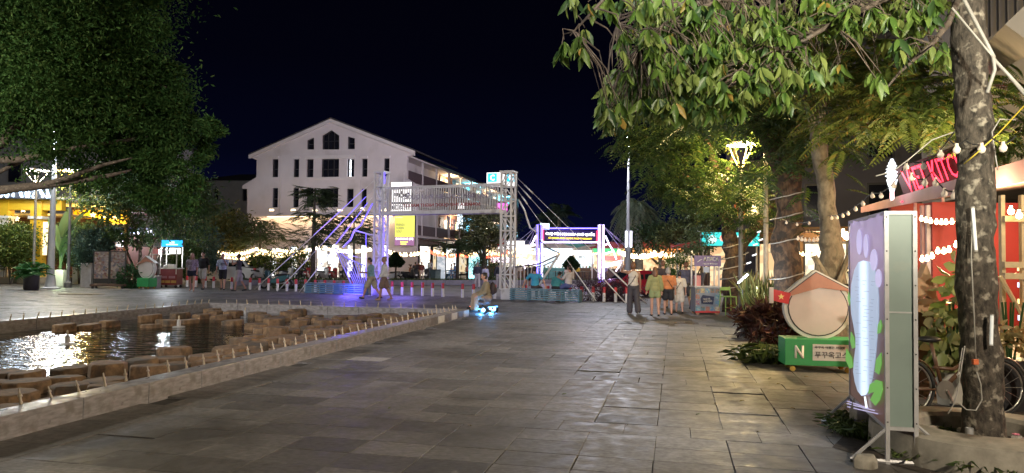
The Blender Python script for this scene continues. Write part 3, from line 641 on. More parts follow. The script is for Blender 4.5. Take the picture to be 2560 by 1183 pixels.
# ================================================================== ENTRANCE GATE (sailing ship)
GA, GC = G(945, 738), G(1271, 749); GV = GC-GA; GS = GV.length; GR = math.atan2(GV.y, GV.x); GN = Vector((-math.sin(GR), math.cos(GR), 0)); GX = GV.normalized()
def gl(px, py): q = PL(px, py, GA, GN); return ((q-GA).dot(GX), q.z)
gate = thing('entrance_gate', 'white lattice entrance gate with footbridge railing and blue lit ship rigging', 'gate', (GA.x, GA.y, 0), GR)
M_gw = pm('white gate paint', (.74, .72, .72), .45, .1, 3, dirt=((.45, .42, .4), 2, .6))
E_blue = em('blue led', (.12, .08, 1), 1.1); E_viol = em('violet led', (.36, .26, 1), .45)
M_lilac = pm('lilac painted rod', (.45, .42, .62), .4)
Ht = gl(950, 432)[1]; zb0 = gl(1120, 536)[1]; zb1 = gl(1120, 527)[1]; zr = gl(1120, 466)[1]
def pylon(x, w, H, base_w, base_h):
    p = B().box((x, 0, base_h/2), (base_w, base_w, base_h)).build('pylon_base', M_gw, gate, bevel=.02)
    b = B()
    for sx in (-1, 1):
        for sy in (-1, 1): B().box((x+sx*w/2, sy*w/2, (H+base_h)/2), (.075, .075, H-base_h)).build('pylon_leg', M_gw, p)
    n = 8; dz = (H-base_h)/n
    for k in range(n+1):
        z = base_h+k*dz
        for sy in (-1, 1): b.box((x, sy*w/2, min(z, H-.03)), (w-.08, .05, .05))
        for sx in (-1, 1): b.box((x+sx*w/2, 0, min(z, H-.03)), (.05, w-.08, .05))
        if k < n:
            s_ = 1 if k % 2 else -1
            for sy in (-1, 1): b.tube([(x-s_*w*.45, sy*w/2, z+.03), (x+s_*w*.45, sy*w/2, z+dz-.03)], .022, 5)
            for sx in (-1, 1): b.tube([(x+sx*w/2, -s_*w*.45, z+.03), (x+sx*w/2, s_*w*.45, z+dz-.03)], .022, 5)
    b.build('lattice_brace', M_gw, p)
    B().box((x, 0, H+.02), (w+.14, w+.14, .06)).build('pylon_cap', M_gw, p)
pylon(.1, .42, Ht, .56, .48); pylon(GS-.05, .44, gl(1280, 431)[1], .42, .42)
for (px, y0, y1) in ((924-.0, 700, 585), (968, 690, 545)):
    a = gl(px, y0); b = gl(px, y1); B().tube([(a[0], -.28, a[1]), (b[0], -.28, b[1])], .018, 6).build('led_strip', E_blue, gate)
a = gl(968, 432); b = gl(968, 460); B().tube([(a[0], -.2, a[1]), (b[0], -.2, b[1])], .018, 6).build('led_strip', E_blue, gate)
x0, x1 = .34, GS-.3
for sy in (-.30, .30):
    B().box(((x0+x1)/2, sy, (zb0+zb1)/2), (x1-x0, .10, zb1-zb0)).build('bridge_beam', M_gw, gate)
    B().box(((x0+x1)/2, sy, zr), (x1-x0, .06, .06)).build('top_rail', M_gw, gate)
    n = 50; b = B()
    for k in range(1, n): b.box((x0+(x1-x0)*k/n, sy, (zb1+zr)/2), (.024, .024, zr-zb1-.06))
    o = b.build('baluster', M_gw, gate); o['kind'] = 'stuff'
B().box(((x0+x1)/2, 0, zb1-.03), (x1-x0, .46, .05)).build('bridge_deck', M_gw, gate)
# backs of the letters that face the street, mounted on the far railing: seen reversed
M_letb = pm('grey letter backs', (.40, .36, .42), .6); M_letr = pm('red letter backs', (.45, .08, .07), .6)
text('CHỢ ĐÊM SONASEA PHÚ QUỐC', (x1-x0)*.74, .36, M_letb, gate, ((x0+x1)/2+.35, -.34, zb1+.62), bold=.02, rot=(0, 0, math.pi))
text('SONASEA PHU QUOC NIGHT MARKET', (x1-x0)*.66, .16, M_letr, gate, ((x0+x1)/2+.1, -.34, zb1+.22), bold=.02, rot=(0, 0, math.pi))
def gtube(name, pts, r, mat, y=0, n=6):
    return B().tube([(gl(*p)[0], y, max(0.02, gl(*p)[1])) for p in pts], r, n).build(name, mat, gate, smooth='all')
for top, bot, k in (((938, 452), (640, 724), 0), ((938, 472), (698, 728), 1), ((938, 488), (752, 731), 2)):
    m_ = lambda t: (top[0]+(bot[0]-top[0])*t, top[1]+(bot[1]-top[1])*t)
    gtube('stay_cable', [top, bot], .012, M_gw, -.1)
    gtube('stay_rod', [m_(.66+.02*k), bot], .022, M_gw, -.1)
    gtube('led_strip', [m_(.08), m_(.50)], .009, E_viol if k == 0 else E_blue, -.14)
gtube('sail_curve', [(934, 508), (905, 562), (888, 576), (879, 599), (861, 616)], .035, M_gw, -.05); gtube('led_strip', [(934, 510), (905, 564), (888, 578), (879, 601), (861, 618)], .022, E_blue, -.1)
gtube('spar', [(888, 576), (934, 588)], .03, M_gw, -.05)
prow = (839, 617)
gtube('hull_edge', [prow, (882, 711)], .03, M_lilac, -.1); gtube('hull_rail', [prow, (868, 645), (915, 664)], .03, M_lilac, -.1); gtube('hull_rail', [(841, 622), (880, 640), (917, 647)], .02, M_gw, -.05)
for k in range(8):
    t_ = (k+1)/8; gtube('hull_rod', [(843+72*t_, 628+36*t_), (886+34*t_, 712)], .022, M_lilac, -.1)
gtube('led_strip', [(884, 711), (918, 711)], .025, E_blue, -.2)
B().ball((gl(*prow)[0], -.1, gl(*prow)[1]), .07, 8).build('prow_lamp', E_white, gate)
# right side rigging
for top, bot, k in (((1297, 447), (1618, 764), 0), ((1297, 462), (1566, 758), 1), ((1297, 478), (1492, 752), 2)):
    m_ = lambda t: (top[0]+(bot[0]-top[0])*t, top[1]+(bot[1]-top[1])*t)
    gtube('stay_cable', [top, bot], .012, M_gw, -.1); gtube('stay_rod', [m_(.7), bot], .022, M_gw, -.1); gtube('turnbuckle', [m_(.05), m_(.12)], .03, M_gw, -.1)
M_dt = pm('dark rig tube', (.10, .09, .13), .5)
gtube('sail_curve', [(1298, 500), (1313, 527), (1318, 545), (1326, 570), (1345, 582)], .035, M_gw, -.05)
gtube('hull_edge', [(1401, 634), (1342, 726)], .045, M_gw, -.1); gtube('hull_rail', [(1401, 634), (1372, 620), (1350, 600)], .03, M_dt, -.1)
gtube('hull_rail', [(1398, 638), (1350, 660), (1290, 668)], .03, M_dt, -.1); gtube('hull_rail', [(1396, 648), (1362, 664), (1340, 668)], .022, M_dt, -.1)
for k in range(4): gtube('hull_rod', [(1368-k*8, 676+k*1), (1349-k*5, 722)], .02, M_dt, -.1)
for k in range(6): gtube('fence_rod', [(1292+k*9, 664+abs(k-3)), (1292+k*9, 726)], .016, M_gw, .02)
# benches on both sides
M_bb = pm('blue bench slat', (.11, .22, .30), .4, .1, 5)
def slat_bench(label, xa, xb, hz, led=False):
    xa, xb = gl(xa, 730)[0], gl(xb, 730)[0]; xc, L = (xa+xb)/2, xb-xa
    c = GA+GX*xc-GN*.28; t = thing('slat_bench', label, 'bench', (c.x, c.y, 0), GR, 'blue slatted benches under the gate')
    for k in range(5): B().box((0, -.2, .07+k*.085), (L, .03, .05)).build('slat', M_bb, t)
    for k in range(4): B().box((0, -.14+k*.11, hz), (L, .085, .03)).build('seat_slat', M_bb, t)
    for k in range(5):
        x = -L/2+.04+(L-.08)*k/4; B().box((x, .02, hz/2-.01), (.05, .36, hz-.03)).build('leg', M_bb, t)
    if led: B().tube([(L/2-1.0, -.24, .03), (L/2, -.24, .03)], .02, 6).build('led_strip', E_blue, t)
    return t
b1 = slat_bench('blue slatted bench glowing with blue light left of the walking couple', 778, 924, .47, True)
b2 = slat_bench('pale blue slatted bench carrying three seated men right of the gate', 1286, 1458, .47)
light('blue_glow', 'POINT', (gl(905, 700)[0]-gl(851, 730)[0], -.55, .4), 55, (.15, .1, 1), b1, .5)
light('blue_glow', 'POINT', (gl(1000, 700)[0], .1, .9), 42, (.22, .14, 1), gate, .8); light('blue_glow', 'POINT', (gl(880, 600)[0], -.3, 2.6), 55, (.15, .1, 1), gate, .5)
# ================================================================== BOLLARDS
M_bw = pm('white bollard paint', (.72, .70, .70), .5, .12, 8, dirt=((.5, .47, .45), 5, .62)); M_br = pm('red bollard paint', (.50, .03, .04), .45, .1, 8)
bol0 = thing('bollard', 'white bollard with a red top in the row before the road', 'bollard', (0, 0, 0), 0, 'red topped bollards along the road edge')
B().lathe([(.062, 0), (.062, .40)], 12).build('post', M_bw, bol0, smooth=True); B().lathe([(.064, .355), (.064, .565), (.055, .585)], 12).build('red_band', M_br, bol0, smooth=True)
bp_ = [(447, 716.4), (468, 717), (490, 718), (513.6, 719), (534, 720), (579, 722), (625, 724), (648, 725.5), (671, 726), (694, 727), (717, 728), (740, 728.7), (763, 729.5), (788, 731), (812, 732), (835, 733), (859, 734), (883, 735), (980, 736.5), (1005, 738), (1030, 739), (1056, 740), (1081, 741), (1107, 742), (1156, 744), (1183.6, 745), (1237, 747), (1316, 749), (1343, 750), (1370, 751), (1425, 752), (1454, 752.5), (1482, 753.5), (1510, 755), (1539, 756), (1566, 757), (167, 708), (191, 708)]
for k, q in enumerate(bp_):
    p = G(*q); o = bol0 if k == 0 else dup(bol0, p)
    if k >= len(bp_)-2: o['label'] = 'red topped bollard, one of two alone before the low step wall'
    elif q[0] < 640: o['label'] = 'white bollard with red top in the row around the strolling group'
    elif q[0] > 1470: o['label'] = 'white bollard with red top in the row before the purple hedge'
    elif q[0] > 1300: o['label'] = 'red topped bollard standing behind the right slatted bench'
    elif q[0] > 970: o['label'] = 'red topped bollard in the row under the gate between its towers'
    elif q[0] > 780: o['label'] = 'red topped bollard standing behind the blue glowing slatted bench'
    o.location = p; o.rotation_euler = (R.uniform(-.02, .02), R.uniform(-.02, .02), R.random()*6)
# ================================================================== VERGE, HEDGES
M_kd = pm('verge kerb', (.22, .20, .24), .6, .2, 4); M_grass = leafm('grass blade', (.05, .09, .02), (.09, .14, .035), (.14, .13, .06))
def verge(pa, pb_, depth=1.6, h=.32, kerbname='verge_kerb'):
    a, b = G(*pa), G(*pb_); d = (b-a).normalized(); n = Vector((-d.y, d.x, 0)); L = (b-a).length
    rz = math.atan2(d.y, d.x); k = int(L/1.2)
    root = thing(kerbname, None, None, a, rz); root['kind'] = 'structure'
    pr = None
    for i in range(k):
        if pr is None: pr = B().box((0, 0, 0), (L/k-.01, .18, h)).build('kerb_stone', M_kd, root, bevel=.015); o = pr
        else: o = copy_part(pr, root)
        o.location = ((i+.5)*L/k, .09, h/2)
    B().box((L/2, depth/2+.18, h/2-.03), (L, depth, h-.04)).build('soil', M_soil, root)
    N = int(L*depth*110); pos = np.stack([NR.random(N)*L, .18+NR.random(N)*depth, np.full(N, h-.06)], 1)
    ax = rand_dirs(N)*.5+np.array([0, 0, 1.]); g = leaf_cloud('grass', M_grass, None, pos, ax, NR.uniform(.1, .2, N), .02); g.location = a; g.rotation_euler = (0, 0, rz); g['kind'] = 'stuff'
    tag(g, 'short rough grass on the raised verge behind the road', 'grass')
    return root
verge((585, 714), (1345, 713)); verge((1296, 708), (1520, 712), .8, .28)
def bush(name, label, c, r, mat, n=1500, ll=.12, lw=.07, group=None, trunk=None, sph=.8, tpl='q'):
    """leafy mass round c (world), r=(rx,ry,rz)"""
    t = thing(name, label, 'bush' if 'bush' in name or 'hedge' in name else 'plant', (c[0], c[1], 0), 0, group); cc = (0, 0, c[2])
    k = max(6, n//60); P, Dd = clumps([(cc, r, k, n)], 1., .3, sph)
    P[:, 2] = np.maximum(P[:, 2], .04); leaf_cloud('foliage', mat, t, P, Dd, NR.uniform(ll*.7, ll*1.3, len(P)), lw, tpl=tpl)
    bb_ = B(); bb_.ball(cc, (r[0]*.62, r[1]*.62, r[2]*.62), 8); 
    b = B()
    for q in range(5):
        a = R.random()*6.28; b.tube([(.05*math.cos(a), .05*math.sin(a), 0), (r[0]*.4*math.cos(a), r[1]*.4*math.sin(a), max(.1, c[2])+.1), (r[0]*.7*math.cos(a), r[1]*.7*math.sin(a), c[2]+r[2]*.5)], [.03, .02, .008], 5)
    b.build('stem', M_bark, t)
    return t
M_bark = pm('bark', (.085, .065, .05), .9, .5, 14, bump=.02, dirt=((.16, .14, .12), 9, .58))
L_dk = leafm('dark leaves', (.012, .03, .012), (.03, .06, .02)); L_md = leafm('mid leaves', (.025, .06, .015), (.07, .12, .03)); L_yl = leafm('yellow green leaves', (.06, .10, .015), (.16, .2, .035), (.3, .26, .05))
L_pur = leafm('purple leaves', (.03, .012, .025), (.07, .03, .05)); L_blue = leafm('blue green leaves', (.03, .06, .055), (.08, .14, .11))
bush('hedge_bush', 'rounded dense green bush on the verge before the white house', D(695, 655, 49), (1.5, .9, .75), L_md, 3600, .11)
bush('leafy_bush', 'loose yellow green bush right of the rounded bush', D(738, 662, 48.5), (.9, .8, .75), L_yl, 900, .3, .08)
bush('leafy_bush', 'small yellow green bush left of the rounded bush', D(650, 660, 48.5), (.8, .7, .6), L_yl, 800, .22, .08)
bush('hedge_bush', 'clipped green bush behind the three strolling people', D(1225, 672, 47), (1.0, .8, .75), L_md, 2200, .10)
bush('purple_bush', 'dark purple hedge of fine leaves before the red car', D(1500, 728, 29.2), (.95, .5, .42), L_pur, 3800, .07, .03)
bush('purple_bush', 'purple hedge right of the first one behind the walking group', D(1560, 730, 29.3), (.8, .5, .4), L_pur, 2600, .07, .03)
bush('hedge_bush', 'bright green clipped hedge behind the heads of the walking group', D(1692, 664, 34), (.55, .5, .5), leafm('bright hedge', (.05, .12, .02), (.12, .22, .04)), 2600, .07, .045)
bush('hedge_bush', 'low shrub at the foot of the stay cables behind the bollards', D(735, 712, 38), (1.0, .6, .35), L_md, 1300, .09)
# small topiary trees (pointed cut crowns)
def topiary(label, px, py0, py1, py2, Y, hw):
    b = D(px, py2, Y); top = D(px, py0, Y).z; low = D(px, py1, Y).z; w = hw/F*Y
    t = thing('topiary_tree', label, 'tree', (b.x, b.y, 0), 0, 'pointed topiary trees')
    B().tube([(0, 0, 0), (0.03, 0, low+.2)], [.07, .05], 7).build('trunk', M_bark, t)
    N = 3200; th = NR.random(N)*6.283; q = NR.random(N)**.5; z = low+(top-low)*NR.random(N); prof = np.where(z < low+(top-low)*.35, .55+.45*(z-low)/((top-low)*.35), 1-.93*((z-low-(top-low)*.35)/((top-low)*.65)))
    rr = w*np.maximum(prof, .05)*(.75+.28*NR.random(N)); pos = np.stack([rr*np.cos(th), rr*np.sin(th), z], 1); leaf_cloud('crown', L_dk, t, pos, np.stack([np.cos(th), np.sin(th), np.full(N, .3)], 1)+rand_dirs(N)*.6, .13, .09)
    B().lathe([(w*.45, low+.08), (w*.85, low+(top-low)*.33), (w*.04, top-.1)], 12).build('inner_foliage', L_dk, t)
    return t
topiary('dark pointed topiary tree beside the right pylon base of the couple', 988, 633, 668, 704, 46, 21); topiary('dark topiary tree with a ragged cone crown inside the market portal', 1428, 642, 674, 704, 50, 20)
# ================================================================== MARKET PORTAL
QA, QC = G(1345, 708), G(1502, 704.5); QV = QC-QA; QR = math.atan2(QV.y, QV.x)*.5; QN = Vector((-math.sin(QR), math.cos(QR), 0)); QX = Vector((math.cos(QR), math.sin(QR), 0))
def ql(px, py): q = PL(px, py, QA, QN); return ((q-QA).dot(QX), q.z)
po = thing('market_portal', 'night market portal outlined in violet and white light with ship shaped sides', 'gate', (QA.x, QA.y, 0), QR)
E_vw = em('violet white led', (.62, .46, 1), 1.6); E_bl2 = em('deep blue led', (.13, .10, 1), 2.2); E_wv = em('white violet led', (.86, .74, 1), 1.6)
def qtube(name, pts, r, mat, y=0): return B().tube([(ql(*p)[0], y, max(.03, ql(*p)[1])) for p in pts], r, 6).build(name, mat, po)
for xs in ((1342, 1353), (1497, 1507)):
    for k, x in enumerate(xs): a = ql(x, 704); B().box((ql(x, 640)[0], 0, ql(x, 562)[1]/2), (.16, .16, ql(x, 562)[1])).build('post', M_gw, po)
    qtube('led_tube', [(xs[0], 700), (xs[0], 562), (xs[1], 562), (xs[1], 700)], .05, E_vw if xs[0] > 1400 else E_bl2, -.14)
    qtube('led_tube', [(xs[1], 600), (xs[1], 700)], .055, E_wv, -.16)
a, b = ql(1354, 573), ql(1497, 604); cx, cz, w, h = (a[0]+b[0])/2, (a[1]+b[1])/2, b[0]-a[0], a[1]-b[1]
sg = B().box((cx, .12, cz), (w, .14, h)).build('sign_board', pm('navy sign board', (.02, .016, .05), .4), po)
for s_ in (-1, 1): B().box((cx+s_*(w/2-.1), .03, cz), (.18, .04, h)).build('red_edge', em('red sign edge', (1, .04, .08), .6), sg)
text('CHỢ ĐÊM SONASEA PHÚ QUỐC', w*.86, h*.40, em('portal white letters', (1, 1, 1), 1.2), sg, (cx, .03, cz+h*.14), bold=.045)
text('SONASEA PHU QUOC NIGHT MARKET', w*.76, h*.17, em('portal yellow letters', (1, .68, .02), .9), sg, (cx, .03, cz-h*.28), bold=.03)
qtube('led_tube', [(1354, 571), (1497, 571)], .05, E_bl2, -.05); qtube('led_tube', [(1354, 606), (1497, 606)], .055, E_wv, -.05)
for pts in ([(1512, 590), (1521, 611), (1533, 630), (1539, 648)], [(1511, 662), (1556, 651), (1538, 678)], [(1511, 668), (1552, 658)], [(1512, 612), (1521, 609)], [(1512, 634), (1532, 628)],
            [(1338, 590), (1327, 614), (1312, 630), (1297, 648)], [(1297, 648), (1342, 657)], [(1300, 650), (1312, 672)], [(1304, 656), (1342, 664)], [(1336, 612), (1326, 610)]): qtube('led_rig', pts, .055, E_wv, -.1)
for top, bots in (((1509, 566), ((1548, 616), (1562, 616), (1575, 622))), ((1341, 566), ((1300, 600), (1312, 604), (1322, 612)))):
    for bt in bots: qtube('stay_cable', [top, bt], .02, M_lilac, 0)
light('portal_glow', 'POINT', (cx, -1.2, cz-.5), 90, (.6, .45, 1), po, .4); light('portal_glow', 'POINT', (ql(1505, 640)[0], -1, 1.6), 60, (.7, .55, 1), po, .3)
boxsign('small_lit_sign', 'small pale lit box sign on the left shoulder of the market portal', D(1362, 568, 53.5), .75, .55, .3, em('pale cyan sign', (.7, .95, 1), .8), rz=QR)
# ================================================================== STRING LIGHTS
M_cable = pm('black cable', (.02, .02, .02), .6)
bulb_me = {}
def string(label, pts, n, r, mat, sag=.25, group='string lights over the market', cr=.008, jit=.3):
    pts = [Vector(p) for p in pts]; o0 = pts[0]; t = thing('string_lights', label, 'string lights', o0, 0, group)
    path = []
    for a, b in zip(pts, pts[1:]):
        for k in range(7): q = k/7; path.append(a.lerp(b, q)-Vector((0, 0, sag*4*q*(1-q)))-o0)
    path.append(pts[-1]-o0); B().tube(path, cr, 4).build('cable', M_cable, t)
    seg = [0]
    for a, b in zip(path, path[1:]): seg.append(seg[-1]+(b-a).length)
    key = (r, mat.name)
    for i in range(n):
        d = seg[-1]*(i+.5+R.uniform(-jit, jit))/n
        k = max(j for j in range(len(seg)) if seg[j] <= d); k = min(k, len(path)-2); q = path[k].lerp(path[k+1], (d-seg[k])/max(1e-6, seg[k+1]-seg[k]))
        if key not in bulb_me:
            o = B().lathe([(r*.4, .8*r), (r*.45, .2*r), (r, -.7*r), (r*.75, -1.5*r), (r*.1, -1.8*r)], 6).build('bulb', mat, t, smooth='all'); bulb_me[key] = o.data
        else: o = bpy.data.objects.new('bulb', bulb_me[key]); COL.objects.link(o); o.parent = t
        o.location = q-Vector((0, 0, cr+.3*r))
    return t
E_b1 = em('string bulb', (1, .72, .36), 3.2); E_b2 = em('string bulb orange', (1, .5, .18), 2.5); E_b3 = em('string bulb red', (1, .12, .06), 1.5); E_b4 = em('string bulb white', (1, .82, .55), 4.0)
def SL(label, spec, Y, n, r=.085, mat=None, **k): return string(label, [D(x, y, Y if not isinstance(Y, tuple) else Y[0]+(Y[1]-Y[0])*i/(len(spec)-1)) for i, (x, y) in enumerate(spec)], n, r, mat or E_b1, **k)
SL('string of warm bulbs before the left part of the white house', [(545, 628), (640, 620), (770, 622)], 50, 42, .09)
SL('second lower string of warm bulbs before the left part of the white house', [(560, 640), (650, 630), (760, 628)], 49, 30, .08)
SL('dense bright bulb string along the middle of the white house front', [(690, 622), (800, 614), (930, 620)], 51.5, 46, .10, E_b4)
SL('short string of warm bulbs under the golf banner', [(965, 624), (1062, 626)], 51, 12, .11)
SL('string of red and orange bulbs under the awnings of the row', [(1075, 626), (1150, 634), (1270, 628)], 50, 30, .09, E_b3)
SL('string of warm bulbs above the red ones at the row', [(1080, 622), (1160, 628), (1300, 622)], 51, 26, .08)
SL('orange bulb string crossing behind the right gate tower', [(1140, 630), (1220, 624), (1320, 632)], 48, 22, .08, E_b2)
for k in range(5): SL(('nearest', 'second', 'third', 'fourth', 'farthest')[k]+' string of white bulbs inside the market portal', [(1290+k*8, 620+k*3), (1420, 628-k*3), (1520, 622+k*2)], 57+k*2.5, 34, .09, E_b4 if k % 2 else E_b1)
for k in range(4): SL(('front', 'second', 'third', 'back')[k]+' string of big warm bulbs behind the walking group', [(1540+k*6, 622+k*4), (1640, 632-k*4), (1732, 616+k*4)], 42+k*3, 18, .11, E_b4 if k % 2 else E_b1)
# ================================================================== LEFT SIDE: RESTAURANT, CARTS, STANDS
M_yel = pm('yellow paint', (.68, .42, .02), .55, .08, 2); M_whp = pm('white paint', (.68, .66, .62), .55, .08, 3); M_wood = pm('dark wood', (.10, .055, .035), .55, .3, 6, stretch=(1, 1, .2))
M_brick = pm('dark red wall', (.075, .03, .022), .75, .15, 3); M_tile = pm('warm floor tile', (.38, .32, .25), .5, .12, 2)
c = D(60, 690, 41); lr = thing('restaurant_pavilion', 'yellow columned open restaurant pavilion under a white neon script sign', 'building', (c.x, c.y, 0), rad(4))
def lx(px): return (px-60)/F*41
def lz(py): return 1.62+(638.5-py)/F*41
B().box((-2.2, 2.5, .18), (8.4, 6, .36)).build('floor_platform', M_tile, lr, bevel=.02)
for px in (84, -70, 3): 
    co = B().box((lx(px), .3, (.36+lz(546))/2), (.62, .62, lz(546)-.36)).build('column', M_yel if px != 3 else M_whp, lr); B().box((lx(px), .3, lz(545)), (.8, .8, .16)).build('capital', M_whp, co); B().box((lx(px), .3, lz(522)), (.62, .62, .9)).build('upper_block', M_yel, co)
B().box((-2.2, .3, lz(510)), (8.2, .5, .75)).build('fascia_beam', M_yel, lr, bevel=.02); B().box((-2.2, 3, lz(496)), (8.6, 6.2, .16)).build('roof_slab', M_whp, lr)
B().box((-2.2, 2.8, lz(533)), (8, 4.6, .03)).build('ceiling', M_whp, lr); B().box((-2.2, 5.2, 2.2), (8, .2, 3.6)).build('back_wall', M_brick, lr)
B().box((lx(100), .25, lz(597)), (.26, .1, 1.9), taper=1.3).build('lit_column_panel', em('warm panel', (1, .86, .5), .7), lr)
for k in range(3): light('ceiling_lamp', 'POINT', (-5+2.6*k, 1.6, lz(540)), 60, (1, .62, .14), lr, .5)
sg = thing('neon_script_sign', 'white blue neon script sign above the yellow beam', 'sign', D(60, 483, 40.4), rad(4)); E_neon = em('neon white blue', (.62, .80, 1), 1.8)
B().box((-.3, .1, 0), (3.9, .08, .6)).build('sign_board', M_frame, sg)
x = -2.1
for k in range(9):
    pts = [(x+.36*t_+.17*math.sin(t_*6.28*1.2+k), -.03, .26*math.sin(t_*6.28*(1+k % 3*.5)+k*1.3)) for t_ in [i/12 for i in range(13)]]; B().tube(pts, .034, 5).build('neon_tube', E_neon, sg); x += .42
light('sign_glow', 'POINT', (0, -.6, 0), 45, (.7, .85, 1), sg, .3)
def star(name, label, c, r, mat, group='lit star lanterns'):
    b = B(); pts = [(r*(1 if k % 2 == 0 else .45)*math.sin(math.pi*k/5), r*(1 if k % 2 == 0 else .45)*math.cos(math.pi*k/5)) for k in range(10)]
    vs = [(x, 0, z) for x, z in pts]+[(0, -r*.3, 0), (0, r*.3, 0)]; b.add(vs, [(i, (i+1) % 10, 10) for i in range(10)]+[((i+1) % 10, i, 11) for i in range(10)])
    t = thing(name, label, 'lantern', c, 0, group); b.build('star_body', mat, t); B().tube([(0, 0, r), (0, 0, r+.45)], .012, 4).build('cord', M_cable, t)
E_star = em('star lantern', (1, .66, .22), 4.5)
for px, py, r, Y, lab in ((20, 524, .36, 41.5, 'largest lit star lantern under the yellow beam'), (58, 524, .2, 42, 'small star lantern right of the largest one'), (14, 547, .18, 43, 'small low star lantern left of the yellow column'), (43, 547, .17, 43, 'small low star lantern touching the yellow column'),
                          (193, 547, .18, 46, 'star lantern left of the rear yellow beam'), (232, 538, .22, 46, 'first star lantern on the rear yellow beam'), (262, 540, .2, 46, 'middle star lantern on the rear yellow beam'), (288, 543, .2, 46, 'last star lantern on the rear yellow beam')):
    star('star_lantern', lab, D(px, py, Y), r, E_star)
c = D(250, 690, 48); l2 = thing('restaurant_pavilion', 'rear restaurant pavilion with a yellow beam and star lanterns behind bushes', 'building', (c.x, c.y, 0), 0)
z_ = D(250, 542, 48).z; B().box((0, 0, z_), (3.6, .4, .95)).build('fascia_beam', M_yel, l2); B().box((0, 3, z_+.5), (3.8, 6.5, .15)).build('roof_slab', M_brick, l2); B().box((0, 4, 1.6), (3.6, .2, 3.2)).build('back_wall', M_brick, l2)
for s_ in (-1.6, 1.6): B().box((s_, .1, z_/2), (.2, .2, z_-.5)).build('post', M_brick, l2)
light('ceiling_lamp', 'POINT', (0, 1, z_-.6), 60, (1, .62, .15), l2, .4); light('beam_fill', 'POINT', (0, -1.1, z_-.3), 300, (1, .60, .10), l2, .5)  # second light is fill added before the beam, for gold on beam and pool
# blue-white arrow row sign
sg = thing('arrow_sign', 'row of blue white lit arrows on a dark board behind the shrub', 'sign', D(335, 582, 52), rad(-3)); B().box((0, .06, 0), (3.4, .08, .7)).build('sign_board', pm('navy board', (.01, .01, .04), .5), sg)
E_arw = em('arrow light', (.70, .74, 1), 1.8)
for k in range(8): x = -1.55+k*.3; B().add([(x, -.01, .14), (x, -.01, -.14), (x+.24, -.01, 0)], [(0, 1, 2)]).build('arrow', E_arw, sg)
B().box((1.2, -.01, 0), (.8, .03, .34)).build('lit_panel', E_arw, sg); light('sign_glow', 'POINT', (0, -1.2, -.2), 240, (.75, .85, 1), sg, .3)
t = boxsign('small_lit_sign', 'bright white lit shop panel behind the menu boards', D(302, 603, 50), .75, .8, .1, em('white panel', (.9, .88, 1), 1.6), rz=0)
# white cafe block far left behind the dark tree
t = thing('far_house', 'pale house wall glimpsed behind the dark tree on the left', 'building', (D(60, 690, 62).x, 62, 0), rad(-8)); B().box((0, 0, 5.5), (26, 8, 11)).build('wall', pm('pale wall', (.3, .3, .31), .8, .1, 1), t)
for k in range(9): f = B().box((-11+k*2.7, -4.02, 8.4 if k % 2 else 5.4), (1.1, .06, 1.9)).build('window', M_frame, t); B().box((-11+k*2.7, -4.06, 8.4 if k % 2 else 5.4), (.9, .02, 1.7)).build('pane', M_pane, f)
B().box((0, -.2, 11.1), (26.6, 8.8, .25)).build('roof_slab', M_roof, t)
# ---- plants left
def blade(b, base, az, h, w, bend, m=0, n=6, y0=0.):
    d = Vector((math.cos(az), math.sin(az), 0)); s_ = Vector((-d.y, d.x, 0)); vs = []
    for i in range(n+1):
        t = i/n; p = Vector(base)+d*(bend*h*t*t)+Vector((0, 0, h*(t-.35*abs(bend)*t*t))); ww = w*(math.sin(math.pi*min(1, .12+.88*t))**.7 if i < n else .02)*.5
        vs += [p-s_*ww+d*ww*.25, p+Vector((0, 0, -ww*.2)), p+s_*ww+d*ww*.25]
    fs = []
    for i in range(n): k = i*3; fs += [(k, k+1, k+4, k+3), (k+1, k+2, k+5, k+4)]
    return b.add(vs, fs, m)
L_ban = leafm('broad pale leaf', (.12, .22, .10), (.22, .34, .16), None, .4, .35)
c = D(150, 700, 37.5); t = thing('traveller_palm', 'broad leaved palm with big pale green leaves beside the tall pole', 'plant', (c.x, c.y, 0))
for az, h0, h, w, bd in ((1.3, 1.8, 2.4, 1.0, .15), (.2, 1.9, 2.9, .75, .55), (-.2, 1.6, 2.4, .6, .8), (2.8, 1.9, 2.0, .7, .5), (.9, 1.2, 2.2, .5, .3)):
    b = B(); blade(b, (0, 0, h0), az, h, w, bd, n=8); b.tube([(0, 0, .3), (.05*math.cos(az), .05*math.sin(az), h0+.1)], [.07, .035], 6); b.build('leaf', L_ban, t, smooth='all', fix=False)
light('plant_light', 'POINT', (.5, -.9, 1.1), 22, (.75, 1, .6), t, .1)  # greenish point light beside the leaves, without a lamp body
M_pot = pm('dark planter', (.03, .026, .035), .45, .15, 6); L_fern = leafm('bright fern', (.025, .10, .02), (.06, .2, .05))
def pot_palm(label, base, s, pot, leaf=L_fern, nf=46, lh=.85, round_=True):
    t = thing('potted_palm', label, 'potted plant', (base.x, base.y, 0))
    if round_: B().lathe([(.27*s, 0), (.31*s, .06*s), (.32*s, .7*s), (.33*s, .74*s), (.28*s, .74*s), (.27*s, .66*s), (.01, .66*s)], 20).build('pot', pot, t, smooth=True)
    th = NR.random(nf)*6.283; el = NR.uniform(.25, 1.35, nf); d = np.stack([np.cos(th)*np.cos(el), np.sin(th)*np.cos(el), np.sin(el)], 1)
    fronds('fronds', leaf, t, np.tile([0, 0, .7*s], (nf, 1)), d, NR.uniform(.7, 1.15, nf)*lh, 12, .17, .45, wid=.3); return t
pot_palm('leafy palm in a tall dark planter left of the tall pole', G(78, 725), 1.02, M_pot, lh=1.05)
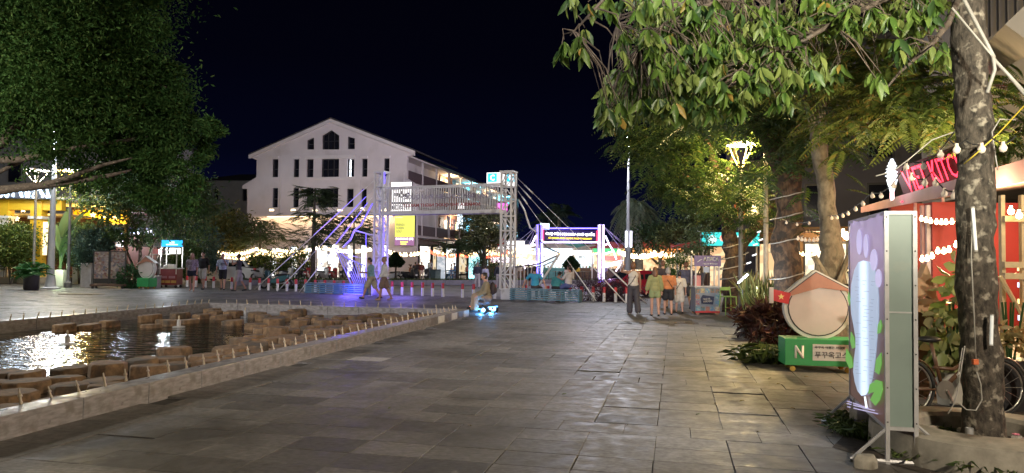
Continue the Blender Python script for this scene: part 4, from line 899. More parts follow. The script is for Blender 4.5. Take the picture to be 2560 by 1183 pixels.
bush('round_bush', 'round clipped bush glowing warm left of the yellow column', D(30, 610, 39.5), (1.0, .9, .95), leafm('lit bush', (.05, .10, .02), (.14, .18, .04)), 6500, .15, .09)
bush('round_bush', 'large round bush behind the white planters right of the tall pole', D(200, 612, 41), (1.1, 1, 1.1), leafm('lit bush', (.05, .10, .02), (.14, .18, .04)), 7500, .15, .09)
bush('hanging_bush', 'blue green drooping bush behind the menu boards', D(243, 612, 37.2), (.95, .7, .75), L_blue, 4200, .16, .07)
bush('hanging_bush', 'narrow blue green foliage hanging beside the menu board edge', D(222, 650, 36.8), (.32, .4, .7), L_blue, 1000, .14, .06)
bush('low_bush', 'dark green leafy shrub right of the menu boards', D(328, 694, 36.2), (.46, .45, .55), leafm('shrub leaves', (.02, .07, .025), (.05, .14, .05)), 1300, .17, .07)
for k, (x0, x1, y0, y1, Y, lab) in enumerate(((132, 158, 675, 711, 37.2, 'white square planter box behind the tall pole'), (180, 212, 660, 703, 41, 'cream square planter box under the large round bush'), (48, 66, 675, 702, 41, 'cream planter box behind the dark planter'))):
    a = D(x0, y1, Y); b = D(x1, y0, Y); w = b.x-a.x; t = thing('planter_box', lab, 'planter', ((a.x+b.x)/2, Y, 0)); h = b.z
    bm_ = B(); bm_.prism([(-w/2, 0), (w/2, 0), (w/2, h), (-w/2, h)], 0, w); bm_.build('box', M_whp, t, bevel=.02); B().box((0, w/2, h-.03+.045), (w-.1, w-.1, .03)).build('soil', M_soil, t)
c = D(222, 700, 36.6); t = thing('stone_planter', 'square grey stone planter at the left end of the menu boards', 'planter', (c.x, c.y, 0)); B().box((0, 0, .62), (.55, .55, 1.24)).build('box', pm('grey stone', (.34, .31, .30), .7, .15, 6), t, bevel=.02); B().box((0, 0, 1.25), (.45, .45, .04)).build('soil', M_soil, t)
# low wall strip with square openings behind the two lone bollards
c = D(205, 703, 42.5); t = thing('step_wall', 'low dark step with square openings behind the two lone bollards', 'wall', (c.x, c.y, 0)); B().box((0, 0, .16), (3.2, .4, .32)).build('step', pm('tan step', (.34, .28, .2), .7), t)
for k in range(4): B().box((-1.1+k*.8, -.205, .15), (.5, .02, .24)).build('opening', M_dark, t)
# bistro chairs and tables
def chair(label, base, rz, mat, s=1., group='bistro chairs'):
    t = thing('bistro_chair', label, 'chair', (base.x, base.y, base.z), rz, group)
    for x in (-.2, .2):
        B().tube([(x, -.19, 0), (x, -.2, .44)], .018, 5).build('leg', mat, t); B().tube([(x, .2, 0), (x, .19, .46), (x, .25, .88)], .018, 5).build('leg', mat, t)
    B().box((0, 0, .45), (.44, .42, .035)).build('seat', mat, t, bevel=.01)
    for k in range(3): B().box((0, .22+.02*k, .6+.11*k), (.42, .02, .055)).build('back_slat', mat, t)
    return t
def table(label, base, mat, r=.36, h=.74):
    t = thing('bistro_table', label, 'table', (base.x, base.y, base.z)); B().lathe([(r, h-.03), (r, h)], 18).build('tabletop', mat, t); B().tube([(0, 0, 0), (0, 0, h-.03)], .035, 7).build('column', mat, t); B().lathe([(.24, 0), (.22, .03), (.05, .05)], 12).build('foot', mat, t)
bc = chair('black bistro chair behind the dark planter', D(35, 690, 40), .4, M_dark)
for k, (px, Y, rz, lab) in enumerate(((58, 41, 2.6, 'black bistro chair facing the cream planter box'), (12, 40.5, 1.2, 'black bistro chair at the far left edge'), (160, 41.5, .2, 'black bistro chair behind the white planter box'), (178, 42, 2.0, 'black bistro chair under the round bush'))):
    p = D(px, 690, Y); dup(bc, (p.x, p.y, .36 if Y < 41.3 and px < 100 else 0), rz, lab)
bc.location.z = .36
table('black round bistro table on the pavilion floor', Vector((D(47, 690, 40.6).x, 40.6, .36)), M_dark); table('black round bistro table right of the tall pole', Vector((D(168, 690, 42.4).x, 42.4, 0)), M_dark)
# menu stand
c = G(270, 721); rz = rad(14); ms = thing('menu_stand', 'double dark framed menu board of food pictures on a low platform', 'menu board', (c.x, c.y, 0), rz)
B().box((.1, 0, .17), (1.62, .85, .1)).build('platform', M_wood, ms, bevel=.01)
for x, y in ((-.6, -.3), (.72, -.3), (-.6, .3), (.72, .3)): B().box((x, y, .06), (.1, .1, .12)).build('foot', M_dark, ms)
def photo_mat(name, cols, scale, e=.12):
    m = bpy.data.materials.new(name); m.use_nodes = True; n = m.node_tree.nodes; l = m.node_tree.links; b = n['Principled BSDF']
    t = n.new('ShaderNodeTexCoord'); v = n.new('ShaderNodeTexVoronoi'); v.inputs['Scale'].default_value = scale; l.new(t.outputs['Object'], v.inputs['Vector']); cr = n.new('ShaderNodeValToRGB'); l.new(v.outputs['Color'], cr.inputs[0])
    cr.color_ramp.elements[0].color = (*cols[0], 1); cr.color_ramp.elements[1].color = (*cols[-1], 1)
    for i, c_ in enumerate(cols[1:-1]): q = cr.color_ramp.elements.new((i+1)/(len(cols)-1)); q.color = (*c_, 1)
    l.new(cr.outputs[0], b.inputs['Base Color']); b.inputs['Roughness'].default_value = .35
    if e: l.new(cr.outputs[0], b.inputs['Emission Color']); b.inputs['Emission Strength'].default_value = e
    return m
M_menu = photo_mat('menu print', [(.20, .15, .13), (.28, .23, .22), (.13, .04, .03), (.34, .28, .24), (.10, .09, .12), (.27, .2, .12), (.06, .04, .03)], 11, .04)
for s_ in (-1, 1):
    x = .05+s_*.37; p = B().box((x, 0, 1.14), (.66, .05, 1.35)).build('menu_panel', M_menu, ms); f = B()
    for dx in (-.34, .34): f.box((x+dx, 0, 1.02), (.05, .07, 1.64))
    f.box((x, 0, 1.83), (.72, .07, .05)); f.box((x, 0, .46), (.72, .07, .05)); f.build('frame', M_dark, p)
    B().box((x, .02, .34), (.62, .03, .22)).build('lower_panel', M_dark, ms)
c = G(205, 736); fm_ = B().box((0, 0, .012), (1.5, .8, .02)).build('floor_mat', pm('tan mat', (.3, .25, .17), .9, .2, 20)); fm_.location = (c.x, c.y, 0); fm_.rotation_euler = (0, 0, -.1); tag(fm_, 'flat tan floor mat in front of the menu boards', 'mat')
# vendor cart left
M_burg = pm('burgundy cart paint', (.17, .012, .018), .4, .1, 4)
c = G(420, 720); vc = thing('vendor_cart', 'burgundy vendor cart with white frame and blue lit sign beside the bollards', 'cart', (c.x, c.y+.3, 0), rad(-3)); mpp = c.y/F
W1 = 45*mpp; hb_ = 45*mpp
B().box((0, 0, .1+hb_/2), (W1, .62, hb_-.1)).build('body', M_burg, vc, bevel=.015)
B().box((0, 0, hb_+.07), (W1+.1, .7, .04)).build('counter', M_whp, vc)
for k in range(3): B().box((-W1*.33+k*W1*.33, -.315, .32), (W1*.29, .012, .13)).build('yellow_label', pm('mustard label', (.42, .26, .06), .5), vc)
for k in range(2):
    B().box((-W1*.23+k*W1*.46, -.315, .55), (W1*.36, .01, .12)).build('print_panel', pm('mauve print', (.3, .14, .18), .5), vc)
for x in (-W1*.42, W1*.42):
    for y in (-.25, .25): B().lathe([(.07, -.02), (.07, .02)], 12, (x, y, .07), axis='Y').build('wheel', M_dark, vc)
    B().box((x*1.1, -.29, 1.55), (.045, .045, .85*2)).build('post', M_whp, vc); B().box((x*1.1, .29, 1.55), (.045, .045, .85*2)).build('post', M_whp, vc)
B().box((0, -.29, 1.95), (W1+.1, .04, .04)).build('cross_bar', M_whp, vc); B().box((-.55, 0, 1.72), (.8, .5, .035)).build('shelf', M_whp, vc)
sgn = B().box((.22, -.33, 2.28), (1.15, .12, .38)).build('cart_sign', M_frame, vc); B().box((.22, -.395, 2.28), (1.1, .012, .33)).build('lit_panel', em('sky blue sign', (.03, .42, .90), .62), sgn)
B().box((.22, -.405, 2.33), (.26, .01, .11)).build('print_bar', em('pale print', (.6, .9, 1), .7), sgn); B().box((.22, -.405, 2.22), (.62, .01, .06)).build('print_bar', em('pale print', (.6, .9, 1), .7), sgn)
B().box((.28, -.2, 1.9), (.55, .04, .3)).build('lit_menu', em('white menu light', (1, .95, .95), 1.1), vc); light('cart_lamp', 'POINT', (-.2, -.15, 1.75), 90, (.9, .95, 1), vc, .1)
B().box((.1, -.1, hb_+.18), (.36, .3, .2)).build('food_box', M_whp, vc, bevel=.02); B().ball((-.25, -.15, hb_+.17), .1, 8).build('food_tub', M_whp, vc)
B().box((-.72, -.1, 1.86), (.34, .3, .28)).build('pink_tub', pm('pink tub', (.75, .3, .32), .4), vc, bevel=.02)
# grey parasol behind
c = D(380, 690, 39.5); t = thing('parasol', 'grey market parasol behind the burgundy cart', 'parasol', (c.x, c.y, 0)); z_ = D(380, 612, 39.5).z
B().tube([(0, 0, 0), (0, 0, z_+.3)], .03, 6).build('pole', M_whp, t); B().lathe([(1.35, z_-.12), (.7, z_+.1), (.02, z_+.32)], 8, cap=False).build('canopy', pm('grey canvas', (.25, .24, .24), .8), t); B().lathe([(.3, 0), (.28, .08), (.05, .1)], 10).build('base', M_dark, t)
# pale board standing on a green box (plain stand-in) beside the cart
M_green = pm('green box paint', (.04, .32, .10), .45, .1, 4); M_board = pm('pale board', (.60, .52, .50), .5, .08, 3); M_edge = pm('board edge', (.45, .44, .42), .6)
def egg(w, h): return [(w/2*math.cos(a)*(1-.12*max(0, math.sin(a))), h/2*math.sin(a)) for a in [2*math.pi*k/28 for k in range(28)]]
def cutout(label, loc, rz, s, box_w, lettered=False):
    t = thing('cutout_board', label, 'display board', loc, rz)
    bw, bh, bd = box_w, .34*s, .42*s
    bx = B().box((0, 0, .085*s+bh/2), (bw, bd, bh)).build('base_box', M_green, t, bevel=.008)
    for x in (-.38, .38):
        for y in (-.35, .35): B().lathe([(.035*s, -.012*s), (.035*s, .012*s)], 12, (x*bw, y*bd, .036*s), axis='Y').build('caster', pm('yellow caster', (.55, .36, .06), .5), t)
    zc = .085*s+bh+.40*s; M_out = pm('board outline', (.035, .03, .03), .5, 0, 3)
    B().prism([(x, z+zc) for x, z in egg(.84*s, .84*s)], -.06*s, .07*s).build('cutout_rim', M_whp, t); B().prism([(x, z+zc) for x, z in egg(.755*s, .755*s)], -.066*s, -.055*s).build('outline', M_out, t); B().prism([(x, z+zc) for x, z in egg(.725*s, .725*s)], -.072*s, -.06*s).build('cutout_panel', M_board, t)
    hat = [(-.50*s, zc+.09*s), (-.03*s, zc+.47*s), (.48*s, zc+.20*s), (.02*s, zc+.25*s)]; cx, cz = -.01*s, zc+.27*s; sh = lambda q: [(cx+(x-cx)*q, cz+(z-cz)*q) for x, z in hat]
    B().prism(sh(1.06), -.08*s, .075*s).build('cone_rim', M_whp, t); B().prism(sh(.95), -.088*s, -.075*s).build('outline', M_out, t); B().prism(sh(.89), -.094*s, -.08*s).build('cone_top', pm('terracotta board', (.42, .19, .13), .5, .12, 5), t)
    return t, bx, zc
cutout('pale rounded board with a cone top on a green wheeled box beside the burgundy cart', Vector((G(372, 722).x-.1, G(372, 722).y, 0)), rad(-20), 1.25, .75)
c = G(395, 721); t = thing('crate', 'grey storage crate between the pale board and the burgundy cart', 'crate', (c.x-.35, c.y+.15, 0)); B().box((0, 0, .3), (.62, .5, .6)).build('body', pm('grey crate', (.3, .28, .3), .6), t, bevel=.02); B().box((0, 0, .615), (.66, .54, .03)).build('lid', M_whp, t)
# ================================================================== MARKET STALLS
def stall(label, base, w, h, rz, roofm, backm, signm=None, signtxt=None, power=90, col=(1, .88, .68), d=2.2):
    t = thing('market_stall', label, 'stall', (base.x, base.y, 0), rz, None)
    B().box((0, -d/2+.3, .5), (w*.94, .55, 1.0)).build('counter', R.choice([M_whp, M_wood, M_court, pm('teal counter', (.08, .28, .30), .5)]), t, bevel=.02)
    for x in (-w/2, w/2):
        for y in (-d/2, d/2): B().box((x, y, h/2), (.08, .08, h)).build('post', M_whp, t)
    b = B(); b.prism([(-w/2-.25, h), (w/2+.25, h), (w/2+.25, h+.08), (0, h+.55), (-w/2-.25, h+.08)], -d/2-.35, d/2+.2); b.build('roof', roofm, t)
    B().box((0, d/2-.1, h*.62), (w*.92, .06, h*.55)).build('lit_back_panel', {M_shop: M_stl[0], M_shopw: M_stl[1], M_shopc: M_stl[2]}.get(backm, backm), t)
    B().box((0, d/2-.02, h*.25), (w, .06, h*.5)).build('back_wall', M_wood, t)
    if signm: s_ = B().box((0, -d/2-.3, h-.16), (w*.96, .08, .42)).build('sign_board', signm, t)
    if signtxt: text(signtxt, w*.85, .26, E_lw if signm is M_frame else M_ink, s_, (0, -d/2-.345, h-.16), bold=.02)
    b = B()
    for k in range(10): b.ball((-w*.42+w*.84*k/9, -d/2+.3, 1.08), (R.uniform(.05, .1), .1, R.uniform(.06, .13)), 6, m=k % 3)
    b.build('goods', [pm('goods orange', (.5, .2, .04), .6), pm('goods green', (.1, .25, .06), .6), pm('goods white', (.6, .58, .5), .6)], t)
    if power: light('stall_lamp', 'POINT', (0, -d/2+.1, h-.35), power, col, t, .12)
    return t
M_rf = [pm('teal stall roof', (.05, .22, .25), .6), pm('white stall roof', (.32, .33, .36), .6), pm('red stall roof', (.35, .05, .04), .6), pm('navy stall roof', (.04, .05, .14), .6)]
for px, Y, w, h, k, bm_, sm, lab in (
    (1385, 60, 3.2, 2.6, 1, M_shopc, em('pale blue stall sign', (.55, .8, 1), .7), 'market stall with a pale blue lit front inside the portal left side'),
    (1432, 68, 3.4, 2.8, 0, M_shop, E_signw, 'market stall with white lit sign straight behind the dark topiary tree'),
    (1478, 63, 3.0, 2.5, 1, M_shopc, E_signw, 'market stall with white front inside the portal right side'),
    (1527, 58, 3.0, 2.6, 2, M_shopw, em('green stall sign', (.05, .5, .15), .45), 'market stall with a green and red sign right of the portal'),
    (1565, 66, 3.4, 2.7, 3, M_shop, E_signw, 'far market stall behind the tall light pole'),
    (1630, 50, 4.2, 2.5, 2, M_shopw, em('orange stall sign', (1, .38, .12), .5), 'market stall with a long orange lit sign behind the walking group'),
    (1712, 52, 3.4, 2.5, 1, M_shopw, E_signw, 'market stall behind the bright hedge'),
    (1300, 62, 3.6, 2.9, 3, M_shop, E_signw, 'market stall with white lit sign behind the right gate tower'),
    (1262, 72, 3.6, 3.6, 3, M_shopw, E_signw, 'far market stall left of the right gate tower'),
    (1345, 74, 4.0, 3.0, 0, M_shopc, None, 'farthest market stall behind the portal'),
    (1500, 76, 4.0, 3.0, 2, M_shopw, E_signw, 'farthest market stall right of the dark topiary tree'),
    (1600, 72, 4.2, 3.2, 1, M_shopc, E_signw, 'far white market stall between the palms'),
    (1770, 40, 3.6, 2.4, 2, M_shopw, None, 'market stall with warm light behind the photo cart'),
    (575, 58, 3.4, 2.5, 1, M_shopw, None, 'market stall with bright warm light behind the white car')):
    p = D(px, 690, Y); stall(lab, p, w, h, rad(-6), M_rf[k], bm_, sm, None, 8, (1, .9, .72) if bm_ is not M_shopc else (.8, .92, 1))
for px, py, Y, w, h, e, lab in ((1282, 610, 58, 1.9, .5, E_signw, 'white lit letter board above stalls right of the gate tower'), (1250, 650, 50, 1.3, .35, em('pink white sign', (1, .8, .9), 1.2), 'small pinkish lit board behind the gate tower'), (1186, 668, 48, .75, 1.7, em('pale cyan panel', (.45, .95, 1), .7), 'upright pale cyan lit panel behind the clipped bush'), (1527, 646, 55, 1.4, .3, em('red stall light', (1, .1, .06), .7), 'red lit strip below the green stall sign'), (1650, 642, 47.5, 1.5, .4, em('orange board', (1, .42, .1), .5), 'orange lit board hung under the bulbs')):
    boxsign('lit_board', lab, D(px, py, Y), w, h, .12, e, rz=-.1)
t = thing('flag', 'red flag with yellow star on a pole before the trees of the row', 'flag', (D(1240, 690, 49).x, 49, 0)); z1 = D(1240, 592, 49).z; z0 = D(1240, 618, 49).z
B().tube([(0, 0, 0), (0, 0, z1+.1)], .025, 6).build('pole', M_whp, t); b = B()
for k in range(6): b.add([(.02+.09*k, .04*math.sin(k), z1), (.02+.09*(k+1), .04*math.sin(k+1), z1-.06), (.02+.09*(k+1)-.03, .04*math.sin(k+1), z0+.02*k), (.02+.09*k-.03, .04*math.sin(k), z0+.02*k)], [(0, 1, 2, 3)])
b.build('cloth', pm('red cloth', (.5, .02, .02), .8), t)
# blue chairs stacked before the row
M_bch = pm('blue plastic chair', (.03, .22, .5), .4)
b0 = chair('blue plastic chair in the row before the lit shops', D(1105, 700, 50), 0, M_bch, group='blue chairs before the shops'); b0.location.z = 0
for k in range(7): p = D(1110+k*4.4, 700, 50.2+.3*(k % 2)); dup(b0, (p.x, p.y, 0), R.uniform(-.3, .3))
for k, (px, Y, lab) in enumerate(((1152, 50, 'dark table left of the upright cyan panel'), (1172, 50.5, 'dark table before the upright cyan panel'), (1395, 57, 'dark table inside the market portal'), (1462, 58, 'dark table beside the portal right post'))): p = D(px, 700, Y); table(lab, Vector((p.x, p.y, 0)), M_dark, .5)
t = thing('a_board', 'tall black edged white board standing before the shops', 'sign board', (D(1102, 700, 48).x, 48, 0), .3); B().box((0, 0, .95), (.6, .06, 1.7)).build('panel', photo_mat('board print', [(.6, .6, .62), (.3, .35, .4), (.7, .7, .7)], 6, .4), t); B().box((-.31, 0, .98), (.05, .09, 1.9)).build('edge', M_dark, t); B().box((.31, 0, .98), (.05, .09, 1.9)).build('edge', M_dark, t)
for px, lab in ((1083, 'dark green waste bin before the shops'), (1094, 'grey green waste bin beside the tall board')):
    p = D(px, 702, 47.6); t = thing('waste_bin', lab, 'bin', (p.x, p.y, 0)); B().box((0, 0, .45), (.34, .34, .86), taper=1.12).build('body', pm('bin green', (.02, .06, .05), .5) if px < 1090 else pm('bin grey', (.15, .22, .2), .5), t, bevel=.02); B().box((0, 0, .91), (.4, .4, .06)).build('lid', M_dark, t, bevel=.01)
# iron rail of short posts before the portal
p0_, p1_ = D(1372, 697, 48.5), D(1490, 696, 48.8); d_ = p1_-p0_; t = thing('low_railing', 'row of short dark posts on the kerb before the market portal', 'railing', (p0_.x, p0_.y, 0), math.atan2(d_.y, d_.x))
for k in range(8): B().tube([(d_.length*k/7, 0, .3), (d_.length*k/7, 0, .9)], .03, 6).build('post', M_dark, t)
B().box((d_.length/2, 0, .28), (d_.length, .12, .06)).build('base_rail', M_kd, t)
# ================================================================== TREES
def tree(name, label, base, limbs, blobs, mat, n=1., ll=.14, lw=.07, spread=.28, shell=.5, droop=.25, group=None, bark=None, kind='cloud'):
    """limbs: list of (points, radii) in world coordinates; blobs: (centre, radii, clumps, leaves)"""
    base = Vector((base[0], base[1], 0)); t = thing(name, label, 'tree', base, 0, group); bk = bark or M_bark
    for i, (pts, rs) in enumerate(limbs):
        P = [Vector(p)-base for p in pts]; Q = []; RR = []
        for a in range(len(P)-1):
            for k in range(4):
                s_ = k/4; q = P[a].lerp(P[a+1], s_); w = rs[a]+(rs[a+1]-rs[a])*s_; Q.append(q+Vector((R.uniform(-1, 1), R.uniform(-1, 1), 0))*w*.18); RR.append(w*R.uniform(.92, 1.08))
        Q.append(P[-1]); RR.append(rs[-1]); B().tube(Q, RR, 9 if rs[0] > .06 else 6).build('trunk' if i == 0 else 'limb', bk, t, smooth='all')
    if blobs:
        bl = [(tuple(Vector(c)-base), r, k, m) for c, r, k, m in blobs]; P, Dd = clumps(bl, n, spread, shell)
        Dd = Dd+np.array([0, 0, -droop])
        leaf_cloud('crown', mat, t, P, Dd, NR.uniform(ll*.6, ll*1.4, len(P)), lw)
    return t
L_big = leafm('dark tree leaves', (.022, .062, .016), (.055, .11, .028), (.07, .11, .03), .7, .3, .08)
Y = 19.5
bs = D(-260, 800, Y); bs.z = 0
blb = []
for px, py, r, k, m in ((60, 60, 2.6, 34, 5200), (180, 30, 2.0, 30, 4600), (265, 120, 1.5, 24, 3200), (345, 215, 1.2, 22, 2600), (200, 200, 2.3, 34, 5200), (60, 220, 2.2, 30, 4600), (410, 300, 1.0, 20, 2300), (310, 320, 1.5, 24, 3200), (490, 340, .7, 12, 1200), (440, 415, .85, 14, 1400), (330, 410, 1.2, 16, 1700), (180, 320, 1.8, 24, 1300), (60, 320, 1.5, 16, 550), (210, 390, 1.1, 12, 420), (430, 480, .8, 9, 800), (315, 70, .8, 12, 1000), (-80, 150, 2.6, 20, 2600), (535, 325, .38, 6, 420), (150, -60, 2.8, 24, 3400), (300, -30, .9, 10, 1000)):
    c = D(px, py, Y+R.uniform(-1.2, 1.2)); blb.append((tuple(c), (r, r*1.15, r*.78), k, m))
def dl(l, Y0=Y): return [D(x, y, Y0+dy) for x, y, dy in l]
lb = [([bs, D(-230, 560, Y), D(-150, 420, Y), D(-60, 300, Y), D(60, 180, Y)], [.42, .36, .3, .24, .1]),
      (dl([(-190, 480, 0), (0, 476, -.3), (140, 460, -.4), (270, 440, -.5), (330, 425, -.4)]), [.16, .13, .10, .06, .03]),
      (dl([(110, 462, -.4), (170, 445, -.6), (260, 412, -.8), (330, 395, -.8)]), [.08, .07, .05, .02]),
      (dl([(-150, 420, 0), (0, 360, .2), (60, 300, .3), (130, 250, .4)]), [.2, .15, .11, .05]), (dl([(-120, 400, 0), (40, 400, -.2), (180, 372, -.2), (320, 350, 0), (470, 330, 0)]), [.12, .09, .07, .05, .02]),
      (dl([(0, 478, -.2), (-20, 440, 0), (60, 400, .2), (150, 360, .4)]), [.07, .06, .05, .02]), (dl([(-60, 300, 0), (150, 220, 0), (300, 180, 0), (420, 220, 0)]), [.15, .1, .07, .02])]
tree('rain_tree', 'huge dark spreading tree overhanging the upper left of the plaza', bs, lb, blb, L_big, 3.0, .125, .052, .17, .25)
# multi-stem tree behind the menu boards
Y = 37; b0_ = D(345, 705, Y); st = [([b0_, D(352, 640, Y), D(335, 560, Y), D(300, 490, Y)], [.09, .07, .05, .02])]
for a in ([(345, 700, 0), (385, 660, .2), (420, 590, .3), (440, 500, .3)], [(345, 700, 0), (350, 610, -.2), (372, 540, -.2), (380, 460, 0)], [(345, 700, 0), (315, 620, .2), (270, 560, .3), (235, 520, .3)], [(345, 690, 0), (372, 640, -.1), (395, 580, -.1), (470, 500, 0)]): st.append((dl(a, Y), [.06, .05, .035, .012]))
tree('courtyard_tree', 'slender multi stemmed tree with fine leaves behind the menu boards', b0_, st, [(tuple(D(x, y, Y+R.uniform(-.8, .8))), (r, r, r*.75), k, m) for x, y, r, k, m in ((250, 480, 1.5, 16, 1500), (330, 470, 1.6, 18, 1900), (420, 480, 1.6, 18, 1900), (480, 500, 1.3, 14, 1400), (380, 540, 1.3, 14, 1000), (300, 560, 1.0, 10, 600), (470, 560, 1.0, 10, 700), (340, 600, .8, 8, 420))], leafm('courtyard leaves', (.035, .075, .025), (.09, .15, .05), (.15, .16, .05)), 1, .24, .09)
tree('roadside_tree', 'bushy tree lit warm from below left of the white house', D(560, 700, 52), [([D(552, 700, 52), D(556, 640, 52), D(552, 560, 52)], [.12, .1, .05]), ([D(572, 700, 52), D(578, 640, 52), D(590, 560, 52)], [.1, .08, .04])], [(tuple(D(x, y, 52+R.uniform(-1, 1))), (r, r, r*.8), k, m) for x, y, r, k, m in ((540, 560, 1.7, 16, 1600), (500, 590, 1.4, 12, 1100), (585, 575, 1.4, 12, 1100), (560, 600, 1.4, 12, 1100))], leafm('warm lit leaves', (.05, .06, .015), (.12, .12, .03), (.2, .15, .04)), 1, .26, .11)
tree('roadside_tree', 'blue green tree behind the burgundy cart sign', D(455, 700, 46), [([D(430, 700, 46), D(440, 600, 46), D(470, 540, 46)], [.12, .1, .05])], [(tuple(D(x, y, 46+R.uniform(-1, 1))), (r, r, r*.8), k, m) for x, y, r, k, m in ((450, 575, 1.3, 12, 1100), (490, 600, 1.3, 12, 1100), (520, 640, 1.0, 9, 800))], L_blue, 1, .24, .1)
tree('low_tree', 'dense green hedge tree behind the burgundy cart posts', D(470, 700, 44), [([D(470, 710, 44), D(470, 660, 44)], [.1, .06])], [(tuple(D(x, y, 44)), (r, r, r*1.1), k, m) for x, y, r, k, m in ((465, 650, .9, 12, 1300), (490, 675, .8, 10, 1000))], L_md, 1, .2, .1)
# flat layered flame trees before the white house
def flame(label, px, Y, pyb, pyt, tiers, mat, lean=0, th=.11):
    b0 = D(px, pyb, Y); b0.z = 0; top = D(px+lean, pyt, Y); t = thing('flame_tree', label, 'tree', b0, 0, 'layered young flame trees')
    B().tube([Vector((0, 0, 0)), (D(px+lean*.3, (pyb+pyt)/2, Y)-b0), top-b0], [th, th*.75, th*.3], 8).build('trunk', M_bark, t, smooth='all')
    bs_, ds, ls = [], [], []
    for (ty, hw, n) in tiers:
        z = D(px+lean*(pyb-ty)/(pyb-pyt), ty, Y)-b0
        for k in range(n):
            a = R.random()*6.283; rr = hw/F*Y; L = rr*R.uniform(.6, 1.0); d = Vector((math.cos(a), math.sin(a)*.9, R.uniform(-.02, .25)))
            B().tube([z, z+d*L*.5], [.025, .01], 4).build('branch', M_bark, t) if k % 3 == 0 else None
            for q in range(7):
                s_ = R.uniform(.15, .95); p = z+d*L*s_+Vector((R.uniform(-.2, .2), R.uniform(-.2, .2), R.uniform(-.32, .2))); bs_.append(p); dd = (d+Vector((R.uniform(-.8, .8), R.uniform(-.8, .8), R.uniform(-.5, .3)))).normalized(); ds.append(dd); ls.append(R.uniform(.5, .9))
    fronds('crown', mat, t, np.array([tuple(p) for p in bs_]), np.array([tuple(p) for p in ds]), np.array(ls), 9, .3, .25, wid=.26)
    return t
L_fl = leafm('flame tree leaves', (.03, .055, .025), (.085, .12, .045), None, .6, .2)
flame('purple lit flame tree with layered branches standing behind the bollards', 782, 41, 716, 470, [(480, 42, 14), (500, 55, 12), (540, 60, 14), (575, 70, 14), (600, 60, 12)], L_fl, 6, .16)
flame('bushy flame tree left of the purple lit trunk', 650, 50, 700, 545, [(560, 60, 16), (585, 85, 20), (605, 75, 16)], L_fl)
flame('flame tree behind the blue sail curves of the gate', 885, 47, 700, 535, [(545, 50, 14), (575, 65, 16), (600, 50, 12)], L_fl)
flame('bare flat topped flame tree before the red bulbs of the row', 1143, 46.5, 704, 560, [(612, 62, 16), (622, 45, 10)], L_fl, 6, .12)
def crown_tree(label, px, Y, pyb, blobs, mat, ll=.2, lw=.09, tr=.16, name='street_tree', group=None, dens=1.):
    b0 = D(px, pyb, Y); b0.z = 0; tp = D(blobs[0][0], blobs[0][1], Y)
    lb = [([b0, b0.lerp(tp, .5)+Vector((.15, 0, 0)), tp], [tr, tr*.75, tr*.3])]
    for x, y, r, k, m in blobs[1:]: c = D(x, y, Y); lb.append(([b0.lerp(tp, .45), b0.lerp(c, .75), c], [tr*.5, tr*.35, tr*.12]))
    return tree(name, label, b0, lb, [(tuple(D(x, y, Y+R.uniform(-.8, .8))), (r, r, r*.85), k, int(m*dens)) for x, y, r, k, m in blobs], mat, 1, ll, lw, group=group)
crown_tree('full rounded tree lit from below between the row and the right gate tower', 1205, 47, 700, [(1205, 570, 1.25, 16, 1700), (1190, 545, .9, 10, 900), (1225, 550, .9, 10, 900), (1180, 590, .9, 10, 900), (1230, 595, .9, 10, 900)], leafm('row tree leaves', (.04, .055, .02), (.11, .12, .05), (.16, .15, .05)), .2, .08)
crown_tree('dark tree behind the right gate tower', 1262, 66, 700, [(1262, 565, 1.5, 14, 1300), (1250, 600, 1.3, 12, 1000), (1275, 600, 1.3, 12, 1000)], L_dk)
crown_tree('mid green tree between the palms and the light pole', 1650, 45, 700, [(1640, 590, 1.1, 10, 900), (1600, 600, 1.0, 9, 800), (1680, 575, 1.2, 12, 1000)], L_dk)
crown_tree('tree with yellow green crown behind the turquoise sign', 1760, 40, 700, [(1740, 570, 1.2, 12, 1300), (1700, 590, 1.0, 10, 1000), (1790, 540, 1.2, 12, 1200), (1740, 620, .7, 8, 600)], leafm('street leaves', (.04, .06, .018), (.11, .13, .04)))
crown_tree('pale green small tree under the turquoise sign', 1745, 30, 760, [(1745, 600, .6, 10, 700), (1765, 620, .4, 8, 400)], leafm('pale small leaves', (.06, .1, .05), (.14, .2, .1)), .14, .05, .06)
# palms
M_ptr = pm('palm trunk', (.22, .21, .19), .8, .3, 5, bump=.01, stretch=(1, 1, 4))
def palm(label, px, Y, pyb, pyt, rpx, nf, droop, mat, tr=.2, stems=1, npair=16, wid=.3, elmin=-.5, ll=1.):
    b0 = D(px, pyb, Y); b0.z = 0; tp = D(px, pyt, Y)-b0; t = thing('palm_tree', label, 'palm tree', b0)
    for k in range(stems): dx = (k-(stems-1)/2)*tr*2.5; B().tube([(dx, 0, 0), (dx*.9, 0, tp.z*.5), (tp.x+dx*.3, 0, tp.z)], [tr, tr*.9, tr*.7], 10).build('trunk', M_ptr, t, smooth='all')
    r = rpx/F*Y; th = NR.random(nf)*6.283; el = NR.uniform(elmin, 1.35, nf); d = np.stack([np.cos(th)*np.cos(el), np.sin(th)*np.cos(el), np.sin(el)], 1)
    fronds('fronds', mat, t, np.tile([tp.x, 0, tp.z-.1], (nf, 1))+NR.normal(0, .12, (nf, 3)), d, NR.uniform(.8, 1.15, nf)*r, npair, .1, droop, wid=wid, up=-.25); return t
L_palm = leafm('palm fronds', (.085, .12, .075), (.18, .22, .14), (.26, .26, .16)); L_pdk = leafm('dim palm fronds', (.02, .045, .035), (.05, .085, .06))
palm('tall dim palm behind the market portal sign', 1398, 70, 690, 535, 62, 46, .55, L_pdk, .22, wid=.24)
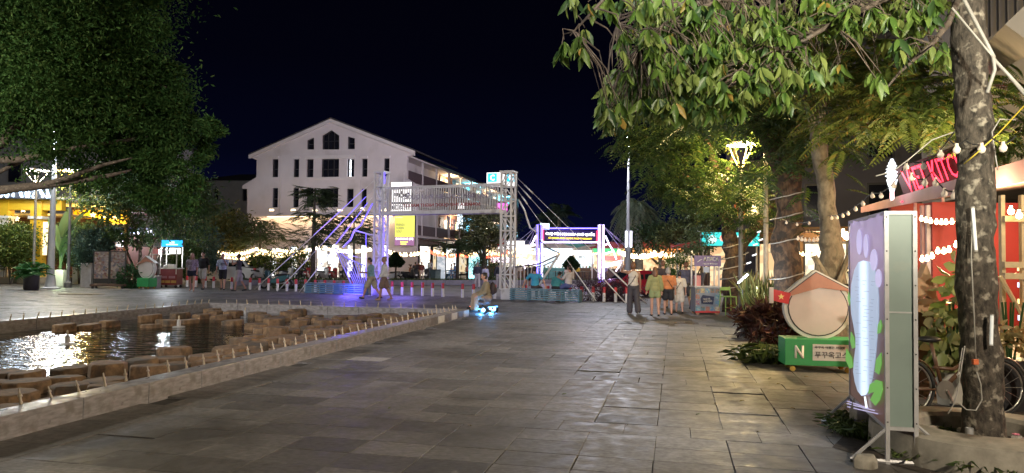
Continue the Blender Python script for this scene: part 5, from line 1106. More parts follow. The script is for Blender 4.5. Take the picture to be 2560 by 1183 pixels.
palm('second dim palm left of the portal sign', 1360, 78, 690, 552, 50, 36, .5, L_pdk, .2, wid=.24)
palm('big shaggy palm with twin pale trunks right of the market portal', 1584, 48, 690, 512, 66, 78, .85, L_palm, .3, 2, 18, .34, -.6)
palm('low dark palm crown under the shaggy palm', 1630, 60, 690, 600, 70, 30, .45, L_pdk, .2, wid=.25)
# ---- right-hand trees near
M_bkr = pm('ruddy bark', (.085, .052, .032), .9, .6, 16, bump=.04, stretch=(1, 1, .35), dirt=((.03, .022, .017), 6, .48))
M_bkp = pm('pale slender bark', (.18, .155, .12), .85, .4, 14, bump=.015, stretch=(1, 1, .5), dirt=((.10, .085, .065), 6, .54))
L_ac = leafm('feathery leaves', (.026, .056, .014), (.07, .12, .028), (.13, .14, .035), .5, .3)
L_ac2 = leafm('yellowish feathery leaves', (.055, .095, .016), (.14, .185, .038), (.2, .15, .03), .5, .35)
CLEAR = [(1790, 1915, 325, 405), (2110, 2450, 335, 560), (2020, 2105, 380, 720), (1930, 2005, 430, 720), (1795, 1850, 560, 720), (1725, 1810, 560, 640)]
def frond_tree(name, label, base, limbs, regs, mat, group=None, bark=None, npair=13, wid=.24, droop=.45, lw=.22):
    t = tree(name, label, base, limbs, None, mat, bark=bark, group=group); base = Vector((base[0], base[1], 0)); P, Dd, L = [], [], []
    for (px, py, rx, ry, Ya, Yb, n, l) in regs:
        for k in range(n):
            a = R.random()*6.283; q = R.random()**.55; cx, cy = px+rx*q*math.cos(a), py+ry*q*math.sin(a); c = D(cx, cy, R.uniform(Ya, Yb))
            if any(x0 < cx < x1 and y0 < cy < y1 for x0, x1, y0, y1 in CLEAR): continue
            P.append(tuple(c-base)); az = R.random()*6.283; Dd.append(Vector((math.cos(az), math.sin(az)*.8, R.uniform(-.35, .35))).normalized()[:]); L.append(l*R.uniform(.65, 1.3))
    fronds('crown', mat, t, np.array(P), np.array(Dd), np.array(L), npair, lw, droop, wid=wid); return t
# forked tree behind the photo cart
Y = 23.5; b0_ = D(1838, 775, Y); b0_.z = 0
frond_tree('forked_tree', 'forked dark trunk tree wound with cables behind the photo cart', b0_, [([b0_, D(1836, 700, Y), D(1834, 640, Y), D(1822, 590, Y), D(1810, 520, Y), D(1790, 430, Y), D(1760, 330, Y)], [.42, .36, .33, .24, .19, .14, .06]), (dl([(1838, 640, 0), (1862, 600, 0), (1900, 560, 0), (1940, 500, .3)], Y), [.22, .2, .15, .06]), (dl([(1812, 540, 0), (1760, 480, .3), (1690, 420, .4), (1620, 390, .4)], Y), [.12, .09, .06, .02]), (dl([(1800, 470, 0), (1830, 400, -.3), (1850, 330, -.3)], Y), [.1, .08, .03])],
    [(1620, 330, 75, 55, 21, 26, 100, .75), (1700, 380, 130, 90, 20, 26, 260, .75), (1790, 450, 130, 80, 20, 25, 260, .7), (1720, 480, 70, 40, 21, 25, 70, .65), (1860, 500, 90, 60, 20, 24, 150, .65), (1700, 280, 130, 60, 21, 27, 160, .8), (1840, 340, 120, 90, 20, 26, 200, .75), (1565, 350, 30, 60, 22, 25, 26, .8), (1640, 470, 50, 30, 22, 25, 26, .6), (1850, 570, 60, 30, 20, 22, 40, .5)], L_ac, 'feathery leaved shade trees', M_bkr, npair=9, wid=.27, lw=.30)
# thick ruddy trunk
Y = 17.6; b0_ = D(1968, 800, Y); b0_.z = 0
frond_tree('thick_tree', 'thick ruddy trunk tree wrapped with white cable behind the snake plants', b0_, [([b0_, D(1966, 700, Y), D(1966, 600, Y), D(1972, 500, Y), D(1970, 430, Y), D(1935, 370, Y), D(1895, 300, Y), D(1850, 200, Y)], [.36, .33, .32, .32, .30, .25, .17, .08]), (dl([(1972, 440, 0), (2030, 380, .2), (2130, 330, .4), (2230, 300, .6)], Y), [.2, .15, .1, .04]), (dl([(1968, 600, 0), (1995, 580, -.1), (2008, 570, -.1)], Y), [.12, .08, .05])],
    [(1850, 230, 150, 110, 15.5, 20, 240, .8), (1960, 330, 110, 70, 15.5, 19, 170, .7), (2090, 330, 130, 70, 15, 19, 170, .75), (1750, 250, 110, 80, 16, 20, 150, .75), (1990, 420, 70, 50, 16, 18.5, 70, .6), (2010, 520, 50, 60, 16.2, 18.2, 60, .5), (2130, 420, 70, 40, 15, 18, 50, .6), (1900, 430, 50, 40, 16, 18, 50, .55)], L_ac, 'feathery leaved shade trees', M_bkr, npair=9, wid=.27, lw=.30)
# slender propped tree
Y = 14; b0_ = D(2085, 790, Y); b0_.z = 0
sl_ = frond_tree('slender_tree', 'slender pale trunk tree propped by poles beside the foot shaped menu lightbox', b0_, [([b0_, D(2080, 690, Y), D(2072, 580, Y), D(2060, 450, Y), D(2050, 380, Y), D(2040, 330, Y), D(2022, 250, Y), D(2000, 150, Y)], [.26, .25, .2, .155, .15, .12, .08, .04]), (dl([(2050, 370, 0), (2054, 300, -.1), (2058, 220, -.2), (2070, 100, -.3)], Y), [.1, .085, .075, .04]), (dl([(2058, 230, -.2), (2120, 190, -.4), (2200, 235, -.8), (2290, 290, -1.2)], Y), [.04, .035, .025, .01]), (dl([(2055, 240, -.2), (2140, 240, -.5), (2240, 270, -.6), (2330, 350, -.8)], Y), [.035, .03, .02, .008]), (dl([(2030, 260, 0), (1940, 180, -.4), (1850, 170, -.6)], Y), [.05, .035, .015])],
    [(2230, 180, 150, 70, 10.5, 13.5, 120, .75), (2200, 330, 160, 60, 10.5, 14, 120, .7), (2330, 270, 100, 90, 10, 13, 110, .7), (2120, 230, 130, 90, 12, 15, 130, .7), (2150, 400, 60, 40, 11, 13.5, 30, .5), (2100, 450, 50, 60, 13, 15, 40, .55), (2430, 260, 130, 130, 10.5, 13.5, 90, .65), (1970, 160, 120, 80, 12, 15, 120, .7), (2080, 120, 120, 60, 12, 15, 90, .7), (2520, 330, 60, 60, 10, 12, 24, .6)], L_ac2, 'feathery leaved shade trees', M_bkp, npair=16, wid=.22, droop=.35, lw=.26)
for k, (x0, y0, x1, y1) in enumerate(((2035, 640, 2128, 800), (2122, 640, 2060, 800), (2045, 660, 2035, 790))):
    B().tube([D(x0, y0, Y-.3)-b0_, D(x1, y1, Y-.5)-b0_], .055, 7).build('prop_pole', M_bkp, sl_)
o = B().tube([D(2040, 712, Y-.45)-b0_, D(2122, 712, Y-.45)-b0_], .02, 5).build('strap', M_dark, sl_)
# ---- foreground tree: ring planter trunk, drooping broad leaves
M_bkf = pm('mottled bark', (.060, .050, .040), .9, .85, 24, bump=.045, stretch=(1, 1, .5), dirt=((.30, .27, .22), 13, .555))
Yf = 6.2; bf = D(2452, 1062, Yf); bf.z = 0
ft = thing('foreground_tree', 'mottled trunk tree in the ring planter with big drooping leaves overhead', 'tree', bf)
Q, RR = [], []
for k in range(46):
    z = 4.9*k/45; py_ = 1062-z/4.9*1390; x_ = D(2452-(1062-py_)*.021+4*math.sin(z*3), 600, Yf).x; Q.append(Vector((x_-bf.x, 0, z))); RR.append((.160-.016*z/2+.05*max(0, .35-z))*(1+.06*math.sin(z*9+1)+.04*math.sin(z*23)))
b = B(); b.tube(Q, RR, 22)
for v in range(len(b.v)):
    x, y, z = b.v[v]; h_ = math.sin(z*31+math.atan2(y, x)*5)*.004+math.sin(z*17-math.atan2(y, x)*9)*.005; q = Q[min(45, int(z/4.9*45))]; d_ = Vector((x-q.x, y-q.y, 0)); d_.normalize() if d_.length else None; b.v[v] = (x+d_.x*h_+NR.normal(0, .002), y+d_.y*h_+NR.normal(0, .002), z)
b.build('trunk', M_bkf, ft, smooth='all')
L_fg = [leafm('broad leaf green', (.055, .12, .02), (.125, .195, .04), None, .42, .3), leafm('broad leaf pale', (.125, .18, .045), (.185, .23, .065), None, .45, .3), leafm('broad leaf dark', (.03, .07, .025), (.06, .11, .035), None, .4, .25), leafm('broad leaf yellow', (.26, .24, .04), (.30, .20, .05), None, .45, .3)]
Pb = [[(2405, -30, 6.2), (2300, 42, 6.3), (2150, 66, 6.35), (1990, 66, 6.4), (1900, 70, 6.4), (1780, 110, 6.5), (1660, 170, 6.6), (1560, 262, 6.7)], [(2420, -200, 6.1), (2200, -120, 5.6), (1980, -60, 5.4), (1800, 0, 5.3), (1660, 60, 5.3), (1590, 130, 5.4)], [(2420, -320, 6.1), (2100, -260, 5.4), (1760, -170, 5.1), (1560, -60, 5.0), (1490, 20, 5.0), (1425, 90, 5.05)], [(2430, -260, 6.3), (2100, -120, 7.2), (1900, 20, 7.4), (1790, 140, 7.4), (1700, 240, 7.4), (1660, 300, 7.4)], [(2430, -150, 6.2), (2250, -20, 5.4), (2080, 60, 5.3), (1960, 130, 5.4), (1880, 200, 5.5)], [(2425, -80, 6.1), (2370, 60, 5.6), (2330, 110, 5.5), (2250, 180, 5.6), (2200, 240, 5.7)], [(2420, -220, 6.2), (2000, -160, 6.3), (1700, -60, 6.0), (1560, 10, 5.9), (1540, 70, 5.9)]]
bpts = []
for pl_ in Pb:
    w = [D(*q) for q in pl_]; n_ = len(w); B().tube([q-bf for q in w], [.024*(1-i/(n_-1))**.8+.005 for i in range(n_)], 7).build('branch', M_bark, ft, smooth='all')
    for a, c in zip(w[1:], w[2:]):
        for k in range(6): bpts.append(a.lerp(c, k/6))
regions = [(1560, 250, 58, 70, 34), (1640, 200, 75, 90, 42), (1720, 130, 100, 110, 60), (1740, 250, 90, 55, 38), (1830, 200, 80, 90, 42), (1680, 60, 90, 55, 34), (1850, 80, 110, 80, 44), (1960, 150, 80, 80, 30), (2010, 50, 110, 50, 32), (2150, 40, 110, 45, 26), (2290, 40, 90, 45, 18), (1535, 300, 38, 24, 14), (1650, 280, 40, 25, 14), (2060, 180, 60, 40, 9), (1960, 260, 20, 20, 3), (2250, 130, 40, 30, 5), (2190, 210, 20, 20, 3), (2340, 150, 40, 35, 6), (1580, 120, 40, 40, 12), (1610, 20, 60, 24, 12)]
whorls = [D(1402, 122, 5.1), D(1448, 85, 5.0), D(1462, 70, 5.1), D(1420, -5, 5.0), D(1440, -8, 5.2), D(1470, 5, 5.0), D(1490, 5, 5.1), D(1530, 20, 5.2), D(1545, 0, 5.3), D(1520, -10, 5.1), D(1410, 100, 5.05), D(1455, 115, 5.0)]
for px, py, rx, ry, n in regions:
    for k in range(int(n*2.0)): a = R.random()*6.283; q = R.random()**.5; whorls.append(D(px+rx*q*math.cos(a), py-22+ry*q*math.sin(a), R.uniform(4.9, 7.6)))
tw = B(); leaves = []
for wv in whorls:
    near = min(bpts, key=lambda p: (p-wv).length+(.5 if p.z < wv.z else 0)); md = near.lerp(wv, .55)+Vector((R.uniform(-.05, .05), R.uniform(-.05, .05), .06))
    tw.tube([near-bf, md-bf, wv-bf], [.008, .005, .003], 4)
    n = R.randint(5, 8); a0 = R.random()*6.28; pal = R.random()
    for k in range(n):
        a = a0+6.283*k/n+R.uniform(-.3, .3); o_ = R.uniform(.25, .8); d = Vector((math.cos(a)*o_, math.sin(a)*o_, -1)).normalized(); l = R.uniform(.075, .165)
        q = R.random(); ci = 3 if q < .014 else 2 if q < .18 else (1 if pal < .35 else 0)
        leaves.append((wv-bf+d*.015, d, l, ci))
tw.build('twig', M_bark, ft)['kind'] = 'stuff'
leaves.sort(key=lambda q: (q[0]+bf).length-q[2]*6)
lt = B()
T_ = [(0, 0, 0), (.2, .12, .03), (.5, .19, .03), (.78, .11, -.05), (1, 0, -.2), (.78, -.11, -.07), (.5, -.19, .01), (.2, -.12, .03), (.48, 0, -.05)]
leaf_me = []
for i in range(4):
    b = B(); b.add([(y, z, -x) for x, y, z in T_], [(0, 1, 8), (1, 2, 8), (2, 3, 8), (3, 4, 8), (4, 5, 8), (5, 6, 8), (6, 7, 8), (7, 0, 8)]); me = bpy.data.meshes.new('leaf'); me.from_pydata(b.v, [], b.f); me.materials.append(L_fg[i]); me.polygons.foreach_set('use_smooth', [True]*8); leaf_me.append(me)
restl = [[], [], [], []]
for i, (p, d, l, ci) in enumerate(leaves):
    if i < 300:
        o = bpy.data.objects.new('leaf', leaf_me[ci]); COL.objects.link(o); o.parent = ft; o.location = p; o.rotation_mode = 'QUATERNION'; o.rotation_quaternion = (-d).to_track_quat('Z', 'Y') @ Euler((0, 0, R.random()*6.28)).to_quaternion(); o.scale = (l*R.uniform(.8, 1.05), l, l)
    else: restl[ci].append((p, d, l))
for ci, L_ in enumerate(restl):
    if L_: leaf_cloud('leaf', L_fg[ci], ft, np.array([tuple(q[0]) for q in L_]), np.array([tuple(q[1]) for q in L_]), np.array([q[2] for q in L_]), np.array([q[2]*.34 for q in L_]), kind='stuff', tpl='b')
# ================================================================== RIGHT SIDE
# ---- foot shaped menu lightbox
M_fr = pm('steel frame', (.42, .42, .43), .42, .15, 8, metal=.3); M_gpan = pm('grey green side panel', (.20, .26, .24), .4, .10, 1.6, rvar=.1, dirt=((.27, .29, .25), 2.2, .6))
lb0 = G(2219, 1160); lb1 = G(2128, 1062); dv = (lb1-lb0); Lb = dv.length; rzb = math.atan2(dv.y, dv.x)
bx_ = thing('menu_lightbox', 'tall standing lightbox with a glowing foot shaped menu and grey green side', 'light box', lb0, rzb)
# local x runs from the near edge to the far edge, local -y is the inside (right) and +y faces the plaza
pn = Vector((math.cos(rzb), math.sin(rzb), 0)); pnn = Vector((-pn.y, pn.x, 0))
def lbp(px, py): q = PL(px, py, lb0, pnn); return ((q-lb0).dot(pn), q.z)
zt, zb = D(2220, 528, lb0.y).z, D(2220, 1070, lb0.y).z; TH_ = .21
def printm():
    m = bpy.data.materials.new('menu print face'); m.use_nodes = True; n = m.node_tree.nodes; l = m.node_tree.links; b = n['Principled BSDF']
    t = n.new('ShaderNodeTexCoord'); s_ = n.new('ShaderNodeSeparateXYZ'); l.new(t.outputs['Object'], s_.inputs[0]); cr = n.new('ShaderNodeValToRGB'); r = n.new('ShaderNodeMapRange'); r.inputs['From Min'].default_value = zb; r.inputs['From Max'].default_value = zt; l.new(s_.outputs['Z'], r.inputs['Value']); l.new(r.outputs[0], cr.inputs[0])
    cr.color_ramp.elements[0].color = (.085, .045, .035, 1); cr.color_ramp.elements[1].color = (.30, .24, .38, 1); e = cr.color_ramp.elements.new(.45); e.color = (.10, .055, .05, 1); e = cr.color_ramp.elements.new(.72); e.color = (.19, .13, .17, 1)
    l.new(cr.outputs[0], b.inputs['Base Color']); l.new(cr.outputs[0], b.inputs['Emission Color']); b.inputs['Emission Strength'].default_value = .30; b.inputs['Roughness'].default_value = .35; return m
def tubelit(name, col, s, xc):
    # translucent print with a light tube behind it: brighter along the tube
    m = bpy.data.materials.new(name); m.use_nodes = True; n = m.node_tree.nodes; l = m.node_tree.links; b = n['Principled BSDF']; b.inputs['Base Color'].default_value = (.45, .5, .58, 1)
    t = n.new('ShaderNodeTexCoord'); q = n.new('ShaderNodeSeparateXYZ'); l.new(t.outputs['Object'], q.inputs[0]); d = n.new('ShaderNodeMath'); d.operation = 'SUBTRACT'; l.new(q.outputs['X'], d.inputs[0]); d.inputs[1].default_value = xc
    a = n.new('ShaderNodeMath'); a.operation = 'ABSOLUTE'; l.new(d.outputs[0], a.inputs[0]); r = n.new('ShaderNodeMapRange'); r.interpolation_type = 'SMOOTHERSTEP'; r.inputs['From Max'].default_value = .30; r.inputs['To Min'].default_value = s*2.1; r.inputs['To Max'].default_value = s*.8
    l.new(a.outputs[0], r.inputs['Value']); b.inputs['Emission Color'].default_value = (*col, 1); l.new(r.outputs[0], b.inputs['Emission Strength']); return m
# slightly wavy stretched print sheet
nx, nz = 14, 22; vs, fs = [], []
for j in range(nz+1):
    for i in range(nx+1):
        x = .03+(Lb-.06)*i/nx; z = zb+(zt-zb)*j/nz; e_ = max(0, (j/nz-.86)/.14); sag_ = -.035*e_*math.sin(math.pi*i/nx)
        vs.append((x, TH_*0+.012+.012*e_*math.sin(i*1.9+j*2.2), z+sag_))
for j in range(nz):
    for i in range(nx): k = j*(nx+1)+i; fs.append((k, k+1, k+nx+2, k+nx+1))
face = B().add(vs, fs).build('print_sheet', printm(), bx_, smooth='all')
E_foot = tubelit('glowing foot print', (.46, .58, .78), .30, lbp(2168, 800)[0]); E_toe = em('glowing toe print', (.52, .48, .74), .28); E_tubeglow = em('tube glow print', (.82, .93, 1), .55)
ft_px = [(2166, 652), (2182, 655), (2196, 675), (2203, 710), (2206, 745), (2206, 790), (2203, 830), (2199, 880), (2196, 905), (2190, 945), (2183, 972), (2172, 988), (2162, 990), (2152, 978), (2145, 955), (2141, 930), (2143, 900), (2147, 870), (2147, 845), (2142, 815), (2136, 785), (2134, 750), (2136, 712), (2144, 675), (2154, 656)]
def onface(name, px_poly, mat, dy=.03, parent=None, th=.006): return B().prism([lbp(*q) for q in px_poly], .012+dy, .012+dy+th).build(name, mat, parent or face)
onface('foot_print', ft_px, E_foot, .012)
def oval(cx, cy, rx, ry, n=16): return [(cx+rx*math.cos(6.283*k/n), cy+ry*math.sin(6.283*k/n)) for k in range(n)]
for cx, cy, rx, ry in ((2157, 605, 7, 32), (2174, 615, 6, 30), (2194, 650, 9, 27), (2206, 696, 8, 23)): onface('toe_print', oval(cx, cy, rx, ry), E_toe, .014)
E_lf = em('green leaf print', (.20, .55, .10), .2)
for pl_ in ([(2136, 830), (2144, 845), (2147, 868), (2139, 872), (2133, 852)], [(2124, 872), (2138, 895), (2142, 918), (2132, 922), (2122, 900)], [(2212, 800), (2205, 812), (2203, 835), (2211, 832), (2215, 815)], [(2213, 882), (2200, 900), (2197, 930), (2207, 937), (2214, 910)], [(2215, 955), (2200, 950), (2184, 962), (2180, 985), (2196, 980), (2185, 1000), (2198, 1015), (2210, 1000), (2217, 975)], [(2130, 730), (2134, 750), (2132, 765), (2127, 745)]):
    onface('leaf_print', pl_, E_lf, .014)
M_prt = em('small grey print', (.30, .36, .48), .22); b = B()
for k, y in enumerate(range(690, 960, 9)):
    for q in range(3): x0 = 2147+q*18+R.randint(0, 5); x1 = x0+R.randint(5, 13); p_ = [lbp(x0, y+q*2), lbp(x1, y+q*2+1), lbp(x1, y+q*2+2.1), lbp(x0, y+q*2+1.1)]; b.prism(p_, .031, .034) if R.random() < .62 else None
o = b.build('menu_line', M_prt, face); o['kind'] = 'stuff'
for py, x0, x1 in ((1012, 2125, 2180), (1018, 2125, 2196), (1026, 2126, 2204)): onface('footer_print', [(x0, py-10), (x1, py+8), (x1, py+10.5), (x0, py-7.5)], E_toe, .014)
onface('tube_glow', [(2170, 992), (2173, 992), (2178, 1020), (2174, 1020)], E_tubeglow, .016)
for z_, h_ in (((zb+zt)/2, zt-zb),):
    B().box((Lb*.02-.02, -TH_/2, z_), (.012, TH_-.02, h_-.02)).build('side_panel', M_gpan, bx_); B().box((Lb/2, -TH_+.004, z_), (Lb-.04, .008, h_)).build('back_sheet', M_gpan, bx_); B().box((Lb-.01, -TH_/2, z_), (.01, TH_-.02, h_)).build('end_panel', M_gpan, bx_)
zs_ = D(2250, 781, lb0.y).z; B().box((Lb*.02-.028, -TH_/2, zs_), (.004, TH_-.03, .012)).build('panel_seam', M_fr, bx_)
for y in (.0, -TH_):
    for x in (0, Lb): B().box((x, y, zt/2), (.032, .032, zt)).build('frame_post', M_fr, bx_)
    for z in (zb, zt-.015): B().box((Lb/2, y, z), (Lb-.03, .03, .03)).build('frame_rail', M_fr, bx_)
for x in (0, Lb):
    for z in (zb-.0, zt-.015): B().box((x, -TH_/2, z), (.03, TH_-.034, .03)).build('frame_rail', M_fr, bx_)
    B().tube([(x, .28, .02), (x, -.58, .02)], .018, 6).build('floor_bar', M_fr, bx_); B().tube([(x, .26, .03), (x, 0.01, .28)], .014, 6).build('stay_bar', M_fr, bx_); B().tube([(x, -.55, .03), (x, -TH_, .33)], .014, 6).build('stay_bar', M_fr, bx_)
b = B()
for x in (0,):
    for y in (0, -TH_):
        for k in range(7): b.ball((x-.018, y, zb+.05+(zt-zb-.1)*k/6), .007, 5)
b.build('screw_head', M_dark, bx_)
light('box_glow', 'AREA', (Lb/2, .16, (zb+zt)/2), 9, (.78, .86, 1), bx_, .7, aim=(0, 1, 0))
# ---- ring planter
cp = Vector((bf.x-.02, bf.y, 0)); M_conc = pm('worn concrete', (.27, .25, .21), .85, .3, 7, bump=.01, dirt=((.13, .115, .09), 4, .55))
rp_ = thing('ring_planter', 'round worn concrete tree ring around the mottled trunk', 'planter', cp)
b = B(); b.lathe([(.46, .02), (.47, .23), (.50, .262), (.78, .255), (.84, .235), (.85, .03), (.84, -.02)], 40, cap=False); b.build('ring_wall', M_conc, rp_, smooth=True); b = B()
b.lathe([(.001, .12), (.465, .11)], 24, cap=False); b.build('soil', M_soil, rp_)
for k in range(9): a = R.random()*6.28; rr = R.uniform(.28, .42); o = B().box((rr*math.cos(a), rr*math.sin(a), .13), (R.uniform(.06, .13), R.uniform(.05, .1), .05), R.random()*3).build('stone_chip', pm('pale chip stone', (.4, .37, .33), .8), rp_, bevel=.01)
# planting bed on the right with grass, rocks, pipe
sheet('planting_bed', [G(2080, 1120).to_2d(), G(2300, 1182).to_2d(), (4.6, 4.4), (7.2, 6.0), (6.2, 8.2), G(2290, 1012).to_2d(), G(2160, 1040).to_2d()], .006, M_soil)
def grass_patch(label, c, rx, ry, n, mat, l0, l1, w, spread=.6):
    th = NR.random(n)*6.283; q = NR.random(n)**.5; pos = np.stack([rx*q*np.cos(th), ry*q*np.sin(th), np.zeros(n)], 1); ax = rand_dirs(n)*spread+np.array([0, 0, .8]); P, A, L = pos, ax/np.linalg.norm(ax, axis=1, keepdims=True), NR.uniform(l0, l1, n)
    tip = P+A*L[:, None]*.55; o = leaf_cloud('grass', mat, None, np.concatenate([P, tip]), np.concatenate([A, A*np.array([1.3, 1.3, .1])+np.array([0, 0, -.15])]), np.concatenate([L*.62, L*.6]), w, nrm=None); o.location = (c.x, c.y, 0); o['kind'] = 'stuff'; tag(o, label, 'grass'); return o
L_gr = leafm('strap grass', (.02, .06, .02), (.05, .11, .035)); L_gr2 = leafm('lit strap grass', (.05, .09, .02), (.11, .15, .04))  # second copy is brightened, missing light put into the leaf colour
grass_patch('dark strap grass under the foot shaped lightbox', G(2195, 1085), .42, .45, 620, L_gr2, .12, .28, .014); grass_patch('strap grass between the lightbox legs and the concrete ring', G(2320, 1105), .35, .4, 620, L_gr2, .15, .3, .014)
grass_patch('dark grass at the bottom right corner by the concrete ring', G(2520, 1178), .5, .3, 700, L_gr2, .12, .26, .014); grass_patch('dark grass at the bottom right beside the grey pipe', G(2330, 1150), .3, .25, 420, L_gr2, .1, .22, .014)
def rock(label, c, s, rz=0., h=None):
    b = B(); n = 9; pts = []
    for k in range(n): a = 6.283*k/n; pts.append((s[0]/2*math.cos(a)*R.uniform(.8, 1.1), s[1]/2*math.sin(a)*R.uniform(.8, 1.1)))
    vs = [(x, y, -.03) for x, y in pts]+[(x*R.uniform(.95, 1.05), y, s[2]*R.uniform(.5, .75)) for x, y in pts]+[(x*.72, y*.7, s[2]*R.uniform(.9, 1.05)) for x, y in pts]
    b.add(vs, [(r_*n+i, r_*n+(i+1) % n, (r_+1)*n+(i+1) % n, (r_+1)*n+i) for r_ in range(2) for i in range(n)]+[tuple(range(2*n, 3*n))]); o = b.build('rock', M_conc, bevel=.008); o.location = c; o.rotation_euler = (R.uniform(-.1, .1), R.uniform(-.1, .1), rz); tag(o, label, 'rock'); return o
rock('broken concrete lump at the bottom edge left of the lightbox legs', G(2163, 1168), (.22, .17, .1)); rock('leaning concrete slab behind the lightbox far leg', G(2158, 1075), (.34, .24, .30), .5); rock('flat broken concrete slab under the lightbox near legs', G(2265, 1128), (.36, .28, .13), .2); rock('low flat stone at the bottom right edge', G(2420, 1178), (.6, .34, .07))
rock('small pale stone in the grass at bottom right', G(2500, 1150), (.12, .1, .05))
c = G(2424, 1148); t = thing('pipe_stub', 'short grey metal pipe standing in front of the concrete ring', 'pipe', (c.x, c.y, 0)); B().lathe([(.03, 0), (.03, .26), (.026, .26), (.026, .2), (.001, .2)], 14).build('pipe', M_fr, t, smooth=True); B().lathe([(.05, 0), (.05, .02), (.03, .03)], 12).build('collar', M_conc, t)
c = G(2538, 1134); t = thing('pink_flower', 'single pink flower in the grass at bottom right', 'flower', (c.x, c.y, 0)); B().tube([(0, 0, 0), (.01, 0, .16)], .004, 5).build('stem', L_gr, t); b = B()
for k in range(5): a = 6.283*k/5; b.ball((.01+.018*math.cos(a), .018*math.sin(a), .165), (.014, .014, .006), 6)
b.build('petals', pm('pink petals', (.7, .2, .3), .6), t)
# wires and tube lights on the trunk
M_wire = pm('white wire', (.36, .345, .32), .5)
def on_trunk(px, py, off=0.): return D(px, py, Yf-.193-off)
t = thing('trunk_wiring', 'white wires with an orange plug hanging down the mottled trunk', 'cable', bf)
for pts in ([(2432, 520), (2428, 640), (2434, 760), (2440, 900)], [(2442, 930), (2452, 960), (2455, 1000), (2440, 1026), (2415, 1024), (2400, 1010)], [(2412, 865), (2400, 940), (2395, 975), (2385, 1010), (2370, 1035)], [(2406, 870), (2396, 930), (2392, 960)], [(2385, 330), (2330, 350), (2270, 400), (2230, 430), (2190, 440)], [(2540, 300), (2500, 298), (2480, 330), (2490, 400), (2495, 425)]):
    B().tube([on_trunk(*q)-bf for q in pts], .0055 if len(pts) > 3 else .004, 5).build('wire', M_wire, t, smooth='all')
p = on_trunk(2438, 905)-bf; B().box(p, (.045, .03, .045)).build('plug', pm('orange plug', (.6, .14, .05), .5), t, bevel=.005)
B().tube([on_trunk(2560, 265, .1)-bf, on_trunk(2500, 330, .1)-bf, on_trunk(2440, 385, .1)-bf, on_trunk(2410, 410, .0)-bf], .006, 5).build('yellow_wire', pm('yellow wire', (.55, .42, .04), .5), t, smooth='all')
E_tl = em('faintly glowing tube', (.9, .92, .88), .12)  # tubes are off, a faint glow is put into their material
for (x0, y0, x1, y1), lab in (((2432, 520, 2440, 626), 'upper white tube lamp tied to the mottled trunk'), ((2480, 788, 2478, 862), 'lower white tube lamp tied to the mottled trunk')):
    a, b_ = on_trunk(x0, y0, .02), on_trunk(x1, y1, .02); t = thing('tube_lamp', lab, 'lamp', a); B().tube([(0, 0, 0), b_-a], .013, 8).build('tube', E_tl, t); B().tube([(b_-a)*.99, (b_-a)*1.03], .015, 8).build('end_cap', M_wire, t); B().tube([(b_-a)*-.03, (b_-a)*.01], .015, 8).build('end_cap', M_wire, t)
t = thing('white_conduit', 'pair of white conduits slanting from the tree top past the trunk', 'conduit', D(2410, 0, 5.6)); o0 = t.location.copy()
for pts, r_ in (([(2400, -20), (2482, 138), (2485, 145)], .014), ([(2482, 138), (2487, 175), (2468, 232)], .014), ([(2380, 20), (2480, 140), (2580, 260)], .008), ([(2486, 150), (2575, 245)], .012)): B().tube([D(x, y, 5.55)-o0 for x, y in pts], r_, 7).build('conduit', M_wire, t, smooth='all')
# ---- restaurant on the right
M_redw = pm('red painted wall', (.25, .012, .012), .6, .12, 1.5); M_pinkr = pm('pale roof edge', (.34, .18, .20), .6, .1, 2); M_bam = pm('bamboo', (.45, .33, .18), .6, .2, 9); M_crt = pm('cream trim', (.5, .44, .34), .6, .1, 4)
kt = thing('kitchen_restaurant', 'red walled restaurant with a pale sloping roof edge on the right', 'building', W(0, 0), -TH)
def box_uv(name, u0, u1, v0, v1, z0, z1, mat, parent=kt, bevel=0): return B().box(((v0+v1)/2, (u0+u1)/2, (z0+z1)/2), (v1-v0, u1-u0, z1-z0)).build(name, mat, parent, bevel=bevel)
VW = 6.6
box_uv('red_wall', 8, 13.0, VW, VW+.2, 0, 3.2, M_redw); box_uv('end_wall', 20.6, 20.8, 5.5, 11, 0, 3.2, M_redw); box_uv('inner_wall', 8, 20.6, 10.4, 10.6, 0, 3.2, M_brick); box_uv('floor_slab', 6, 20.8, 5.2, 10.6, -.05, .08, M_tile)
box_uv('near_end_wall', 7.8, 8.0, 6.6, 10.6, 0, 3.2, M_redw)
a0_, a1_ = UV(D(2152, 530, 20.0)), UV(D(2575, 452, 9.3))
b = B(); E0 = W(a0_[0], a0_[1]-.0); zA, zB = D(2152, 532, 20).z, D(2575, 452, 9.3).z
def lk(u, v, z): return (v, u, z)
ua, va, ub, vb_ = a0_[0], a0_[1], a1_[0], a1_[1]
b.add([lk(ua, va, zA), lk(ub, vb_, zB), lk(ub, vb_, zB+.30), lk(ua, va, zA+.16), lk(ua, va+.05, zA), lk(ub, vb_+.05, zB), lk(ub, vb_+.05, zB+.30), lk(ua, va+.05, zA+.16)], [(0, 1, 2, 3), (7, 6, 5, 4), (0, 4, 5, 1), (3, 2, 6, 7), (0, 3, 7, 4), (1, 5, 6, 2)]); b.build('roof_edge', M_pinkr, kt)
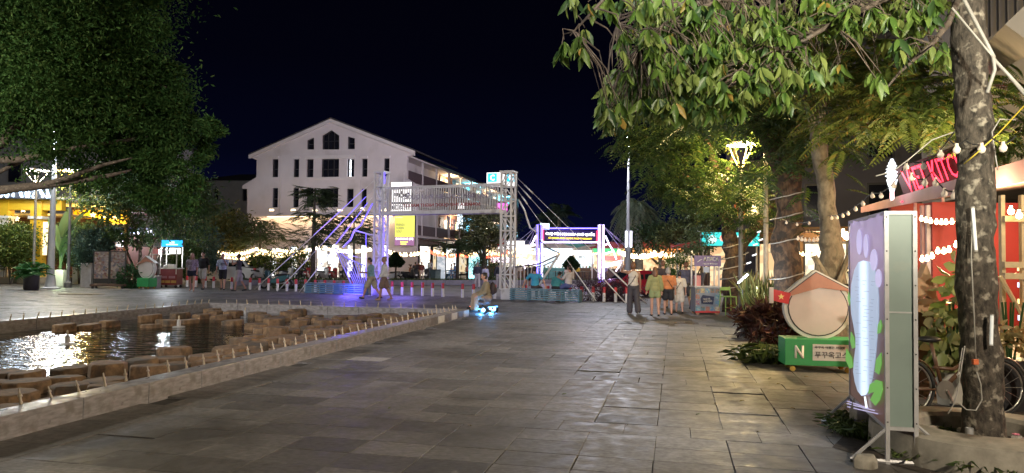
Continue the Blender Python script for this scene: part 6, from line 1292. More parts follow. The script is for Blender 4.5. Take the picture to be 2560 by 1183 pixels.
b = B(); b.add([lk(ua, va+.06, zA+.14), lk(ub, vb_+.06, zB+.26), lk(ub, 10.6, zB+1.0), lk(ua, 10.6, zA+.9), lk(ua, va+.06, zA+.10), lk(ub, vb_+.06, zB+.22), lk(ub, 10.6, zB+.94), lk(ua, 10.6, zA+.84)], [(0, 1, 2, 3), (7, 6, 5, 4), (0, 4, 5, 1), (0, 3, 7, 4), (1, 5, 6, 2), (2, 6, 7, 3)]); b.build('roof_sheet', pm('dull roof sheet', (.2, .14, .13), .6), kt)
def at_uv(px, py, u): p0_ = W(u, 0); q = PL(px, py, p0_, UD); return UV(q)[1], q.z
for px0, px1, u_, m_ in ((2318, 2332, 15.8, pm('mauve lit post', (.5, .42, .46), .5)), (2305, 2312, 15.9, M_pinkr)):
    v0_, v1_ = at_uv(px0, 700, u_)[0], at_uv(px1, 700, u_)[0]; box_uv('thin_post', u_, u_+.1, v0_, v1_, 0, 2.8, m_)
v0_, v1_ = at_uv(2332, 700, 15.7)[0], at_uv(2402, 700, 15.7)[0]; box_uv('red_column', 15.7, 16.2, v0_, v1_, 0, 2.85, M_redw); box_uv('column_base', 15.6, 16.3, v0_-.06, v1_+.06, 0, .12, M_redw)
v0_ = at_uv(2470, 700, 10.2)[0]; 
for px0, px1 in ((2505, 2515), (2556, 2566)): v0_, v1_ = at_uv(px0, 700, 9.6)[0], at_uv(px1, 700, 9.6)[0]; box_uv('bamboo_post', 9.6, 9.68, v0_, v1_, 0, 2.45, M_bam)
for py in (548, 662, 690): v0_, z_ = at_uv(2505, py, 9.6); v1_, _ = at_uv(2620, py, 9.6); box_uv('bamboo_rail', 9.52, 9.6, v0_, v1_, z_-.035, z_+.035, M_bam)
v0_, z0_ = at_uv(2500, 690, 9.5); v1_, z1_ = at_uv(2562, 800, 9.5); B().tube([(v0_, 9.5, z0_), (v1_, 9.5, z1_)], .025, 6).build('bamboo_brace', M_bam, kt)
for k, z in enumerate((1.55, 1.35, 1.15, .95)): box_uv('shelf_light', 9.9, 9.95, at_uv(2548, 700, 9.9)[0], at_uv(2600, 700, 9.9)[0], z, z+.06, em('shelf light %d' % (k % 2), (.6, .7, 1) if k % 2 else (1, .85, .3), .8))
for u_, v_, z_, p_ in ((18.5, 7.5, 2.5, 120), (14, 8.0, 2.55, 130), (10.5, 6.0, 2.4, 110)): light('room_lamp', 'POINT', lk(u_, v_, z_), p_, (1, .72, .36), kt, .15)
# red neon sign
s0, s1 = D(2254, 494, 15.6), D(2458, 428, 14.6); dvec = s1-s0; rzs = math.atan2(dvec.y, dvec.x); ns = thing('neon_sign', 'slanted red neon letter sign on a dark board above the restaurant roof edge', 'sign', (s0.x, s0.y, s0.z), rzs)
Ln = math.hypot(dvec.x, dvec.y); slope = dvec.z/Ln; Ry = Matrix.Rotation(-math.atan(slope), 3, 'Y')
B().box((Ln/2, .08, .30+slope*Ln/2), (Ln+.15, .08, .74), Ry).build('sign_board', pm('dark red board', (.03, .003, .004), .6), ns)
E_red = em('red neon', (1, .03, .06), 1.7)
t_ = text('VIET KITCHEN', Ln*.97, .52, E_red, ns, (Ln/2, .03, .32+slope*Ln/2), depth=.03, rot=(0, -math.atan(slope), 0))
B().tube([(0, -.03, -.1), (Ln, -.03, -.1+slope*Ln)], .018, 5).build('neon_line', E_red, ns)
light('neon_glow', 'POINT', (Ln*.5, -.6, .1), 16, (1, .08, .12), ns, .3)
for k in range(3): x = Ln*(.15+.35*k); B().tube([(x, .17, slope*x-.5), (x, .17, slope*x+.6)], .03, 6).build('sign_post', M_pole, ns)
# ice cream neon
ci = D(2230, 440, 15.8); ic = thing('ice_cream_sign', 'white glowing ice cream cone sign left of the red neon letters', 'sign', ci, 0); ic.scale = (.74, .74, .74); E_ic = em('white ice cream light', (.85, .92, 1), .75)
for k, (z, r_) in enumerate(((.0, .19), (.1, .19), (.2, .17), (.3, .14), (.38, .10), (.46, .06))): B().lathe([(r_*.6, z-.05), (r_, z), (r_*.6, z+.05)], 14).build('swirl', E_ic, ic, smooth='all')
B().lathe([(.01, -.52), (.05, -.5), (.15, -.12), (.13, -.08)], 12).build('cone', E_ic, ic, smooth='all'); B().lathe([(.03, -.72), (.055, -.68), (.05, -.42), (.02, -.4)], 10).build('stick', em('pink stick light', (1, .5, .5), 2.5), ic)
B().tube([(0, .1, -.75), (0, .1, .2)], .02, 5).build('bracket', M_pole, ic); light('sign_glow', 'POINT', (-.4, -.7, 0), 12, (.9, .95, 1), ic, .2)
# string bulbs: unlit row with a faint glow put into its colour, and lit ones
E_off = em('frosted bulb', (1, .85, .7), .05); E_on = em('lit filament bulb', (1, .74, .38), 7)
string('string of unlit frosted bulbs sagging from the slender tree to the mottled trunk', [D(1955, 548, 17), D(2060, 538, 14.5), D(2180, 482, 9.5), D(2270, 400, 7.5), D(2385, 330, 6.0)], 17, .032, E_off, .12, 'restaurant bulb strings', .008, .1)
string('string of unlit frosted bulbs crossing before the red neon letters', [D(2270, 420, 7.6), D(2330, 430, 7.2), D(2400, 470, 6.6)], 5, .035, E_off, .1, 'restaurant bulb strings', .007, .1)
string('few unlit frosted bulbs right of the mottled trunk top', [D(2370, 345, 6), D(2412, 350, 5.95), D(2480, 345, 5.9), D(2540, 340, 5.8)], 3, .034, E_off, .05, 'restaurant bulb strings', .006, .05)
string('string of lit warm bulbs under the roof edge left of the red column', [D(2300, 540, 14), D(2400, 545, 12.5)], 8, .042, E_on, .05, 'restaurant bulb strings', .006, .2)
string('lower string of lit warm bulbs before the red column', [D(2300, 640, 12), D(2345, 620, 11.5), D(2395, 600, 11)], 7, .042, E_on, .05, 'restaurant bulb strings', .006, .2)
string('pair of lit bulbs hung right of the mottled trunk', [D(2520, 512, 8.4), D(2560, 530, 8.2)], 2, .04, E_on, .02, 'restaurant bulb strings', .006, .1)
string('pair of lit bulbs left of the foot shaped lightbox top', [D(2105, 572, 16), D(2120, 584, 15.5)], 2, .07, E_on, .02, 'restaurant bulb strings', .006, .1)
string('string of small lit bulbs deep under the leaves behind the slender trunk', [D(1990, 628, 24), D(2060, 622, 25), D(2130, 640, 24)], 12, .05, E_on, .1, 'restaurant bulb strings', .006, .3)
string('row of unlit little bulbs hanging before the thick trunk', [D(1990, 590, 16.2), D(2050, 592, 15.5)], 6, .04, E_off, .04, 'restaurant bulb strings', .006, .1)
light('bulb_light', 'POINT', lk(11.5, 4.4, 2.4), 170, (1, .74, .38), kt, .15)
# upper floors of the block on the right
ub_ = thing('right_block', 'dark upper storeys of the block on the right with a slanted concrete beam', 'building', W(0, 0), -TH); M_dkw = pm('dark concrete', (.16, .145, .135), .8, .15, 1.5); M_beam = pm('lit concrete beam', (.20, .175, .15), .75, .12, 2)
B().box((11.6, 17, 8.2), (5, 26, 8.8)).build('wall', M_dkw, ub_)
v_, z_ = at_uv(2478, 140, 12)
b = B(); v2, z2 = at_uv(2600, 50, 9); v1, z1 = at_uv(2470, 150, 16)
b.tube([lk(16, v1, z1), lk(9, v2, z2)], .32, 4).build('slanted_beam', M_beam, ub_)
for k in range(34): u = 6+k*.55; B().box((9.0, u, 9.2), (.05, .06, 2.2)).build('slat', M_frame, ub_) if k < 34 else None
for z in (5.6, 8.0, 10.6): B().box((9.0, 16, z), (.5, 22, .3)).build('floor_edge', M_dkw, ub_)
for k in range(4): f = B().box((9.06, 8+k*4, 6.8), (.08, 1.8, 1.7)).build('window', M_frame, ub_); B().box((9.01, 8+k*4, 6.8), (.03, 1.5, 1.4)).build('pane', M_pane, f)
# ---- things along the right side path
# pale cutout board on green box
Yc = G(2030, 935); t, bx2, zc = cutout('white rounded board with a terracotta cone top on a green wheeled box', (Yc.x+.22, Yc.y+.35, 0), rad(-9), 1.16, 1.02)
text('N', .13, .19, M_whp, bx2, (-.31, -.246, .30), bold=.04); B().box((.19, -.2455, .30), (.62, .004, .24)).build('white_label', M_whp, bx2); text('푸꾸옥고스트', .56, .095, M_ink, bx2, (.19, -.249, .265)); text('푸꾸옥 여행은 시크릿', .42, .038, M_ink, bx2, (.12, -.249, .375))
fl_ = B().box((-.54, -.115, zc+.15), (.25, .02, .17), Matrix.Rotation(rad(12), 3, 'Y')).build('flag_panel', pm('flag red', (.55, .02, .025), .5), t)
b = B(); pts = [(-.54+(.05 if k % 2 == 0 else .02)*math.sin(math.pi*k/5), zc+.15+(.05 if k % 2 == 0 else .02)*math.cos(math.pi*k/5)) for k in range(10)]; b.prism(pts, -.131, -.126).build('star', pm('star yellow', (.75, .6, .2), .5), fl_)
B().box((-.68, -.115, zc+.17), (.06, .03, .24)).build('flag_edge', M_board, fl_)
# photo cart
c = G(1768, 787); mp = c.y/F; al = thing('photo_cart', 'tour cart with a purple sign and a front covered in small photos', 'cart', (c.x, c.y+.25, 0), rad(2)); w = 62*mp; hh = 68*mp; H = 147*mp
M_cw = pm('white cart frame', (.6, .58, .56), .45, .1, 5); M_ppl = pm('purple sign', (.16, .12, .24), .5, .08, 4)
bd = B().box((0, 0, .09+hh/2-.05), (w, .5, hh-.1)).build('body', pm('grey blue cart front', (.22, .25, .30), .5, .1, 6), al)
PC = [(.35, .16, .10), (.12, .2, .32), (.4, .36, .3), (.08, .14, .12), (.3, .1, .12), (.1, .26, .34), (.45, .4, .2)]
pms = [photo_mat('photo print %d' % k, [PC[k], PC[(k+3) % 7], PC[(k+1) % 7]], 22, .05) for k in range(7)]
for r_ in range(4):
    for k in range(5):
        if r_ in (1, 2) and k in (1, 2, 3): continue
        B().box((-w*.4+w*.2*k, -.254, .18+(hh-.28)*r_/3), (w*.16, .008, hh*.16)).build('photo', pms[R.randrange(7)], bd)
pp = [(-w*.25, .33), (w*.22, .30), (w*.27, .55), (-w*.2, .6), (-w*.29, .48)]; B().prism([(x, z*hh/.86+.02) for x, z in pp], -.262, -.256).build('blue_splash', pm('dark blue splash', (.03, .04, .09), .5), bd)
text('ГИД НА\nФУКУОКЕ', w*.36, hh*.16, M_whp, bd, (0, -.264, hh*.53), rot=(0, rad(-6), 0), bold=.02)
B().box((0, -.254, .085), (w, .012, .05)).build('red_trim', M_br, al); B().box((0, 0, hh+.02), (w+.06, .56, .035)).build('counter', M_cw, al)
for x in (-w/2+.02, w/2-.02):
    for y in (-.23, .23): B().box((x, y, H/2+.03), (.04, .04, H-.06)).build('post', M_cw, al); B().lathe([(.06, -.02), (.06, .02)], 12, (x*.85, y, .06), axis='Y').build('wheel', pm('tan wheel', (.35, .2, .12), .6), al)
sb = B().box((0, -.25, H-.16), (w+.06, .04, .33)).build('sign_board', M_ppl, al); text('АЛИСА', w*.62, .13, M_whp, sb, (w*.13, -.274, H-.10), bold=.02); text('ГИД НА ФУКУОКЕ', w*.6, .055, M_whp, sb, (w*.1, -.274, H-.25)); B().tube([(-w*.42, -.275, H-.2), (-w*.3, -.275, H-.13), (-w*.24, -.275, H-.12)], .01, 5).build('logo_stroke', M_whp, sb)
B().box((-w*.02, -.2, H-.43), (.18, .015, .17)).build('hanging_card', pm('blue card', (.35, .4, .5), .5), al); B().box((-w*.36, -.1, hh+.2), (.2, .1, .32)).build('leaflet_box', pm('red white leaflets', (.5, .2, .2), .5), al); B().box((-w*.12, 0, hh+.24), (.05, .28, .42), Matrix.Rotation(.25, 3, 'Y')).build('display_board', M_ink, al)
# lime green metal chair frames
M_lime = pm('lime green metal', (.28, .46, .12), .45, .08, 6)
c = G(1823, 789); t = thing('stool_frame', 'lime green metal high chair right of the photo cart', 'chair', (c.x, c.y+.1, 0), .2)
for x in (-.17, .17):
    B().tube([(x*1.15, -.2, 0), (x, -.16, .56)], .02, 6).build('leg', M_lime, t); B().tube([(x*1.3, .24, 0), (x, .16, .56), (x, .24, .86)], .02, 6).build('leg', M_lime, t)
B().box((0, 0, .57), (.38, .36, .03)).build('seat', M_lime, t, bevel=.01); B().box((0, .23, .8), (.36, .02, .1)).build('back_slat', M_lime, t)
for z in (.25,): B().tube([(-.19, -.19, z), (.19, -.19, z)], .014, 5).build('stretcher', M_lime, t)
# cables on the trunks
def wraps(label, base, Y, px, pys, r, tilt, mat=M_wire, th=.014):
    t = thing('trunk_cable', label, 'cable', base); 
    for k, (py, rr) in enumerate(pys):
        c_ = D(px, py, Y)-base; B().tube([c_+Vector((rr*math.cos(a), rr*math.sin(a), tilt*math.cos(a)+R.uniform(-.01, .01))) for a in [6.283*j/14 for j in range(15)]], th, 5).build('wire_turn', mat, t, smooth='all')
b0_ = D(1968, 800, 17.6); b0_.z = 0
wraps('white cable turns round the thick ruddy trunk', b0_, 17.6, 1966, [(490, .39), (540, .385), (600, .39), (690, .40), (740, .41), (770, .42)], .4, .10)
b0_ = D(1838, 775, 23.5); b0_.z = 0
wraps('loose cable loops round the forked trunk', b0_, 23.5, 1836, [(612, .40), (640, .44), (665, .5), (690, .46), (715, .42)], .4, .12, M_wire, .016)
# turquoise banner sign
t = boxsign('turquoise_sign', 'turquoise lit banner sign behind the forked trunk', D(1826, 598, 30), 2.35, .56, .25, em('turquoise light', (.04, .62, .62), .5), rz=-.08)
for k, (x, s_) in enumerate(((-.75, .32), (-.3, .26), (.0, .2), (.35, .22), (.75, .25))): B().ball((x, -.02, -.02+.06*(k % 2)), (s_*.6, .012, s_*.55), 9).build('print_patch', em('banner patch %d' % (k % 3), ((.6, .95, .95), (1, .35, .3), (.85, .9, .6))[k % 3], .55), t)
for s_ in (-1, 1): B().tube([(s_*1.1, .15, -.3), (s_*1.1, .15, -2.45)], .035, 6).build('post', M_pole, t)
t = boxsign('orange_sign', 'dim orange vertical lit board among the leaves', D(1850, 525, 34), .55, .9, .1, em('orange dim board', (.9, .2, .08), .25), rz=0)
for s_ in (0,): B().tube([(0, .1, -.4), (0, .1, -4.2)], .05, 6).build('post', M_pole, t)
# white led tube stand
c = G(1856, 826); t = thing('light_stand', 'black floor stand holding a tilted white light tube', 'lamp', (c.x, c.y, 0)); B().lathe([(.16, 0), (.16, .015), (.02, .03)], 14).build('base', M_dark, t); B().tube([(0, 0, 0), (0, 0, D(1856, 725, c.y).z)], .014, 6).build('pole', M_dark, t)
a, b_ = D(1845, 708, c.y)-Vector((c.x, c.y, 0)), D(1869, 686, c.y)-Vector((c.x, c.y, 0)); B().tube([a, b_], .022, 8).build('light_tube', em('bright white tube', (.85, .93, 1), 3), t); B().tube([a-Vector((.04, -.03, .03)), b_+Vector((.04, .03, -.0))], .012, 6).build('tube_holder', M_dark, t); light('tube_light', 'POINT', (.1, -.2, (a.z+b_.z)/2), 28, (.85, .93, 1), t, .1)
for k, (px, py) in enumerate(((1872, 658), (1886, 638), (1902, 600), (1888, 612), (1868, 712), (1864, 722), (1898, 580))):
    p = D(px, py, 21.5); t = thing('hanging_tube', 'small white light tube in the rising row behind the cream lamp post', 'lamp', p, 0, 'white light tubes hanging behind the post'); B().tube([(-.06, 0, -.015), (.06, 0, .025)], .018, 7).build('light_tube', em('dim white tube', (.85, .93, 1), 1.2), t); B().tube([(0, 0, .02), (0, 0, .3)], .006, 4).build('cord', M_cable, t)
# stone bench, square planters, snake plants, shrubs
M_bst = pm('dark bench stone', (.10, .095, .09), .7, .2, 8, bump=.006)
c = G(1890, 842); t = thing('stone_bench', 'dark stone bench with a rounded leg below the snake plants', 'bench', (c.x+.15, c.y+.2, 0), -.2); B().box((0, 0, .38), (.95, .4, .10)).build('seat', M_bst, t, bevel=.03)
for x in (-.3, .3): B().lathe([(.15, 0), (.11, .08), (.10, .2), (.16, .33)], 12, (x, 0, 0)).build('leg', M_bst, t, smooth=True)
L_snk = leafm('snake plant leaves', (.08, .11, .03), (.26, .25, .09), (.3, .27, .1), .4, .15)
def snake(label, c, n, h, rx, pot=None):
    t = thing('snake_plant', label, 'plant', (c.x, c.y, 0), 0, None)
    z0 = 0
    if pot: z0 = .42; B().prism([(-.24, 0), (.24, 0), (.27, z0), (-.27, z0)], -.25, .25).build('pot', pot, t, bevel=.015); B().box((0, 0, z0-.02+.01), (.46, .46, .03)).build('soil', M_soil, t)
    th = NR.random(n)*6.283; q = NR.random(n)**.5*rx; pos = np.stack([q*np.cos(th), q*np.sin(th)*.7, np.full(n, z0+.01)], 1); ax = np.stack([np.cos(th)*NR.uniform(.05, .55, n), np.sin(th)*.3, np.ones(n)], 1); ax /= np.linalg.norm(ax, axis=1, keepdims=True); leaf_cloud('leaf_blades', L_snk, t, pos, ax, NR.uniform(.5, 1, n)*h, .06, tpl='b'); return t
snake('tall yellow edged snake plant cluster left of the cream post', D(1893, 800, 18.6), 90, 1.05, .34, M_pot); snake('snake plant in a dark square pot right of the stool', D(1878, 800, 20.4), 50, .75, .2, M_pot)
snake('broad snake plant clump before the thick ruddy trunk', D(1945, 800, 16.6), 130, 1.15, .5); snake('snake plant clump right of the thick ruddy trunk', D(1995, 800, 16.2), 60, .8, .3)
L_dpur = leafm('dark purple leaves', (.03, .012, .012), (.09, .035, .03), (.12, .07, .03))
bush('croton_bush', 'dark reddish leafy bush between the stone bench and the white board', D(1945, 838, 13.2), (.55, .5, .45), L_dpur, 900, .22, .06); bush('purple_bush', 'low purple leaved bush behind the stone bench', D(1905, 800, 15.5), (.4, .35, .35), L_dpur, 500, .2, .06)
grass_patch('arching strap grass below the reddish bush left of the green box', G(1945, 905), .55, .45, 300, L_gr2, .3, .6, .016, .9); grass_patch('strap grass behind the green box', G(1985, 880), .5, .5, 260, L_gr2, .3, .55, .016, .9)
for px, py, lab in ((2025, 725, 'spiky dark plant behind the white board'), (2075, 720, 'spiky plant under the slender tree props')):
    p = D(px, py+40, 13.5); t = thing('spiky_plant', lab, 'plant', (p.x, p.y, 0)); n = 60; th = NR.random(n)*6.283; el = NR.uniform(.1, 1.4, n); leaf_cloud('leaf_blades', L_gr, t, np.tile([0, 0, .55], (n, 1)), np.stack([np.cos(th)*np.cos(el), np.sin(th)*np.cos(el), np.sin(el)], 1), NR.uniform(.4, .75, n), .035, tpl='b'); B().tube([(0, 0, 0), (0, 0, .6)], .05, 6).build('stem', M_bark, t)
# wooden brand stand with star
M_wst = pm('brown wood stand', (.13, .07, .04), .55, .3, 5, stretch=(1, 1, .25)); M_tan = pm('tan wood', (.40, .25, .15), .55, .12, 6)
Ysd = 8.9; p0_ = D(2312, 960, Ysd); st_ = thing('wooden_stand', 'upright brown wooden stand with raised sideways letters and a star on top', 'display stand', (p0_.x, p0_.y, 0), .1); zt_ = D(2312, 775, Ysd).z
B().box((0, 0, zt_/2), (.34, .12, zt_)).build('body', M_wst, st_, bevel=.01)
for s_ in (-1, 1): B().box((s_*.185, 0, zt_/2), (.03, .16, zt_)).build('side_rail', M_wood, st_)
b = B(); b.prism([(-.3, zt_-.02), (.3, zt_-.02), (.1, zt_+.14), (-.1, zt_+.14)], -.11, .09); b.build('roof_board', M_tan, st_)
pts = [(.27*(1 if k % 2 == 0 else .45)*math.sin(math.pi*k/5), zt_+.30+.27*(1 if k % 2 == 0 else .45)*math.cos(math.pi*k/5)) for k in range(10)]; B().prism(pts, -.05, .05).build('star', M_tan, st_)
text('Heineken', zt_*.93, .17, M_tan, st_, (.02, -.062, zt_*.5), depth=.015, rot=(0, rad(-90), 0), bold=.012)
# bicycle
def ring(b, c, r, th, axis_rz=0, n=28, tn=6): b.tube([Vector(c)+Vector((r*math.cos(a), 0, r*math.sin(a))) for a in [6.2832*k/n for k in range(n+1)]], th, tn); return b
Yk = 7.7; pr_, pf_ = D(2268, 965, Yk), D(2497, 965, Yk+.1); bk = thing('bicycle', 'old brown bicycle parked behind the mottled trunk', 'bicycle', (pr_.x, pr_.y, 0), math.atan2(pf_.y-pr_.y, pf_.x-pr_.x)); Lw = (pf_-pr_).length; rw = .30
M_bkb = pm('brown bicycle paint', (.11, .055, .03), .4, .15, 9); M_tyre = pm('tyre rubber', (.02, .02, .02), .8, .1, 8); M_chrome = pm('dull chrome', (.5, .48, .44), .3, .15, 9, metal=.8)
for x, rt in ((0, 0), (Lw, .1)):
    wv = ring(B(), (x, 0, rw), rw, .019).build('wheel', M_tyre, bk, smooth='all'); ring(B(), (x, 0, rw), rw-.03, .010).build('rim', M_chrome, wv, smooth='all'); b = B()
    for k in range(14): a = 6.283*k/14; b.tube([(x, .02*(-1)**k, rw), (x+(rw-.03)*math.cos(a), 0, rw+(rw-.03)*math.sin(a))], .0022, 4)
    b.build('spoke', M_chrome, wv); B().lathe([(.02, -.05), (.02, .05)], 8, (x, 0, rw), axis='Y').build('hub', M_chrome, wv)
    B().tube([(x+(rw+.035)*math.cos(a), 0, rw+(rw+.035)*math.sin(a)) for a in [rad(20)+rad(150)*k/12 for k in range(13)]], .018, 6, flat=.5).build('mudguard', M_chrome if x else M_bkb, bk, smooth='all')
bbx, bbz = Lw*.38, .29
for pts, r_ in (([(0, .05, rw), (bbx, .03, bbz)], .012), ([(0, -.05, rw), (bbx, -.03, bbz)], .012), ([(bbx, 0, bbz), (Lw*.26, 0, .78)], .019), ([(bbx, 0, bbz), (Lw*.84, 0, .72)], .024), ([(Lw*.29, 0, .52), (Lw*.5, 0, .50), (Lw*.68, 0, .60), (Lw*.83, 0, .78)], .021), ([(Lw, .04, rw), (Lw*.93, .03, .6), (Lw*.83, 0, .74)], .013), ([(Lw, -.04, rw), (Lw*.93, -.03, .6), (Lw*.83, 0, .74)], .013), ([(Lw*.84, 0, .70), (Lw*.81, 0, .95)], .017), ([(Lw*.81, -.28, 1.0), (Lw*.83, -.1, .96), (Lw*.83, .1, .96), (Lw*.81, .28, 1.0)], .013)): B().tube(pts, r_, 7).build('frame_tube', M_bkb, bk, smooth='all')
B().ball((Lw*.24, 0, .82), (.13, .085, .035), 10).build('saddle', M_dark, bk, smooth='all'); B().lathe([(.10, -.006), (.10, .006)], 20, (bbx, -.05, bbz), axis='Y').build('chainring', M_chrome, bk); B().tube([(bbx, -.07, bbz), (bbx+.07, -.075, bbz-.15)], .012, 6).build('crank', M_chrome, bk); B().box((bbx+.07, -.12, bbz-.15), (.09, .09, .022)).build('pedal', M_dark, bk); B().tube([(bbx, .07, bbz), (bbx-.07, .075, bbz+.15)], .012, 6).build('crank', M_chrome, bk)
B().tube([(Lw*.52, -.026, .44), (Lw*.64, -.026, .535)], .009, 5).build('decal', M_whp, bk)
# pots behind the trunk
M_wpot = pm('white plastic pot', (.55, .52, .46), .5, .08, 6); L_pot = leafm('pale pothos', (.12, .17, .04), (.30, .32, .13), (.34, .30, .16), .4, .35)
def potted(label, c, potf, blobs, mat, n, ll, lw):
    t = thing('potted_plant', label, 'potted plant', (c.x, c.y, 0)); potf(t); P, Dd = clumps([(b_[0], b_[1], b_[2], b_[3]) for b_ in blobs], n, .3, .4); Dd = Dd+np.array([0, -.3, -.55]); leaf_cloud('foliage', mat, t, P, Dd, NR.uniform(ll*.7, ll*1.35, len(P)), lw, tpl='b')
    b = B(); [b.tube([(0, 0, .3), (R.uniform(-.15, .15), R.uniform(-.1, .1), 1.2)], .012, 5) for _ in range(5)]; b.build('stem', L_gr, t); return t
c = D(2385, 960, 8.4); potted('tall pale leaved climbing plant in a white pot left of the mottled trunk', Vector((c.x, c.y, 0)), lambda t: B().lathe([(.17, 0), (.21, .36), (.23, .40), (.21, .40), (.19, .34), (.01, .34)], 18).build('pot', M_wpot, t, smooth=True), [((0, 0, .62), (.30, .25, .22), 16, 60), ((-.1, -.05, .85), (.26, .22, .2), 12, 46), ((.0, 0, 1.1), (.18, .18, .25), 10, 34), ((.06, 0, 1.4), (.1, .1, .2), 6, 16)], L_pot, 1.3, .17, .12)
c = D(2525, 980, 8.2); potted('yellowish leafy plant in a tall black square planter right of the mottled trunk', Vector((c.x, c.y, 0)), lambda t: B().prism([(-.19, 0), (.19, 0), (.22, .56), (-.22, .56)], -.2, .2).build('pot', M_dark, t, bevel=.01), [((0, 0, .72), (.30, .28, .18), 18, 90)], leafm('tan lit leaves', (.2, .16, .06), (.34, .28, .14), None, .45, .3), 1.4, .16, .06)
c = D(2360, 1003, 6.95); t = thing('plastic_cup', 'clear plastic cup with red drink beside the concrete ring', 'cup', (c.x, c.y, 0)); M_clear = pm('clear plastic', (.8, .8, .78), .1, 0, 3, trans=.9); B().lathe([(.03, .0), (.045, .13), (.043, .13), (.028, .004)], 14, cap=False).build('cup_wall', M_clear, t, smooth=True); B().lathe([(.001, .003), (.028, .003), (.034, .055), (.001, .055)], 12).build('drink', pm('red drink', (.3, .05, .03), .3), t); B().lathe([(.047, .13), (.03, .165), (.008, .172)], 14).build('lid', M_clear, t, smooth=True)

# ---- shops and dark block behind the right-hand trees
def back_shop(label, px, Y, w, h, rz, mats, p_=60):
    c = D(px, 690, Y); t = thing('corner_shop', label, 'building', (c.x, c.y, 0), rz); B().box((0, 2.2, h/2), (w, 4, h)).build('wall', pm('ochre shop wall', (.25, .14, .07), .75, .12, 2), t); B().box((0, -.5, h-.2), (w+.4, 1.6, .1)).build('awning', M_aw, t)
    n = int(w/1.6)
    for k in range(n): x = -w/2+w*(k+.5)/n; f = B().box((x, .17, 1.35), (w/n-.15, .08, 2.3)).build('shop_window', M_frame, t); B().box((x, .115, 1.35), (w/n-.3, .03, 2.1)).build('pane', mats[k % len(mats)], f)
    light('shop_lamp', 'POINT', (0, -1, h-.6), p_, (1, .72, .38), t, .15); return t
back_shop('warm lit shop front behind the slender tree and the white car', 2062, 29, 5.5, 3.1, rad(-35), [M_stl[1], M_stl[0], M_stl[1]]); back_shop('dim shop front behind the thick ruddy trunk', 1935, 36, 6.5, 3.1, rad(-20), [M_stl[1], M_pane, M_stl[0], M_pane], 40)
c = D(2190, 690, 33); t = thing('rear_block', 'dark four storey block behind the trees on the right', 'building', (c.x+2, c.y, 0), rad(-18)); B().box((0, 3, 6), (17, 6, 12)).build('wall', pm('dusky wall', (.10, .095, .12), .8, .1, 1), t); B().box((0, 2.8, 12.1), (17.6, 7, .3)).build('roof_slab', M_roof, t)
for r_ in range(3):
    for k in range(6): f = B().box((-7+k*2.7, -.03, 4.6+r_*2.7), (1.2, .08, 1.6)).build('window', M_frame, t); B().box((-7+k*2.7, -.08, 4.6+r_*2.7), (1.0, .03, 1.4)).build('pane', M_pane, f)
PT_H = math.pi/2
# fallen leaves on the paving
for k in range(26):
    p = G(R.uniform(1750, 2100), R.uniform(840, 1120)) if k < 18 else G(R.uniform(900, 1700), R.uniform(850, 1150)); o = bpy.data.objects.new('fallen_leaf', leaf_me[3 if k % 3 else 1]); COL.objects.link(o); o.location = (p.x, p.y, .012); o.rotation_euler = (PT_H+R.uniform(-.15, .15), R.uniform(-.1, .1), R.random()*6.28); o.scale = (.08, .08, R.uniform(.05, .09)); tag(o, 'small dry leaf fallen on the paving', 'leaf', 'fallen leaves on the paving')
